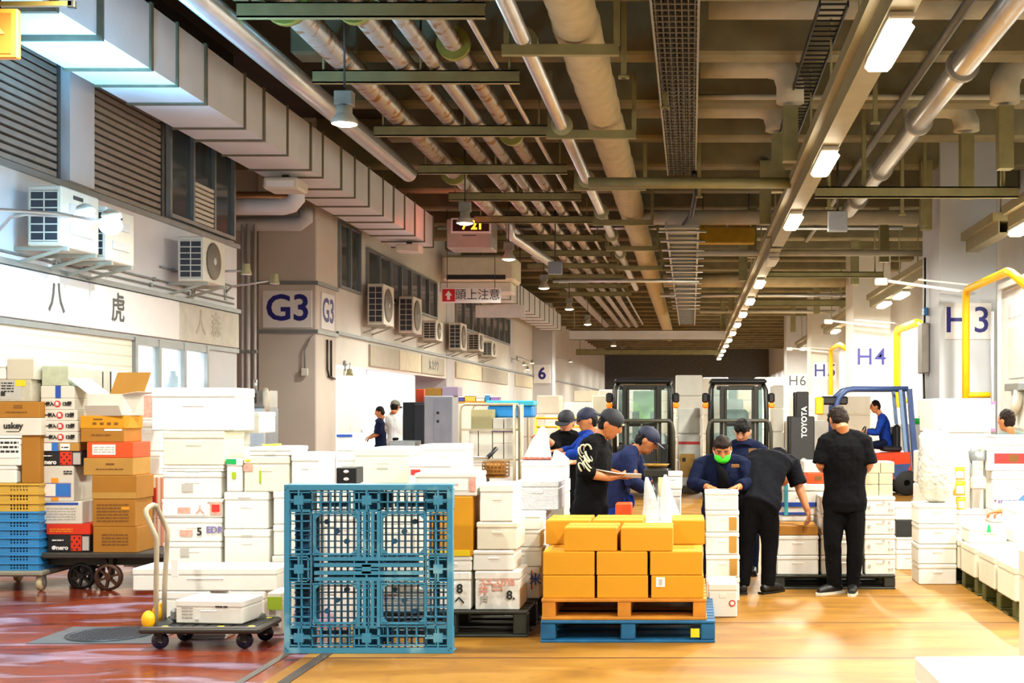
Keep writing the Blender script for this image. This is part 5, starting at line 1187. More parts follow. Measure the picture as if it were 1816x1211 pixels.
for cx in (-.455, -.012, .455):                      # nine leg blocks: open boxes with a bridge
    for cz in (.1, .55, 1.0):
        w = .09 if cx else .09; g = MB(); hx = .085; hz = .07
        if cx == -.012 and cz != .55: hx, hz = .085, .07
        if cz == .55 and cx != -.012: hx, hz = .065, .085
        g.box(cx - hx, .004, cz - hz, cx - hx + .008, T - .03, cz + hz).box(cx + hx - .008, .004, cz - hz, cx + hx, T - .03, cz + hz)
        g.box(cx - hx, .004, cz - hz, cx + hx, T - .03, cz - hz + .008).box(cx - hx, .004, cz + hz - .008, cx + hx, T - .03, cz + hz)
        g.box(cx - .03, .0, cz - .03, cx + .03, .02, cz + .03).box(cx - hx, .001, cz - .006, cx + hx, .012, cz + .006).box(cx - .006, .001, cz - hz, cx + .006, .012, cz + hz)
        g.box(cx - hx, T - .06, cz - hz, cx + hx, T - .05, cz + hz)
        g.build('leg_block', M_bp, bp)
for (x, z) in ((-.3, .85), (-.235, .785), (-.17, .72), (.28, .85), (.21, .785), (.145, .72), (-.17, .4), (-.235, .33), (-.3, .26), (.145, .4), (.21, .33), (.28, .26)):
    MB().cyl((x, T - .05, z), (x, T - .02, z), .017, n=12).build('rubber_plug', M_bpd, bp)

# ================================================================== platform trolley and its box
DTr = 8.36
tr = thing('platform_trolley', 'low platform trolley with bent grey handle and yellow corner guards', 'trolley', (X(352, DTr), DTr, 0), math.radians(0))
M_deck = mat('dark_olive_deck', '#2f2c22', .5, var=.2, scale=8); M_hand = mat('worn_beige_handle', '#b3a88e', .45, metal=.2, var=.15, scale=6)
tw = .4; td = .47; tz = .158
MB().rbox(-tw, 0, tz - .045, tw, td, tz - .006, .012).build('deck', M_deck, tr)
g = MB()
for i in range(8): g.rbox(-tw + .1 + i * .085, .03, tz - .007, -tw + .165 + i * .085, td - .03, tz - .001, .003)
g.build('rubber_mat', M_black, tr)
g = MB(); g.box(-tw + .02, .0 + .008, tz - .008, tw - .02, .03, tz); g.box(-tw + .02, td - .03, tz - .008, tw - .02, td - .008, tz); g.build('edge_trim', M_frame_grey, tr)
for x, y in ((-.24, .05), (-.24, .4), (.13, .05), (.13, .4), (.33, .06), (.33, .4)): MB().ell((x, y, tz - .003), .026, .018, .006).build('grip_stud', mat('yellow_stud', '#c9b01c', .5), tr)
M_whl = mat('dark_blue_wheel', '#12162c', .25, var=.2)
for x, y in ((-.29, .09), (-.24, .38), (.27, .1), (.31, .39)):
    w = MB().lathe([(.02, -.016), (.05, -.015), (.056, -.008), (.056, .008), (.05, .015), (.02, .016)], (x, y, .056), n=20, axis='y'); w.build('wheel', M_whl, tr)
    MB().cyl((x, y - .02, .056), (x, y + .02, .056), .012, n=10).build('hub', M_silver, tr)
    MB().box(x - .03, y - .03, tz - .06, x + .03, y + .03, tz - .045).box(x - .02, y - .026, .05, x + .02, y - .02, tz - .05).box(x - .02, y + .02, .05, x + .02, y + .026, tz - .05).build('fork', M_dark, tr)
L_ = lambda px, py, dd: W(px, py, dd) - Vector((X(352, DTr), DTr, 0))
g = MB(); pf = [L_(276, 1108, DTr + .09), L_(277, 1040, DTr + .09), L_(278, 958, DTr + .09), L_(275, 948, DTr + .09), L_(259, 912, DTr + .09), L_(259, 904, DTr + .1), L_(264, 899, DTr + .14)]
pr = [L_(271, 895, DTr + .3), L_(277, 897, DTr + .36), L_(280, 903, DTr + .38), L_(297, 940, DTr + .38), L_(297, 950, DTr + .38), L_(292, 1040, DTr + .38), L_(291, 1098, DTr + .38)]
g.tube(pf + pr, .0165, 12); g.build('handle', M_hand, tr)
MB().rbox(L_(281, 1000, DTr).x, .2, L_(281, 1030, DTr).z, L_(294, 1000, DTr).x, .21, L_(281, 998, DTr).z, .003).build('handle_tag', M_label, tr)
for i, (px, py, dd) in enumerate(((263, 1098, DTr + .06), (282, 1084, DTr + .4))):
    p = L_(px, py, dd); MB().ell((p.x, p.y, tz + .04), .043, .05, .062, 14, 10).build('corner_guard', M_yellow, tr)
MB().rbox(L_(278, 0, DTr).x, .2, tz, L_(292, 0, DTr).x, .3, tz + .09, .02).build('handle_bracket', M_frame_grey, tr)
MB().bar(L_(438, 1110, DTr + .3), L_(468, 1090, DTr + .4), .05, .03).build('tow_hook', M_frame_grey, tr)
foam_box((X(362, DTr + .12) + .03, DTr + .12, tz + .002), .47, .32, .158, 'white foam box riding on the platform trolley', 'trolley load', math.radians(-6), M_foam, [('l', .1, .26, .2, .75, 4, 'grey'), ('l', .6, .78, .68, .8, 1, 'ink'), ('s', .3, .35, .12, .2, 'grey')], lid=.3)
stack(8.8, CY + H * S(8.8), [(318, 400, 1123)], .2, 'flat piece beneath the trolley', 'piece beneath the trolley')

# ================================================================== boxes along the right-hand side
GQ = 'foam boxes on the pallets along the far aisle side'
def row_box(x, y, z, w, dp, h, label, m=None, det=(), kind='foam', rz=0, lid=.22):
    return foam_box((x, y, z), w, dp, h, label, GQ, rz, m, det, lid)
for i, y in enumerate((9.55, 10.85)):
    pallet((3.05, y, 0), 1.2, 1.15, .15, ['olive plastic pallet under the white boxes, nearer one', 'olive plastic pallet under the white boxes, farther one'][i], mat('olive_pallet', '#4f5320', .55, var=.25, scale=8), group='pallets by the far aisle side')
near = ['nearest', 'second', 'third', 'fourth', 'fifth', 'sixth']
i = 0
for y in (9.5, 10.15, 10.85, 11.5):
    row_box(2.72, y, .152, .6, .55, .26, f'low white foam box at the pallet edge, {["first", "second", "third", "last"][i]} from the camera', M_foam2)
    row_box(3.36, y, .152, .55, .55, .26, f'low white foam box behind the pallet edge row, {["first", "second", "third", "last"][i]} from the camera'); i += 1
row_box(2.62, 11.2, .415, .34, .35, .14, 'small white foam box with hand slot on the edge row', M_foam)
row_box(3.1, 11.15, .415, .5, .5, .34, 'white foam box with green tree mark near the blue sleeves', M_foam, [('s', .46, .58, .15, .22, 'brown')])
tm = thing('tree_logo', 'green conical tree mark printed on a white foam box', 'logo', (X(1754, 11.14), 11.145, Z(938, 11.14)))
MB().prism([(-.02, -.03), (.02, -.03), (.012, .03), (0, .045), (-.012, .03)], 'y', -.002, .0).build('print', M_greenink, tm)
MB().box(-.06, -.002, -.055, .06, 0, -.04).build('text_line', M_pinkprint, tm)
row_box(3.45, 10.3, .415, .7, .5, .3, 'white foam box at the picture edge above the low row')
row_box(3.35, 9.7, .415, .6, .45, .26, 'white foam box nearest the edge above the low row')
stack(13.0, CY + H * S(13.0), [(1760, 1860, 905), (1760, 1862, 835, dict(det=[('l', .1, .6, .15, .3, 1, 'purple'), ('c', .05, .25, .01, 'red')])), (1750, 1862, 790, dict(label='white box with a red printed band below the grey-shirted man', det=[('s', .12, .95, .3, .7, 'red'), ('s', .35, .5, .35, .65, 'brown')])), (1765, 1860, 772)], .45, 'tall pile before the grey-shirted man', GQ)
stack(12.9, CY + H * S(12.9), [(1700, 1748, 940), (1700, 1748, 905)], .4, 'pile under the yellow jars', GQ)
zj = Z(905, 12.9)
for i, (px, w_, y0, y1) in enumerate(((1706, 17, 905, 882), (1703, 22, 880, 853), (1702, 22, 852, 828))):
    j = thing('yellow_jar', ['small jar with yellow lid at the base of the yellow jar pile', 'jar with yellow lid in the middle of the yellow jar pile', 'jar with orange stripes on top of the yellow jar pile'][i], 'jar', (X(px, 12.98), 12.98 + .06, Z(y0, 12.9) + .001), group='yellow jars')
    r = w_ / S(12.9) / 2; hh_ = (y0 - y1 - 1) / S(12.9)
    MB().lathe([(0, 0), (r * .95, 0), (r, .006), (r, hh_ * .72), (r * .85, hh_ * .78)], n=18).build('glass', mat('amber_jar', '#e0a83c', .3, var=.1), j)
    MB().lathe([(r * 1.02, hh_ * .75), (r * 1.02, hh_), (0, hh_)], n=18).build('lid', mat('yellow_lid', '#f0d01a', .4), j)
    MB().box(-r * .6, -r - .004, hh_ * .15, r * .6, -r * .6, hh_ * .65).build('label_sheet', M_label, j)
DQ = 12.95
for i, (px0, px1, y0, y1, z_lab) in enumerate(((1722, 1750, 1000, 905, 'grey metal strainer stand beside the yellow jars'),)):
    j = thing('strainer_stand', z_lab, 'stand', (X(1736, DQ + .1), DQ + .1, Z(905, 12.9)))
    for x in (-.07, .07): MB().cyl((x, .05, 0), (x, .05, .62), .012, n=8).build('leg', M_frame_grey, j)
    MB().lathe([(.09, .5), (.1, .6), (.08, .6), (.07, .5), (.09, .5)], (0, .05, 0), n=14).build('strainer', M_frame_grey, j)
    MB().rbox(-.08, 0, .2, .08, .1, .34, .02).build('crumpled_bag', M_wrap, j)
blob('foam_heap', 'pale wrapped heap behind the yellow jars', 'bundle', (X(1690, 14.4), 14.4, 0), .3, .22, .56, M_foam, 8)
row_box(2.31, 7.25, .0, .6, .55, .74, 'tall white foam box cut by the picture edge close to the camera', M_foam2); 
foam_box((1.64, 5.42, 0), .98, .98, .35, 'large white foam box in the near corner of the picture', None, math.radians(1.5), M_foam, lid=.3)

# ================================================================== weighing scale with bag dispensers
DS = 10.35
sc_ = thing('weighing_scale', 'bench weighing scale with a round pan beside the capped man', 'scale', (X(1163, DS), DS, 0))
MB().cyl((0, .1, .0), (0, .1, Z(846, DS)), .03, n=12).build('post', M_frame_grey, sc_)
MB().rbox(-.2, -.05, 0, .2, .25, .03, .01).build('foot', M_dark, sc_)
MB().rbox(-.1, -.02, Z(846, DS), .1, .2, Z(832, DS), .01).build('case', M_dark, sc_)
MB().lathe([(0, .0), (.06, .002), (.1, .02), (.11, .035), (.1, .035), (.06, .012), (0, .01)], (0, .1, Z(831, DS)), n=24).build('pan', mat('brass_pan', '#a9853c', .35, metal=.7), sc_)
MB().rbox(.02, -.03, Z(880, DS), .07, -.015, Z(846, DS), .003).build('price_card', mat('cream_card', '#d9cf9c', .6), sc_)
M_bag = mat('translucent_bag', '#dfe6ea', .3, alpha=.55, bump=.6, bscale=18)
def bag(name, label, c, w, dp, h, seed, m=None):
    t = thing(name, label, 'plastic bag', c); rnd = random.Random(seed); n = 20; rows = 9; vs = []; fs = []
    for i in range(rows):
        f = i / (rows - 1)
        for k in range(n):
            a_ = 2 * math.pi * k / n; q = (1 - f) ** .8; r = (.12 + .88 * q) * (1 + .1 * math.sin(3 * a_ + seed) + .07 * math.sin(7 * a_ + i))
            vs.append((w / 2 * r * math.cos(a_) + .02 * math.sin(seed + f * 3), dp / 2 * r * math.sin(a_), f * h))
    for i in range(rows - 1):
        for k in range(n): fs.append((i * n + k, i * n + (k + 1) % n, (i + 1) * n + (k + 1) % n, (i + 1) * n + k))
    fs.append(tuple(range(n))[::-1]); fs.append(tuple((rows - 1) * n + k for k in range(n)))
    MB().add(vs, fs, True).build('bag_film', m or M_bag, t); return t
stack(10.05, 0, [(1118, 1205, 926, dict(label='low white box carrying the clear bags under the scale'))], .22, '', 'box under the clear bags', zb=0)
bag('plastic_bag', 'clear plastic bag bunched below the scale, toward the bent man', W(1150, 925.5, 10.18), .17, .12, .36, 1); bag('plastic_bag', 'clear plastic bag bunched below the scale, toward the forklift', W(1184, 925.5, 10.18), .17, .12, .38, 2)
stack(11.9, 0, [(1168, 1208, 925, dict(kind='carton', m=M_wcard, label='white carton low behind the clear bags')), (1168, 1208, 868), (1176, 1210, 838, dict(label='pale foam box behind the clear bags'))], .4, 'pile behind the clear bags', 'pile behind the clear bags', zb=0)
b_ = thing('orange_box', 'small orange box glimpsed between the bent man and the scale', 'box', (X(1106, 10.9), 10.86, 0)); MB().rbox(-.07, 0, .0, .07, .2, Z(890, 11.05), .01).build('case', M_orangecard, b_)
# bag of red fish
rf = thing('fish_tray', 'flat tray of red fish under a clear bag', 'tray', (X(955, 11.1), 11.08, Z(820, 10.95) + .001))
MB().rbox(-.16, 0, 0, .16, .3, .012, .004).build('tray', M_label, rf)
for k in range(6): MB().ell((-.12 + .05 * k, .1, .024), .035, .08, .014).build('fish', mat('red_fish', '#a9503f', .35, var=.3, scale=30), rf)
bag('plastic_bag', 'clear plastic bag held up over the tray of red fish', (X(958, 11.45), 11.47, Z(820, 10.95) + .015), .26, .1, .29, 5)
bag('plastic_bag', 'crumpled clear bag lying beside the tray of red fish', (X(988, 11.1), 11.1, Z(820, 10.95) + .002), .18, .16, .1, 7)
# ================================================================== bicycle behind the boxes
DBk = 12.9
bk = thing('bicycle', 'bicycle with a wicker front basket half hidden by white boxes', 'bicycle', (X(850, DBk), DBk, 0))
lx = lambda px: X(px, DBk) - X(850, DBk); r_ = .32
for x in (lx(880), lx(880) - 1.05):
    MB().tube([(x + r_ * math.cos(a_), 0, r_ + .02 + r_ * math.sin(a_)) for a_ in [i * math.pi / 16 for i in range(33)]], .02, 8).build('wheel', M_black, bk)
    g = MB(); [g.cyl((x, 0, r_ + .02), (x + r_ * math.cos(a_), 0, r_ + .02 + r_ * math.sin(a_)), .003, n=5) for a_ in [i * math.pi / 6 for i in range(12)]]; g.build('spokes', M_silver, bk)
hz_ = Z(812, DBk); xf = lx(880); xrw = xf - 1.05
MB().tube([(xf, 0, r_ + .02), (xf - .06, 0, .72), (xf - .12, 0, hz_ - .02)], .016, 8).tube([(xf - .08, 0, .7), (xf - .45, 0, .35), (xrw + .32, 0, .78)], .016, 8).tube([(xf - .45, 0, .35), (xrw, 0, r_ + .02), (xrw + .36, 0, .65)], .012, 8).build('frame', M_frame_grey, bk)
MB().tube([lxp for lxp in [Vector((lx(800), -.05, hz_ - .0)), Vector((lx(818), -.03, hz_ + .03)), Vector((lx(840), 0, hz_ + .01)), Vector((lx(862), .1, hz_ + .0)), Vector((lx(872), .2, hz_ + .08))]], .012, 8).build('handlebar', M_silver, bk)
MB().tube([(lx(798), -.06, hz_ - .01), (lx(816), -.035, hz_ + .025)], .022, 8).tube([(lx(862), .1, hz_), (lx(874), .22, hz_ + .09)], .022, 8).build('grip', M_black, bk)
MB().tube([(lx(822), -.1, hz_ + .04), (lx(835), -.12, hz_ - .02)], .01, 6).build('brake_lever', M_black, bk)
MB().ell((xrw + .32, 0, .84), .13, .07, .04).build('saddle', M_black, bk)
bx0, bx1, bz0, bz1 = lx(860), lx(899), Z(845, DBk), Z(819, DBk); g = MB()
for i in range(7):
    x = lerp(bx0, bx1, i / 6); g.cyl((x, -.14, bz0), (x, -.15, bz1), .006, n=6).cyl((x, .14, bz0), (x, .15, bz1), .006, n=6)
for zz in [lerp(bz0, bz1, k / 4) for k in range(5)]: g.tube([(bx0, -.145, zz), (bx1, -.145, zz), (bx1, .145, zz), (bx0, .145, zz), (bx0, -.145, zz)], .009, 6)
g.box(bx0, -.14, bz0 - .005, bx1, .14, bz0 + .005); g.build('basket', mat('wicker', '#8a5a1c', .7, var=.3, scale=30), bk)
MB().rbox(bx0 + .01, -.12, bz0 + .006, bx1 - .03, .1, bz1 - .01, .02).build('basket_cloth', mat('tan_cloth', '#b7802c', .8), bk)
# ================================================================== roll cage with boxes
DR = 14.6
rc = thing('roll_cage', 'pale tubular roll cage loaded with white boxes', 'roll cage', (X(872, DR), DR, 0)); lx = lambda px: X(px, DR) - X(872, DR)
zt_ = Z(717, DR); zb_ = .2
for y in (0, .8):
    MB().tube([(lx(816), y, zb_), (lx(816), y, zt_ - .08), (lx(818), y, zt_ - .02), (lx(824), y, zt_), (lx(918), y, zt_), (lx(921), y, zt_ - .03), (lx(921), y, zb_)], .016, 10).build('side_frame', M_hand, rc)
for px in (913, 926): MB().cyl((lx(px), -.03, zb_), (lx(px), -.03, zt_ + .0), .02, n=10).build('post', M_hand, rc)
for zz in (Z(762, DR), Z(815, DR)): MB().box(lx(816), -.01, zz - .012, lx(921), .01, zz + .012).build('crossbar', M_hand, rc)
MB().rbox(lx(814), -.02, zb_ - .06, lx(926), .84, zb_, .01).build('base', M_frame_grey, rc)
for x in (lx(822), lx(918)):
    for y in (.08, .72): MB().lathe([(.02, -.02), (.065, -.018), (.07, 0), (.065, .018), (.02, .02)], (x, y, .07), axis='y').build('wheel', M_black, rc)
stack(DR + .05, 0, [(832, 912, 860), (832, 912, 816)], .6, 'roll cage load', 'boxes in the roll cage', zb=zb_ + .003)
for i, (a_, b2, yt) in enumerate(((832, 848, 763), (849, 873, 763), (874, 893, 786), (894, 912, 786))): stack(DR + .05, 816, [(a_, b2 - .6, yt, dict(kind='carton', m=M_wcard, tape=False, label=f'upright white carton in the roll cage, {NTH[i]} of four along its middle layer'))], .5, '', 'boxes in the roll cage')
for i, (a_, b2) in enumerate(((874, 893), (894, 912))): stack(DR + .05, 786, [(a_, b2 - .6, 741, dict(kind='carton', m=M_wcard, tape=False, label=f'white carton banded with violet tape in the roll cage, {["nearer the grey board", "nearer the cage posts"][i]}', det=[('s', 0, 1, .45, .58, 'purple')]))], .5, '', 'boxes in the roll cage')
stack(DR + .05, 763, [(836, 873, 726, dict(kind='carton', m=mat('khaki_board', '#a89f72', .7, var=.05), tape=False, label='khaki carton at the front corner of the roll cage'))], .5, '', 'boxes in the roll cage')
cr = thing('blue_bin', 'blue and teal plastic bin on top of the roll cage load', 'bin', (X(884, DR + .3), DR + .3, Z(741, DR) + .002))
MB().rbox(lx(852), 0, 0, lx(934), .35, .14, .02).build('body', mat('bin_blue', '#1f7fc4', .35, var=.1), cr); MB().rbox(lx(850), -.02, .14, lx(936), .37, .2, .01).build('rim', mat('bin_teal', '#3fb0c9', .3, var=.15), cr)
# ================================================================== stall furniture by the passage
DSt = 20.5
cab = thing('grey_locker', 'grey steel locker with two dark latches beside the stall', 'locker', (X(778, DSt), DSt, 0)); lx = lambda px: X(px, DSt) - X(778, DSt); zt_ = Z(702, DSt)
MB().rbox(lx(752), 0, .0, lx(803), .5, zt_, .01).build('body', mat('locker_grey', '#a3a6ae', .4, metal=.2, var=.05), cab)
MB().box(lx(770), -.012, .1, lx(801), 0, zt_ - .04).build('door', mat('locker_door', '#979ba6', .4, metal=.2), cab)
for y in (732, 747): MB().rbox(lx(775), -.03, Z(y, DSt) - .02, lx(779), -.012, Z(y, DSt) + .02, .005).build('latch', M_dark, cab)
DSb = 21.2; kb = thing('black_fridge', 'tall black fridge standing beside the grey locker', 'fridge', (X(735, DSb), DSb, 0)); lx = lambda px: X(px, DSb) - X(735, DSb); zt_ = Z(713, DSb)
MB().rbox(lx(714), 0, 0, lx(758), .6, zt_, .01).build('body', M_black, kb); MB().rbox(lx(735), -.02, .1, lx(757), 0, zt_ - .03, .008).build('door', mat('charcoal_door', '#34343a', .4), kb)
for i, (px0, px1, y0, y1, m) in enumerate(((738, 752, 713, 690, M_orangecard), (754, 782, 702, 688, M_kraft2), (784, 812, 702, 686, mat('lilac_box', '#b6a8c4', .6)))):
    dd = DSb + .1 if i == 0 else DSt + .1; s_ = S(dd); carton((X((px0 + px1) / 2, dd), dd, (Z(713, DSb) if i == 0 else Z(702, DSt)) + .002), (px1 - px0) / s_, .4, (y0 - y1) / s_, ['orange carton lying on the tall black fridge', 'tan carton on top of the grey locker', 'lilac carton on top of the grey locker'][i] if i < 2 else 'lilac carton overhanging the grey locker edge', None, 0, m, (), tape=False)
sk = thing('steel_sink', 'stainless sink table before the black fridge', 'sink', (X(715, 20.3), 20.3, 0)); lx = lambda px: X(px, 20.3) - X(715, 20.3)
MB().rbox(lx(690), 0, Z(796, 20.3), lx(735), .5, Z(782, 20.3), .01).build('basin', mat('stainless', '#b9c4c8', .3, metal=.8), sk)
for x in (lx(692), lx(733)):
    for y in (.03, .47): MB().cyl((x, y, 0), (x, y, Z(796, 20.3)), .02, n=8).build('leg', M_silver, sk)
dn = thing('stall_door', 'white sliding door leaf of the bright stall beside the tan column', 'door leaf', (WL, 24.6, 0)); MB().rbox(-.04, -.2, .02, .0, 1.6, 2.4, .01).build('leaf', mat('pale_door', '#dfe6e2', .4), dn); MB().cyl((.03, 1.5, .9), (.03, 1.5, 1.2), .015, n=8).build('handle', M_silver, dn)
# lit glass machine by the passage mouth and the orange bag
DG = 18.2; gm = thing('ice_machine', 'small steel ice machine with a dark hatch in the passage mouth', 'machine', (X(446, DG), DG, 0)); lx = lambda px: X(px, DG) - X(446, DG); zz = lambda py: Z(py, DG)
MB().rbox(lx(420), 0, 0, lx(470), .6, zz(722), .02).build('cabinet', mat('machine_steel', '#aab2b8', .35, metal=.6), gm)
MB().prism([(0, zz(722)), (.6, zz(722)), (.6, zz(692)), (.25, zz(692))], 'x', lx(424), lx(468)).build('hood', M_silver, gm)
MB().box(lx(432), -.01, zz(715), lx(455), .0, zz(697)).build('hatch', M_dark, gm)
MB().tube([(lx(462), .2, zz(692)), (lx(468), .1, zz(700)), (lx(470), .05, zz(730))], .05, 10).build('hose', mat('beige_hose', '#c9c2ae', .5), gm)
MB().cyl((lx(440), .3, zz(692)), (lx(440), .3, zz(672)), .03, n=10).build('spout', M_silver, gm)
ob = bag('orange_bag', 'orange plastic bag tied with a dark top beside the ice machine', W(424, 799, 12.0), .1, .1, .17, 3, mat('orange_film', '#e8421a', .4, bump=.4))
stack(11.9, 0, [(416, 440, 880), (416, 440, 800)], .4, 'narrow pile carrying the orange bag', 'narrow pile carrying the orange bag', zb=0)
# ================================================================== forklifts
M_fk = mat('dark_green_grey_frame', '#15160f', .45, var=.15); M_fkw = mat('forklift_white', '#dcdcd6', .4); M_fkr = mat('forklift_red', '#e2431c', .4, var=.05); M_fkb = mat('forklift_blue', '#3c5488', .4, var=.1)
M_fglass = mat('cab_glass', '#a8c8c4', .08, alpha=.35); M_amber = emis('amber_lens', '#ff7a10', .6); M_tyre = mat('tyre', '#151515', .7)
M_hood = mat('forklift_charcoal', '#2a2b2b', .5)
def fork_front(px, d, label, sheet):
    t = thing('forklift', label, 'forklift', (X(px, d), d, 0))
    for s_ in (-1, 1):
        MB().rbox(s_ * .3 - .045, 0, .06, s_ * .3 + .045, .16, 2.02, .01).build('mast_channel', M_fk, t)
        MB().rbox(s_ * .24 - .02, -.03, .1, s_ * .24 + .02, .04, 1.95, .005).build('lift_chain', M_dark, t)
        MB().rbox(s_ * .26 - .06, -1.05, .05, s_ * .26 + .06, -.02, .09, .01).rbox(s_ * .26 - .06, -.06, .05, s_ * .26 + .06, -.02, .7, .01).build('fork', M_dark, t)
        MB().tube([(s_ * .5, .42, .5), (s_ * .51, .42, 1.5), (s_ * .5, .46, 1.95), (s_ * .46, .6, 2.06), (s_ * .45, 1.6, 2.08)], .045, 8).build('guard_pillar', M_fk, t)
        MB().tube([(s_ * .46, 1.65, .9), (s_ * .46, 1.6, 2.06)], .04, 8).build('rear_pillar', M_fk, t)
        l = MB().rbox(s_ * .6 - .06, .38, 1.72, s_ * .6 + .06, .5, 1.9, .03).build('lamp_case', M_black, t)
        MB().rbox(s_ * .6 - .055, .35, 1.62, s_ * .6 + .055, .47, 1.72, .03).build('lens', M_amber, l)
        MB().tube([(s_ * .52, .42, 1.8), (s_ * .6, .42, 1.86)], .015, 6).build('lamp_bracket', M_black, t)
        MB().lathe([(.06, -.11), (.26, -.1), (.3, -.06), (.3, .06), (.26, .1), (.06, .11)], (s_ * .46, .55, .3), n=20, axis='x').build('front_wheel', M_tyre, t)
        MB().lathe([(.06, -.08), (.2, -.07), (.22, -.04), (.22, .04), (.2, .07), (.06, .08)], (s_ * .42, 1.75, .22), n=20, axis='x').build('rear_wheel', M_tyre, t)
    MB().rbox(-.4, 0, .55, .4, .1, .62, .01).rbox(-.4, .05, 1.95, .4, .15, 2.02, .01).rbox(-.33, .06, 1.3, .33, .12, 1.36, .01).build('mast_crossbar', M_fk, t)
    g = MB(); g.tube([(-.56, -.05, .35), (-.56, -.05, 1.2), (-.53, -.05, 1.36), (-.48, -.05, 1.4), (.48, -.05, 1.4), (.53, -.05, 1.36), (.56, -.05, 1.2), (.56, -.05, .35)], .035, 8)
    for x in (-.28, 0, .28): g.cyl((x, -.05, .4), (x, -.05, 1.4), .02, n=6)
    g.rbox(-.56, -.07, .3, .56, -.02, .42, .01); g.build('load_backrest', mat('olive_grey_frame', '#35362b', .5), t)
    g = MB(); g.rbox(-.52, .45, 2.06, .52, 1.7, 2.16, .04); g.build('roof', M_black, t)
    MB().box(-.44, .5, 1.0, .44, .505, 1.98).build('windscreen', M_fglass, t)
    MB().rbox(-.5, .6, .3, .5, 2.1, .95, .06).build('body', M_hood, t); MB().rbox(-.48, 1.7, .25, .48, 2.3, 1.15, .12).build('counterweight', M_fkw, t)
    MB().rbox(-.25, 1.2, .95, .25, 1.65, 1.05, .04).rbox(-.24, 1.55, 1.0, .24, 1.68, 1.6, .06).build('seat', M_black, t)
    MB().tube([(.17 * math.cos(a), .95 + .06 * math.sin(a), 1.25 + .15 * math.sin(a)) for a in [i * math.pi / 8 for i in range(17)]], .014, 6).cyl((0, .95, 1.25), (0, .8, .95), .02, n=6).build('steering_wheel', M_black, t)
    if sheet: MB().rbox(-.22, 1.45, 1.55, .22, 1.53, 1.95, .02).rbox(-.1, 1.44, 1.2, .1, 1.52, 1.58, .02).build('safety_vest', mat('lime_vest', '#8fe03a', .6), t)
    else: MB().rbox(-.18, 1.75, 1.55, .14, 1.77, 1.8, .004).build('notice_sheet', M_label, t)
    return t
fork_front(1138, 22.4, 'dark forklift with a lime vest hanging in its cab, mast toward the camera', True)
fork_front(1311, 22.6, 'dark forklift with a white notice in its cab, mast toward the camera', False)
# red and blue forklift, side on
DF = 24.0; t = thing('forklift', 'red and blue forklift standing side on with its driver aboard', 'forklift', (X(1520, DF), DF, 0)); q = lambda px, py, y=0: Vector((X(px, DF) - X(1520, DF), y, Z(py, DF)))
mast = None
for y in (-.32, .32):
    m = MB().rbox(q(1409, 0).x, y - .06, q(0, 800).z, q(1431, 0).x, y + .06, q(0, 695).z, .015).build('mast_channel', M_black, t)
    MB().rbox(q(1398, 0).x, y - .09, .12, q(1441, 0).x, y + .09, q(0, 738).z, .02).build('outer_mast', M_hood, t)
text('TOYOTA', .14, M_label, t, q(1423, 748, -.425 + .0), (0, 0, 1), (-1, 0, 0), bold=.004)
MB().lathe([(0, -.415), (.07, -.415), (.075, -.40), (.075, -.38)], q(1422, 817), n=18, axis='y').build('round_cap', M_frame_grey, t)
for y in (-.4, .4):
    MB().tube([q(1478, 795, y), q(1478, 722, y), q(1484, 705, y), q(1496, 693, y), q(1508, 690, y), q(1604, 690, y)], .05, 8).build('front_guard', M_fkb, t)
    MB().bar(q(1606, 690, y), q(1619, 848, y), .09, .13, (0, 1, 0)).build('rear_pillar', M_fkb, t); MB().bar(q(1590, 692, y), q(1600, 800, y), .06, .1, (0, 1, 0)).build('inner_pillar', mat('pale_blue_pillar', '#7f9fc8', .4), t)
g = MB()
for k in range(7): g.cyl(q(1507 + 15 * k, 690, -.4), q(1507 + 15 * k, 690, .4), .02, n=6)
g.build('roof_bars', M_fkb, t)
MB().rbox(q(1452, 0).x, -.35, q(0, 718).z, q(1500, 0).x, -.15, q(0, 703).z, .03).build('headlamp', M_black, t); MB().rbox(q(1441, 0).x, -.5, q(0, 735).z, q(1456, 0).x, -.42, q(0, 705).z, .02).build('yellow_lamp', M_yellow, t)
MB().prism([(q(1480, 0).x, .35), (q(1622, 0).x, .3), (q(1624, 0).x, q(0, 842).z), (q(1608, 0).x, q(0, 838).z), (q(1605, 0).x, q(0, 800).z), (q(1548, 0).x, q(0, 803).z), (q(1545, 0).x, q(0, 825).z), (q(1480, 0).x, q(0, 825).z)], 'y', -.5, .5).build('body', M_fkr, t)
MB().prism([(q(1572, 0).x, q(0, 822).z), (q(1606, 0).x, q(0, 820).z), (q(1600, 0).x, q(0, 838).z), (q(1580, 0).x, q(0, 850).z)], 'y', -.515, .515).build('side_panel', M_fkb, t)
MB().rbox(q(1562, 0).x, -.25, q(0, 800).z, q(1596, 0).x, .25, q(0, 790).z, .03).rbox(q(1581, 0).x, -.24, q(0, 796).z, q(1594, 0).x, .24, q(0, 752).z, .05).build('seat', M_black, t)
MB().tube([q(1530, 768, .2 * math.cos(a)) + Vector((.05 * math.sin(a), 0, .13 * math.sin(a))) for a in [i * math.pi / 8 for i in range(17)]], .014, 6).cyl(q(1530, 768), q(1512, 800), .02, n=6).build('steering_wheel', M_black, t)
for px, r in ((1498, .3), (1600, .24)):
    for y in (-.45, .45): MB().lathe([(.06, -.09), (r * .85, -.08), (r, -.05), (r, .05), (r * .85, .08), (.06, .09)], (q(px, 0).x, y, r), n=22, axis='y').build('wheel', M_tyre, t)
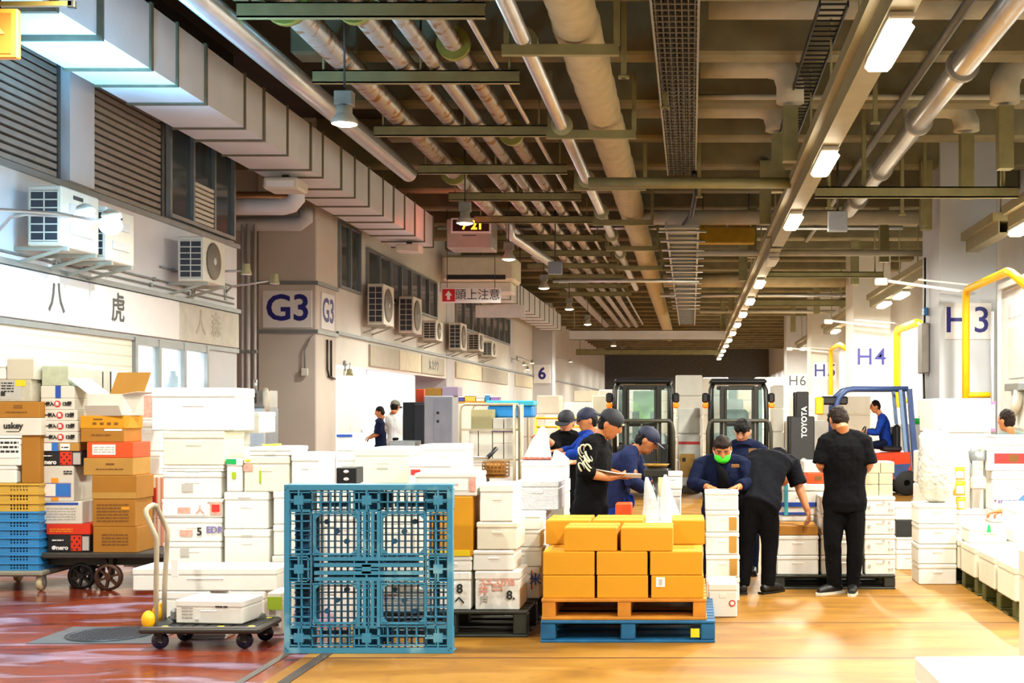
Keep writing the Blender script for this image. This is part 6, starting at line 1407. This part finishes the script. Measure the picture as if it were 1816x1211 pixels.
MB().rbox(q(1398, 0).x - .33, -.3, .04, q(1398, 0).x, -.18, .08, .01).rbox(q(1398, 0).x - .33, .18, .04, q(1398, 0).x, .3, .08, .01).rbox(q(1394, 0).x, -.5, .1, q(1398, 0).x, .5, .7, .01).build('fork', M_dark, t)
# ================================================================== air conditioners on the shop wall
def ac_unit(xo, y0, y1, z0, z1, label, fan=True):
    t = thing('air_conditioner', label, 'air conditioner', (xo, y0, z0), group='wall air conditioners'); L_ = y1 - y0; h = z1 - z0; dp = .34
    MB().rbox(-dp, 0, 0, 0, L_, h, .012).build('case', M_ac, t)
    g = MB().box(-dp + .03, -.006, .04, -.03, .001, h - .05); g.build('coil', M_grille, t)
    g = MB()
    for k in range(7): z = .05 + (h - .11) * k / 6; g.box(-dp + .03, -.012, z - .006, -.03, -.004, z + .006)
    for x in (-dp + .03, -dp / 2, -.03): g.box(x - .006, -.012, .04, x + .006, -.004, h - .05)
    g.build('coil_guard', M_ac, t)
    if not fan:
        for zz in (.14, .36): MB().rbox(.0, L_ * .2, zz, .012, L_ * .8, zz + .09, .003).build('outlet_slot', M_greywall, t)
        MB().rbox(0, L_ * .3, h - .1, .008, L_ * .55, h - .06, .002).build('badge', M_grille, t)
    else: MB().lathe([(0, 0), (min(L_, h) * .4, .0), (min(L_, h) * .42, .012), (min(L_, h) * .4, .02), (0, .02)], (0, L_ * .42, h * .5), n=24, axis='x').build('fan_grille', mat('fan_brown', '#6b6455', .5), t)
    if fan: MB().lathe([(0, .02), (.05, .022), (.05, .03), (0, .032)], (0, L_ * .42, h * .5), n=14, axis='x').build('fan_hub', M_ac, t)
    b0 = xo - WL
    for y in (.1, L_ - .1): MB().bar((-b0, y, -.02), (0.02, y, -.02), .04, .04).bar((-b0, y, -.17), (-.05, y, -.03), .03, .03).build('wall_bracket', mat('ac_bracket', '#a9a898', .5, metal=.3), t)
    return t
ac_unit(-6.28, 12.65, 13.45, 3.23, 3.83, 'wall air conditioner nearest the camera behind the blue floodlights', False); ac_unit(-6.28, 13.62, 14.3, 3.2, 3.78, 'second wall air conditioner behind the blue floodlights', False)
ac_unit(-6.28, 16.35, 17.1, 3.25, 3.83, 'wall air conditioner with round fan below the upper window')
for i, (px, y0, y1, ya, yb) in enumerate(((668, 26.2, 27.1, 575, 503), (716, 29.0, 29.9, 590, 525), (762, 31.6, 32.4, 603, 568), (812, 35, 35.9, 620, 572), (846, 38, 38.8, 622, 590), (868, 40.5, 41.3, 632, 605))):
    s_ = S(y0); ac_unit(-6.35, y0, y1, Z(ya, y0), Z(yb, y0), f'wall air conditioner on the far shop wall, {NTH[i]} after the numbered tan column')
# ================================================================== lamps on arms
def arm_lamp(label, pts, mlamp, r=.07, cold=False, pot=False):
    p0 = Vector(pts[0]); t = thing('arm_lamp', label, 'lamp', p0, group='lamps on wall arms'); MB().tube([Vector(p) - p0 for p in pts], .016, 8).build('arm', M_silver, t)
    MB().rbox(-.01, -.04, -.1, .02, .04, .1, .005).build('wall_plate', M_frame_grey, t)
    e = Vector(pts[-1]) - p0
    if pot: MB().lathe([(.05, .09), (.055, .02), (.075, -.05), (.0, -.05)], e, n=14).build('shade', mat('pot_shade', '#9a9468', .5), t); MB().lathe([(0, -.06), (.065, -.055), (.065, -.05), (0, -.05)], e, n=14).build('bulb', M_lamp_ball if pot == 2 else M_label, t)
    else:
        MB().lathe([(.03, .13), (.08, .1), (.09, .06), (.08, .05)], e, n=16).build('shade', M_lampbody, t); MB().ell(e + Vector((0, -.02, -.02)), .1, .1, .09, 16, 10).build('bulb', mlamp, t)
    return t
a1 = W(152, 385, 12.3); arm_lamp('cold blue-white floodlight on a wall arm before the first air conditioner', [(WL, 12.3, Z(452, 12.3)), (WL + .08, 12.3, Z(410, 12.3)), (WL + .2, 12.3, Z(385, 12.3)), (WL + .35, 12.3, Z(380, 12.3)), a1], M_lamp_blue)
a2 = W(198, 396, 11.6); arm_lamp('cold blue-white floodlight on the longer arm nearer the aisle', [(WL, 11.6, Z(372, 11.6)), (WL + .5, 11.6, Z(372, 11.6)), (WL + 1.0, 11.6, Z(378, 11.6)), a2], M_lamp_blue)
E_BLUE = 150
for a in (a1, a2):
    light('POINT', a + Vector((.14, -.05, -.1)), 60, (.3, .66, 1.0), .08)
    light('SPOT', a + Vector((.05, -.12, .16)), 420, (.16, .58, 1.0), .08, spot=math.radians(105), rot=(math.radians(166), math.radians(8), 0))
arm_lamp('unlit pot lamp on a wall arm past the round-fan air conditioner', [(WL, 17.3, Z(525, 17.3)), (WL + .1, 17.3, Z(492, 17.3)), (WL + .3, 17.3, Z(482, 17.3)), W(437, 480, 17.3)], None, pot=1)
arm_lamp('unlit pot lamp on a wall arm at the end of the near wall', [(WL, 18.5, Z(520, 18.5)), (WL + .1, 18.5, Z(508, 18.5)), W(487, 497, 18.5)], None, pot=1)
for i, (px, py, y) in enumerate(((930, 645, 48), (944, 642, 49.5), (936, 653, 52), (1012, 640, 62), (620, 662, 24.9))):
    arm_lamp(['lit pot lamp over the far shops, nearest of a cluster', 'lit pot lamp over the far shops, middle of a cluster', 'lit pot lamp over the far shops, last of a cluster', 'lit pot lamp near the far column marked 6', 'lit pot lamp over the bright stall door'][i], [(WL, y, Z(py, y) + .15), (WL + .1, y, Z(py, y) + .2), W(px, py, y)], None, pot=2)
# ================================================================== hanging signs, clock and white units between the ducts
def sign_plate(name, label, x0, x1, y, z0, z1, m=M_plate, zt=6.9):
    t = thing(name, label, 'sign', ((x0 + x1) / 2, y, z0)); w = (x1 - x0) / 2
    MB().rbox(-w, 0, 0, w, .05, z1 - z0, .008).build('board', m, t)
    for x in (-w * .8, w * .8): MB().cyl((x, .025, z1 - z0), (x, .025, zt - z0), .008, n=6).build('hanger_rod', M_dark, t)
    return t, w, z1 - z0
M_cjk = mat('black_sign_ink', '#1a1712', .5); M_sred = mat('sign_red', '#c8161c', .45)
t, w, h = sign_plate('overhead_sign', 'white hanging sign warning of low headroom with a red arrow square', X(782, 28), X(888, 28), 28, Z(537, 28), Z(510, 28))
MB().box(-w + .03, -.004, .03, -w + .31, 0, h - .03).build('arrow_panel', M_sred, t)
ar = lambda ox, k: [(ox, .07 * k), (ox + .07 * k, .07 * k), (ox + .07 * k, .17 * k), (ox + .12 * k, .17 * k), (ox + .035 * k, .28 * k), (ox - .05 * k, .17 * k), (ox, .17 * k)]
MB().prism(ar(-w + .135, .95), 'y', -.008, -.003).build('arrow', M_label, t)
text('頭上注意', .26, M_cjk, t, (.15, -.004, h / 2), (1, 0, 0), (0, 0, 1), bold=0, squeeze=.96)
t, w, h = sign_plate('overhead_sign', 'orange-lit end of a hanging warning sign at the picture corner', X(-315, 8.6), X(31, 8.6), 8.6, Z(103, 8.6), Z(15, 8.6), mat('orange_cast_board', '#f0a83a', .5), 4.98)  # orange cast of the light painted into board, panel and arrow
MB().box(w - .3, -.004, .03, w - .04, 0, h - .03).build('arrow_panel', mat('orange_cast_panel', '#e0742a', .5), t); MB().prism(ar(w - .2, .95), 'y', -.008, -.003).build('arrow', mat('orange_cast_arrow', '#f4b45c', .5), t)
text('頭上注意', .26, M_cjk, t, (-.15, -.004, h / 2), (1, 0, 0), (0, 0, 1), bold=.004, squeeze=.96)
t = thing('sign_rail', 'thin yellowish rail holding the orange-lit sign at the picture corner', 'rail', (X(-20, 8.6), 8.62, Z(8, 8.6))); MB().bar((-1, 0, 0), (.56, 0, .01), .04, .03).build('bar', mat('brassy_rail', '#8f7a3a', .4, metal=.5), t); MB().rbox(.53, -.02, -.02, .58, .02, .03, .004).build('end_cap', M_dark, t)
DCk = 27.1; t = thing('fan_unit', 'pale ventilation unit closing the end of the near duct', 'ventilation unit', (X(832, DCk), DCk, Z(440, DCk))); w = (872 - 792) / S(DCk) / 2; h = (440 - 388) / S(DCk)
MB().rbox(-w, 0, 0, w, .8, h, .02).build('case', mat('unit_grey', '#aaa59c', .45, metal=.2), t); MB().box(-.15, -.004, h * .42, .15, 0, h * .45).build('slot', M_dark, t)
t = thing('digital_clock', 'red digital display board showing yellow digits in a white frame', 'display', (X(836, DCk), DCk - .06, Z(414, DCk))); w = (872 - 801) / S(DCk) / 2; h = 27 / S(DCk)
MB().rbox(-w, 0, 0, w, .05, h, .008).build('frame', M_plate, t); MB().box(-w + .04, -.005, .04, w - .04, 0, h - .04).build('screen', mat('dark_red_screen', '#2a0606', .3), t)
text('7 21', .26, emis('yellow_digits', '#ffb020', 3.5), t, (.03, -.008, h / 2), (1, 0, 0), (0, 0, 1), bold=.008)
light('POINT', (X(800, 25.6), 25.6, Z(402, 25.6)), 12, (1, .12, .08), .1)
DV = 29.2; t = thing('ceiling_air_conditioner', 'big cream ceiling air unit with a dark outlet slot above the warning sign', 'air conditioner', (X(848, DV), DV, Z(498, DV))); w = (912 - 784) / S(DV) / 2; h = 46 / S(DV)
MB().rbox(-w, 0, 0, w, 1.2, h, .06).build('case', mat('cream_unit', '#d6cfb0', .4), t); MB().rbox(-w + .1, -.012, .03, w - .2, 0, .14, .005).build('outlet', M_dark, t); MB().rbox(-w - .1, .2, -.25, w - .1, 1.0, 0, .03).build('lower_tray', M_ac, t)
t = thing('hanging_board', 'plain white hanging panel below the warning sign', 'board', (X(887, 30.5), 30.5, Z(563, 30.5))); w = 44 / S(30.5)
MB().rbox(-w, 0, 0, w, .05, 22 / S(30.5), .005).build('board', mat('panel_white', '#c4c2ba', .5), t); MB().cyl((-w * .8, .02, .25), (-w * .8, .02, 3), .01, n=6).cyl((w * .8, .02, .25), (w * .8, .02, 3), .01, n=6).build('hanger_rod', M_dark, t)
t = thing('junction_box', 'grey box lamp hanging from a crossing pipe beyond the third tube lamp', 'box', (X(1486, 20.5), 20.5, Z(410, 20.5))); MB().rbox(-.16, 0, 0, .16, .12, .33, .01).build('case', mat('box_grey', '#8d929a', .45, metal=.3), t); MB().cyl((0, .06, .33), (0, .06, 1.5), .02, n=8).build('stem', M_dark, t)
t = thing('junction_box', 'small grey box on a rod beside the pendant lamps', 'box', (X(984, 27), 27, Z(486, 27))); MB().rbox(-.15, 0, 0, .15, .12, .27, .01).build('case', MATS['box_grey'], t); MB().cyl((0, .06, .27), (0, .06, 1.8), .015, n=8).build('stem', M_dark, t)
t = thing('duct_light', 'box-shaped pale floodlight fixed under the near duct', 'lamp', (X(492, 18.4), 18.4, 4.80)); MB().rbox(-.22, 0, 0, .3, .5, .17, .03).build('case', M_ac, t); MB().box(-.16, -.005, .03, .24, 0, .12).build('lens', M_label, t); MB().rbox(.0, .2, .17, .1, .3, .24, .005).build('bracket', M_dark, t)
t = thing('duct_light', 'small pale box lamp under the far end of the near duct', 'lamp', (X(722, 25.8), 25.8, Z(446, 25.8))); MB().rbox(-.25, 0, 0, .25, .4, .16, .03).build('case', M_ac, t); MB().rbox(-.05, .15, .16, .05, .25, .22, .005).build('bracket', M_dark, t)
# conduits on the tan column
t = thing('wall_conduit', 'thin conduit ending in a small box on the tan column', 'conduit', (X(541, 22.97), 22.97, Z(655, 22.97))); MB().tube([(0, -.02, .0), (0, -.02, .35), (.05, -.02, .45), (.15, -.02, .62)], .015, 8).build('tube', M_frame_grey, t); MB().rbox(-.06, -.05, -.12, .06, 0, .02, .01).build('switch_box', M_ac, t)
for i, px in enumerate((430, 440, 452)):
    t = thing('riser_pipe', ['outer vertical pipe', 'middle vertical pipe', 'inner vertical pipe'][i] + ' in the passage mouth beside the tan column', 'pipe', (X(px, 22.6), 22.6, 0)); MB().cyl((0, 0, 0), (0, 0, 4.9), .03 + .012 * (i == 1), n=10).build('tube', M_greywall, t)
    MB().rbox(-.05, -.05, 2.6, .05, .05, 2.66, .005).build('clip', M_frame_grey, t)
# pipework on the aisle side of the tan column
t = thing('wall_conduit', 'pair of bent dark conduits below the G3 aisle plate', 'conduit', (WL + .03, 23.6, 2.9)); MB().tube([(0, 0, 0), (0, 0, -.55), (0, .1, -.68), (0, .5, -.72)], .02, 8).tube([(0, .25, 0), (0, .25, -.7)], .02, 8).build('tube', M_dark, t)
# ================================================================== yellow guards, bracket arms, panel and truck body by the H columns
def guard(y0, y1, x, z, r, label):
    t = thing('yellow_guard', label, 'guard frame', (x, y1, 0)); L_ = y0 - y1
    MB().tube([(0, 0, 0), (0, 0, z - .15), (0, -.04, z - .05), (0, -.14, z), (0, L_ + .1, z), (.04, L_ + .02, z - .03), (.12, L_, z - .1), (.4, L_ + .1, z - .32)], r, 12).build('rail', M_yellow, t)
    MB().cyl((0, 0, 1.85), (.42, 0, 1.85), r * .8, n=10).build('crossbar', M_yellow, t); MB().rbox(-.1, -.1, 0, .1, .1, .02, .005).build('foot_plate', M_yellow, t)
    MB().rbox(.36, L_ + .02, 0, .44, L_ + .12, z - .25, .01).build('grey_post', M_frame_grey, t)
guard(19.0, 22.0, 4.76, 3.67, .065, 'yellow pipe guard frame in front of column H3'); guard(31.3, 34.4, 5.58, 3.75, .1, 'yellow pipe guard frame in front of column H4'); guard(43.8, 46.8, 5.15, 3.85, .08, 'yellow pipe guard frame in front of column H5')
for i, (px0, py0, px1, py1, y) in enumerate(((1558, 496, 1714, 518, 22.2), (1466, 568, 1575, 580, 34.6), (1398, 617, 1476, 625, 47.2))):
    a = W(px0, py0, y); b2 = W(px1, py1, y); t = thing('bracket_arm', f'slim white bracket arm reaching out from column H{i + 3}', 'bracket', b2)
    MB().bar((0, 0, 0), a - b2, .05, .05).bar((0.1, 0, .12), (a - b2) * .55 + Vector((0, 0, .1)), .03, .03).build('arm', M_plate, t); MB().rbox((a - b2).x - .06, -.06, (a - b2).z - .1, (a - b2).x + .16, .06, (a - b2).z + .03, .02).build('end_block', M_plate, t); MB().cyl((.1, 0, .12), (.3, .3, .12), .02, n=8).build('wall_stay', M_plate, t)
t = thing('electric_panel', 'tall grey electric panel with cables on the flank of column H3', 'panel', (4.49, 23.9, Z(662, 24))); MB().rbox(-.14, 0, 0, 0, .5, .95, .02).build('case', mat('panel_grey', '#9a938a', .45, metal=.2), t)
MB().tube([(-.06, .2, .95), (-.05, .2, 1.5), (-.05, .2, 2.2)], .02, 8).tube([(-.06, .3, 0), (-.05, .3, -.35), (-.05, .2, -.8)], .02, 8).build('cable', M_dark, t); MB().rbox(-.09, .1, 1.1, -.01, .3, 1.25, .01).build('blue_valve', mat('blue_valve', '#2a6fa8', .4), t)
t = thing('cold_store_booth', 'white cold store booth with a recessed panel at the edge of the picture', 'booth', (5.25, 15.5, 0)); M_tw = mat('booth_white', '#dedfda', .4)
MB().rbox(0, 0, 0, 1.3, 6.0, 3.62, .03).build('shell', M_tw, t); MB().rbox(-.05, -.05, 3.62, 1.3, 6.05, 3.72, .01).build('cornice', M_tw, t)
for k in range(3): MB().box(-.012, 4.6 + .32 * k, 3.1, .0, 4.85 + .32 * k, 3.32).build('slot', M_greywall, t)
MB().rbox(-.03, 4.2, 2.1, 0, 5.4, 2.95, .01).build('side_panel', mat('booth_panel', '#c9c6bc', .5), t); MB().rbox(-.12, 4.4, 1.9, 0, 5.3, 2.02, .01).build('grey_ledge', M_frame_grey, t); MB().tube([(-.06, 4.6, 1.9), (-.08, 4.6, 1.7), (-.1, 4.9, 1.5)], .08, 8).build('hose', M_ac, t)
t = thing('notice_strip', 'narrow pale notice strip with pink ends fixed beside the truck body', 'notice', (X(1761, 16.9), 16.9, Z(765, 16.9))); MB().rbox(-.03, 0, 0, .03, .02, .4, .003).build('sheet', mat('pale_notice', '#cfd6e4', .5), t); MB().box(-.031, -.003, 0, .031, 0, .04).box(-.031, -.003, .36, .031, 0, .4).build('pink_end', mat('pink_end', '#d56a94', .5), t); MB().cyl((0, .03, -1.35), (0, .03, 1.6), .02, n=8).build('post', M_frame_grey, t)
t = thing('green_basket', 'bright green basket beyond the red forklift', 'basket', (X(1625, 25.5), 25.5, Z(752, 25.5))); MB().lathe([(0, 0), (.11, 0), (.13, .12), (.12, .12), (.1, .02), (0, .02)], n=16).build('tub', mat('bright_green', '#1fd44a', .4), t)
stack(25.4, CY + H * S(25.4), [(1600, 1650, 800), (1602, 1648, 752)], .6, 'pile carrying the green basket', 'pile carrying the green basket')
# ================================================================== wrapped loads and cabinets filling the far aisle
M_wl = mat('wrapped_white_load', '#e3e1d6', .4, var=.06, scale=3, bump=.15); M_wl2 = mat('wrapped_cream_load', '#d9d2b8', .45, var=.08, scale=3, bump=.15)
def load(px0, px1, yt, d, label, m=None, dp=.9, det=(), card=False):
    w = (px1 - px0) / S(d); h = Z(yt, d) - .14; t = thing('wrapped_load', label, 'pallet load', (X((px0 + px1) / 2, d), d, 0), group='wrapped loads in the far aisle')
    MB().rbox(-w / 2, 0, .0, w / 2, dp, .13, .01).build('base', mat('load_base', '#5a5344', .7), t)
    n = max(2, int(h / .42)); 
    for k in range(n): MB().rbox(-w / 2 + .004 * (k % 2), 0.003 * (k % 3), .132 + h * k / n, w / 2 - .004 * ((k + 1) % 2), dp, .13 + h * (k + 1) / n - .004, .02).build('layer', m or M_wl, t)
    details(t, det, w, h)
    return t
load(1198, 1246, 664, 26.5, 'tall white load between the two dark forklifts, higher one'); load(1202, 1242, 722, 24.3, 'white cabinet-like load with red stripe and keypad between the dark forklifts', M_fkw, .5, [('s', .02, .98, .62, .655, 'red'), ('s', .1, .75, .2, .5, 'tape'), ('s', .2, .35, .4, .45, 'ink')])
load(1246, 1292, 668, 30, 'white load glimpsed past the cab with the white notice'); load(1370, 1390, 682, 27, 'narrow white load beyond the forklift mast')
load(1340, 1400, 668, 34, 'white load far behind the forklift mast'); load(1050, 1082, 700, 27, 'cream load beside the cab with the lime vest', M_wl2); load(1000, 1046, 712, 29, 'white load behind the yellow rail'); load(1062, 1110, 690, 33, 'white load further behind the lime vest cab')
load(1395, 1470, 745, 26.5, 'broad white load behind the standing man'); load(1448, 1545, 700, 30, 'broad white load behind the forklift driver'); load(1545, 1640, 722, 31, 'white load beyond the driver toward column H4')
load(1640, 1700, 705, 27.5, 'white load against column H3, hidden side'); load(1655, 1760, 705, 20, 'long white cold cabinet before column H3', M_fkw, 1.2); pass
load(1690, 1770, 770, 15.8, 'white cold cabinet behind the yellow jars', M_fkw, .8); load(1640, 1688, 800, 16.9, 'low white load behind the clear wrapped bundle')
load(952, 992, 700, 31, 'khaki load by the yellow rail under the far lamps', M_wl2); load(890, 945, 735, 26, 'pale load behind the roll cage')
load(965, 1003, 735, 24, 'white load past the roll cage posts')
for i, (px, d, yt) in enumerate(((1085, 42, 690), (1130, 48, 688), (1170, 55, 692), (1262, 46, 690), (1330, 44, 686), (1378, 40, 688), (1040, 50, 692), (1215, 60, 700), (1425, 52, 702), (1446, 40, 700))): load(px - 22, px + 22, yt, d, f'pale load deep in the far aisle, {NTH[i]} of the scattered far ones', M_wl if i % 2 else M_wl2)
t = thing('yellow_rail', 'yellow safety rail beyond the men in caps', 'rail', (X(985, 22), 22, 0)); g = MB()
for z in (.95, 1.3, 1.45): g.cyl((-.35, 0, z), (.45, 0, z), .02, n=8)
for x in (-.34, .05, .44): g.cyl((x, 0, 0), (x, 0, 1.45), .022, n=8)
g.build('tubes', M_yellow, t)
# ceiling lamps inside shops and beyond
for x, y, z, e in ((-8.2, 16.8, 2.7, 420), (-8.3, 25.8, 2.65, 700), (-8.0, 29.4, 2.65, 500)):
    t = thing('shop_ceiling_lamp', f'ceiling lamp inside the {"glazed near shop" if y < 20 else "bright stall" if y < 28 else "stall with the black fridge"}', 'lamp', (x, y, z)); MB().rbox(-.1, -.6, 0, .1, .6, .05, .01).build('housing', M_lampbody, t); MB().rbox(-.07, -.56, -.03, .07, .56, 0, .01).build('diffuser', M_lamp_warm, t); light('AREA', (x, y, z - .05), e, (.86, .95, 1), .2, 1.1)

# shelf of tubs above the stall
t = thing('stall_shelf', 'long shelf above the stall opening past the grey locker', 'shelf', (X(845, 23), 23, Z(712, 23))); MB().rbox(-.5, 0, -.03, .5, .4, 0, .005).build('board', M_kraft2, t)
for x in (-.46, .46): MB().rbox(x - .02, .1, -Z(712, 23), x + .02, .14, -.03, .004).build('post', M_frame_grey, t)
for i, (a, b2, h, c, n) in enumerate(((806, 822, 9, '#4a4a9a', 'violet'), (823, 842, 12, '#c9b04a', 'mustard'), (843, 858, 8, '#d9d6cc', 'white'), (859, 868, 13, '#2f7fb4', 'blue'), (869, 884, 9, '#8a6ab0', 'lilac'))):
    w = (b2 - a) / S(23); tb = thing('plastic_tub', f'{n} tub on the long shelf above the stall opening', 'tub', (X((a + b2) / 2, 23), 23.05, Z(712, 23) + .001), group='tubs on the stall shelf')
    MB().rbox(-w / 2, 0, 0, w / 2, .28, h / S(23) * .8, .01).build('tub', mat('tub_' + n, c, .4), tb); MB().rbox(-w / 2 - .008, -.008, h / S(23) * .8, w / 2 + .008, .29, h / S(23), .006).build('lid', M_label, tb)

# conduits on the near wall, small things in the passage and shop, lagged box duct
for i, (z, y0, y1) in enumerate(((3.16, 9.5, 18.8), (3.24, 14.4, 18.8), (3.42, 16.2, 18.9))):
    t = thing('wall_conduit', ['thin lowest conduit', 'thin middle conduit', 'thin uppermost conduit'][i] + ' running along the near wall above the fascia boards', 'conduit', (WL + .02, y0, z)); L_ = y1 - y0
    MB().tube([(0, 0, 0), (0, L_, 0)], .013, 8).build('tube', M_frame_grey, t)
    for k in range(int(L_ / 1.2)): MB().rbox(-.02, .4 + k * 1.2, -.025, .02, .44 + k * 1.2, .025, .004).build('clip', M_frame_grey, t)
t = thing('yellow_post', 'yellow capped post in the passage mouth beyond the white block', 'post', (X(380, 19.3), 19.3, 0)); MB().cyl((0, 0, 0), (0, 0, Z(690, 19.3)), .05, n=12).build('shaft', M_frame_grey, t); MB().lathe([(.055, Z(690, 19.3)), (.055, Z(670, 19.3)), (.04, Z(667, 19.3)), (0, Z(667, 19.3))], n=14).build('cap', M_yellow, t)
t = thing('water_jug', 'dark round jug standing on a stand behind the shop glass', 'jug', (X(306, 17.4), 17.4, 0)); MB().rbox(-.16, -.16, 0, .16, .16, Z(690, 17.4), .01).build('stand', M_label, t); MB().lathe([(0, 0), (.11, 0), (.12, .06), (.1, .14), (.045, .2), (.04, .25), (0, .25)], (0, 0, Z(690, 17.4) + .001), n=16).build('jug', mat('dark_blue_jug', '#1d2c3a', .3), t)
t = thing('lagged_box_duct', 'yellow-lit lagged box duct crossing beyond the thick white lagged pipe', 'duct', (.75, 27.3, Z(431, 27.3))); MB().rbox(-.62, 0, 0, .62, .3, .34, .02).build('jacket', mat('yellow_lit_lagging', '#b08a1c', .85, var=.15, bump=.3), t); MB().rbox(-.6, -.03, .38, .0, .32, .5, .02).rbox(.05, -.03, .38, .55, .32, .48, .02).build('upper_lagging', MATS['yellow_lit_lagging'], t)  # yellow light on the duct painted into its lagging colour
for x in (-.5, .5): MB().cyl((x, .15, .34), (x, .15, 1.9), .012, n=6).build('hanger_rod', M_dark, t)
for i, (px, y, z0) in enumerate(((1106, 14.2, 5.3), (1180, 16.9, 5.6), (1532, 19.0, 4.9), (1552, 16.9, 5.4), (1470, 21.2, 4.95), (1240, 21.6, 5.2), (1640, 22.2, 4.8), (1600, 21.6, 4.9))):
    t = thing('hanger_strut', f'slim olive hanger strut under the ceiling, {NTH[i]} of the scattered ones', 'hanger', (X(px, y) , y, z0), group='slim ceiling hanger struts'); MB().rbox(-.03, -.03, 0, .03, .03, 6.9 - z0, .004).build('strut', M_steel_olive, t); MB().rbox(-.06, -.04, 0, .06, .04, .03, .004).build('foot', M_steel_olive, t)
# ------------------------------------------------------------------ world, view
w = bpy.data.worlds.new('world'); SCN.world = w; w.use_nodes = True
w.node_tree.nodes['Background'].inputs[0].default_value = (1, .98, .93, 1); w.node_tree.nodes['Background'].inputs[1].default_value = .3
SCN.view_settings.view_transform = 'Standard'; SCN.view_settings.look = 'None'; SCN.view_settings.gamma = 1; SCN.view_settings.use_curve_mapping = False
SCN.view_settings.exposure = EXPOSURE
SCN.cycles.use_denoising = True
SCN.cycles.max_bounces = 8; SCN.cycles.diffuse_bounces = 5; SCN.cycles.glossy_bounces = 3; SCN.cycles.transmission_bounces = 4; SCN.cycles.transparent_max_bounces = 6
SCN.cycles.sample_clamp_indirect = 6; SCN.cycles.caustics_reflective = False; SCN.cycles.caustics_refractive = False
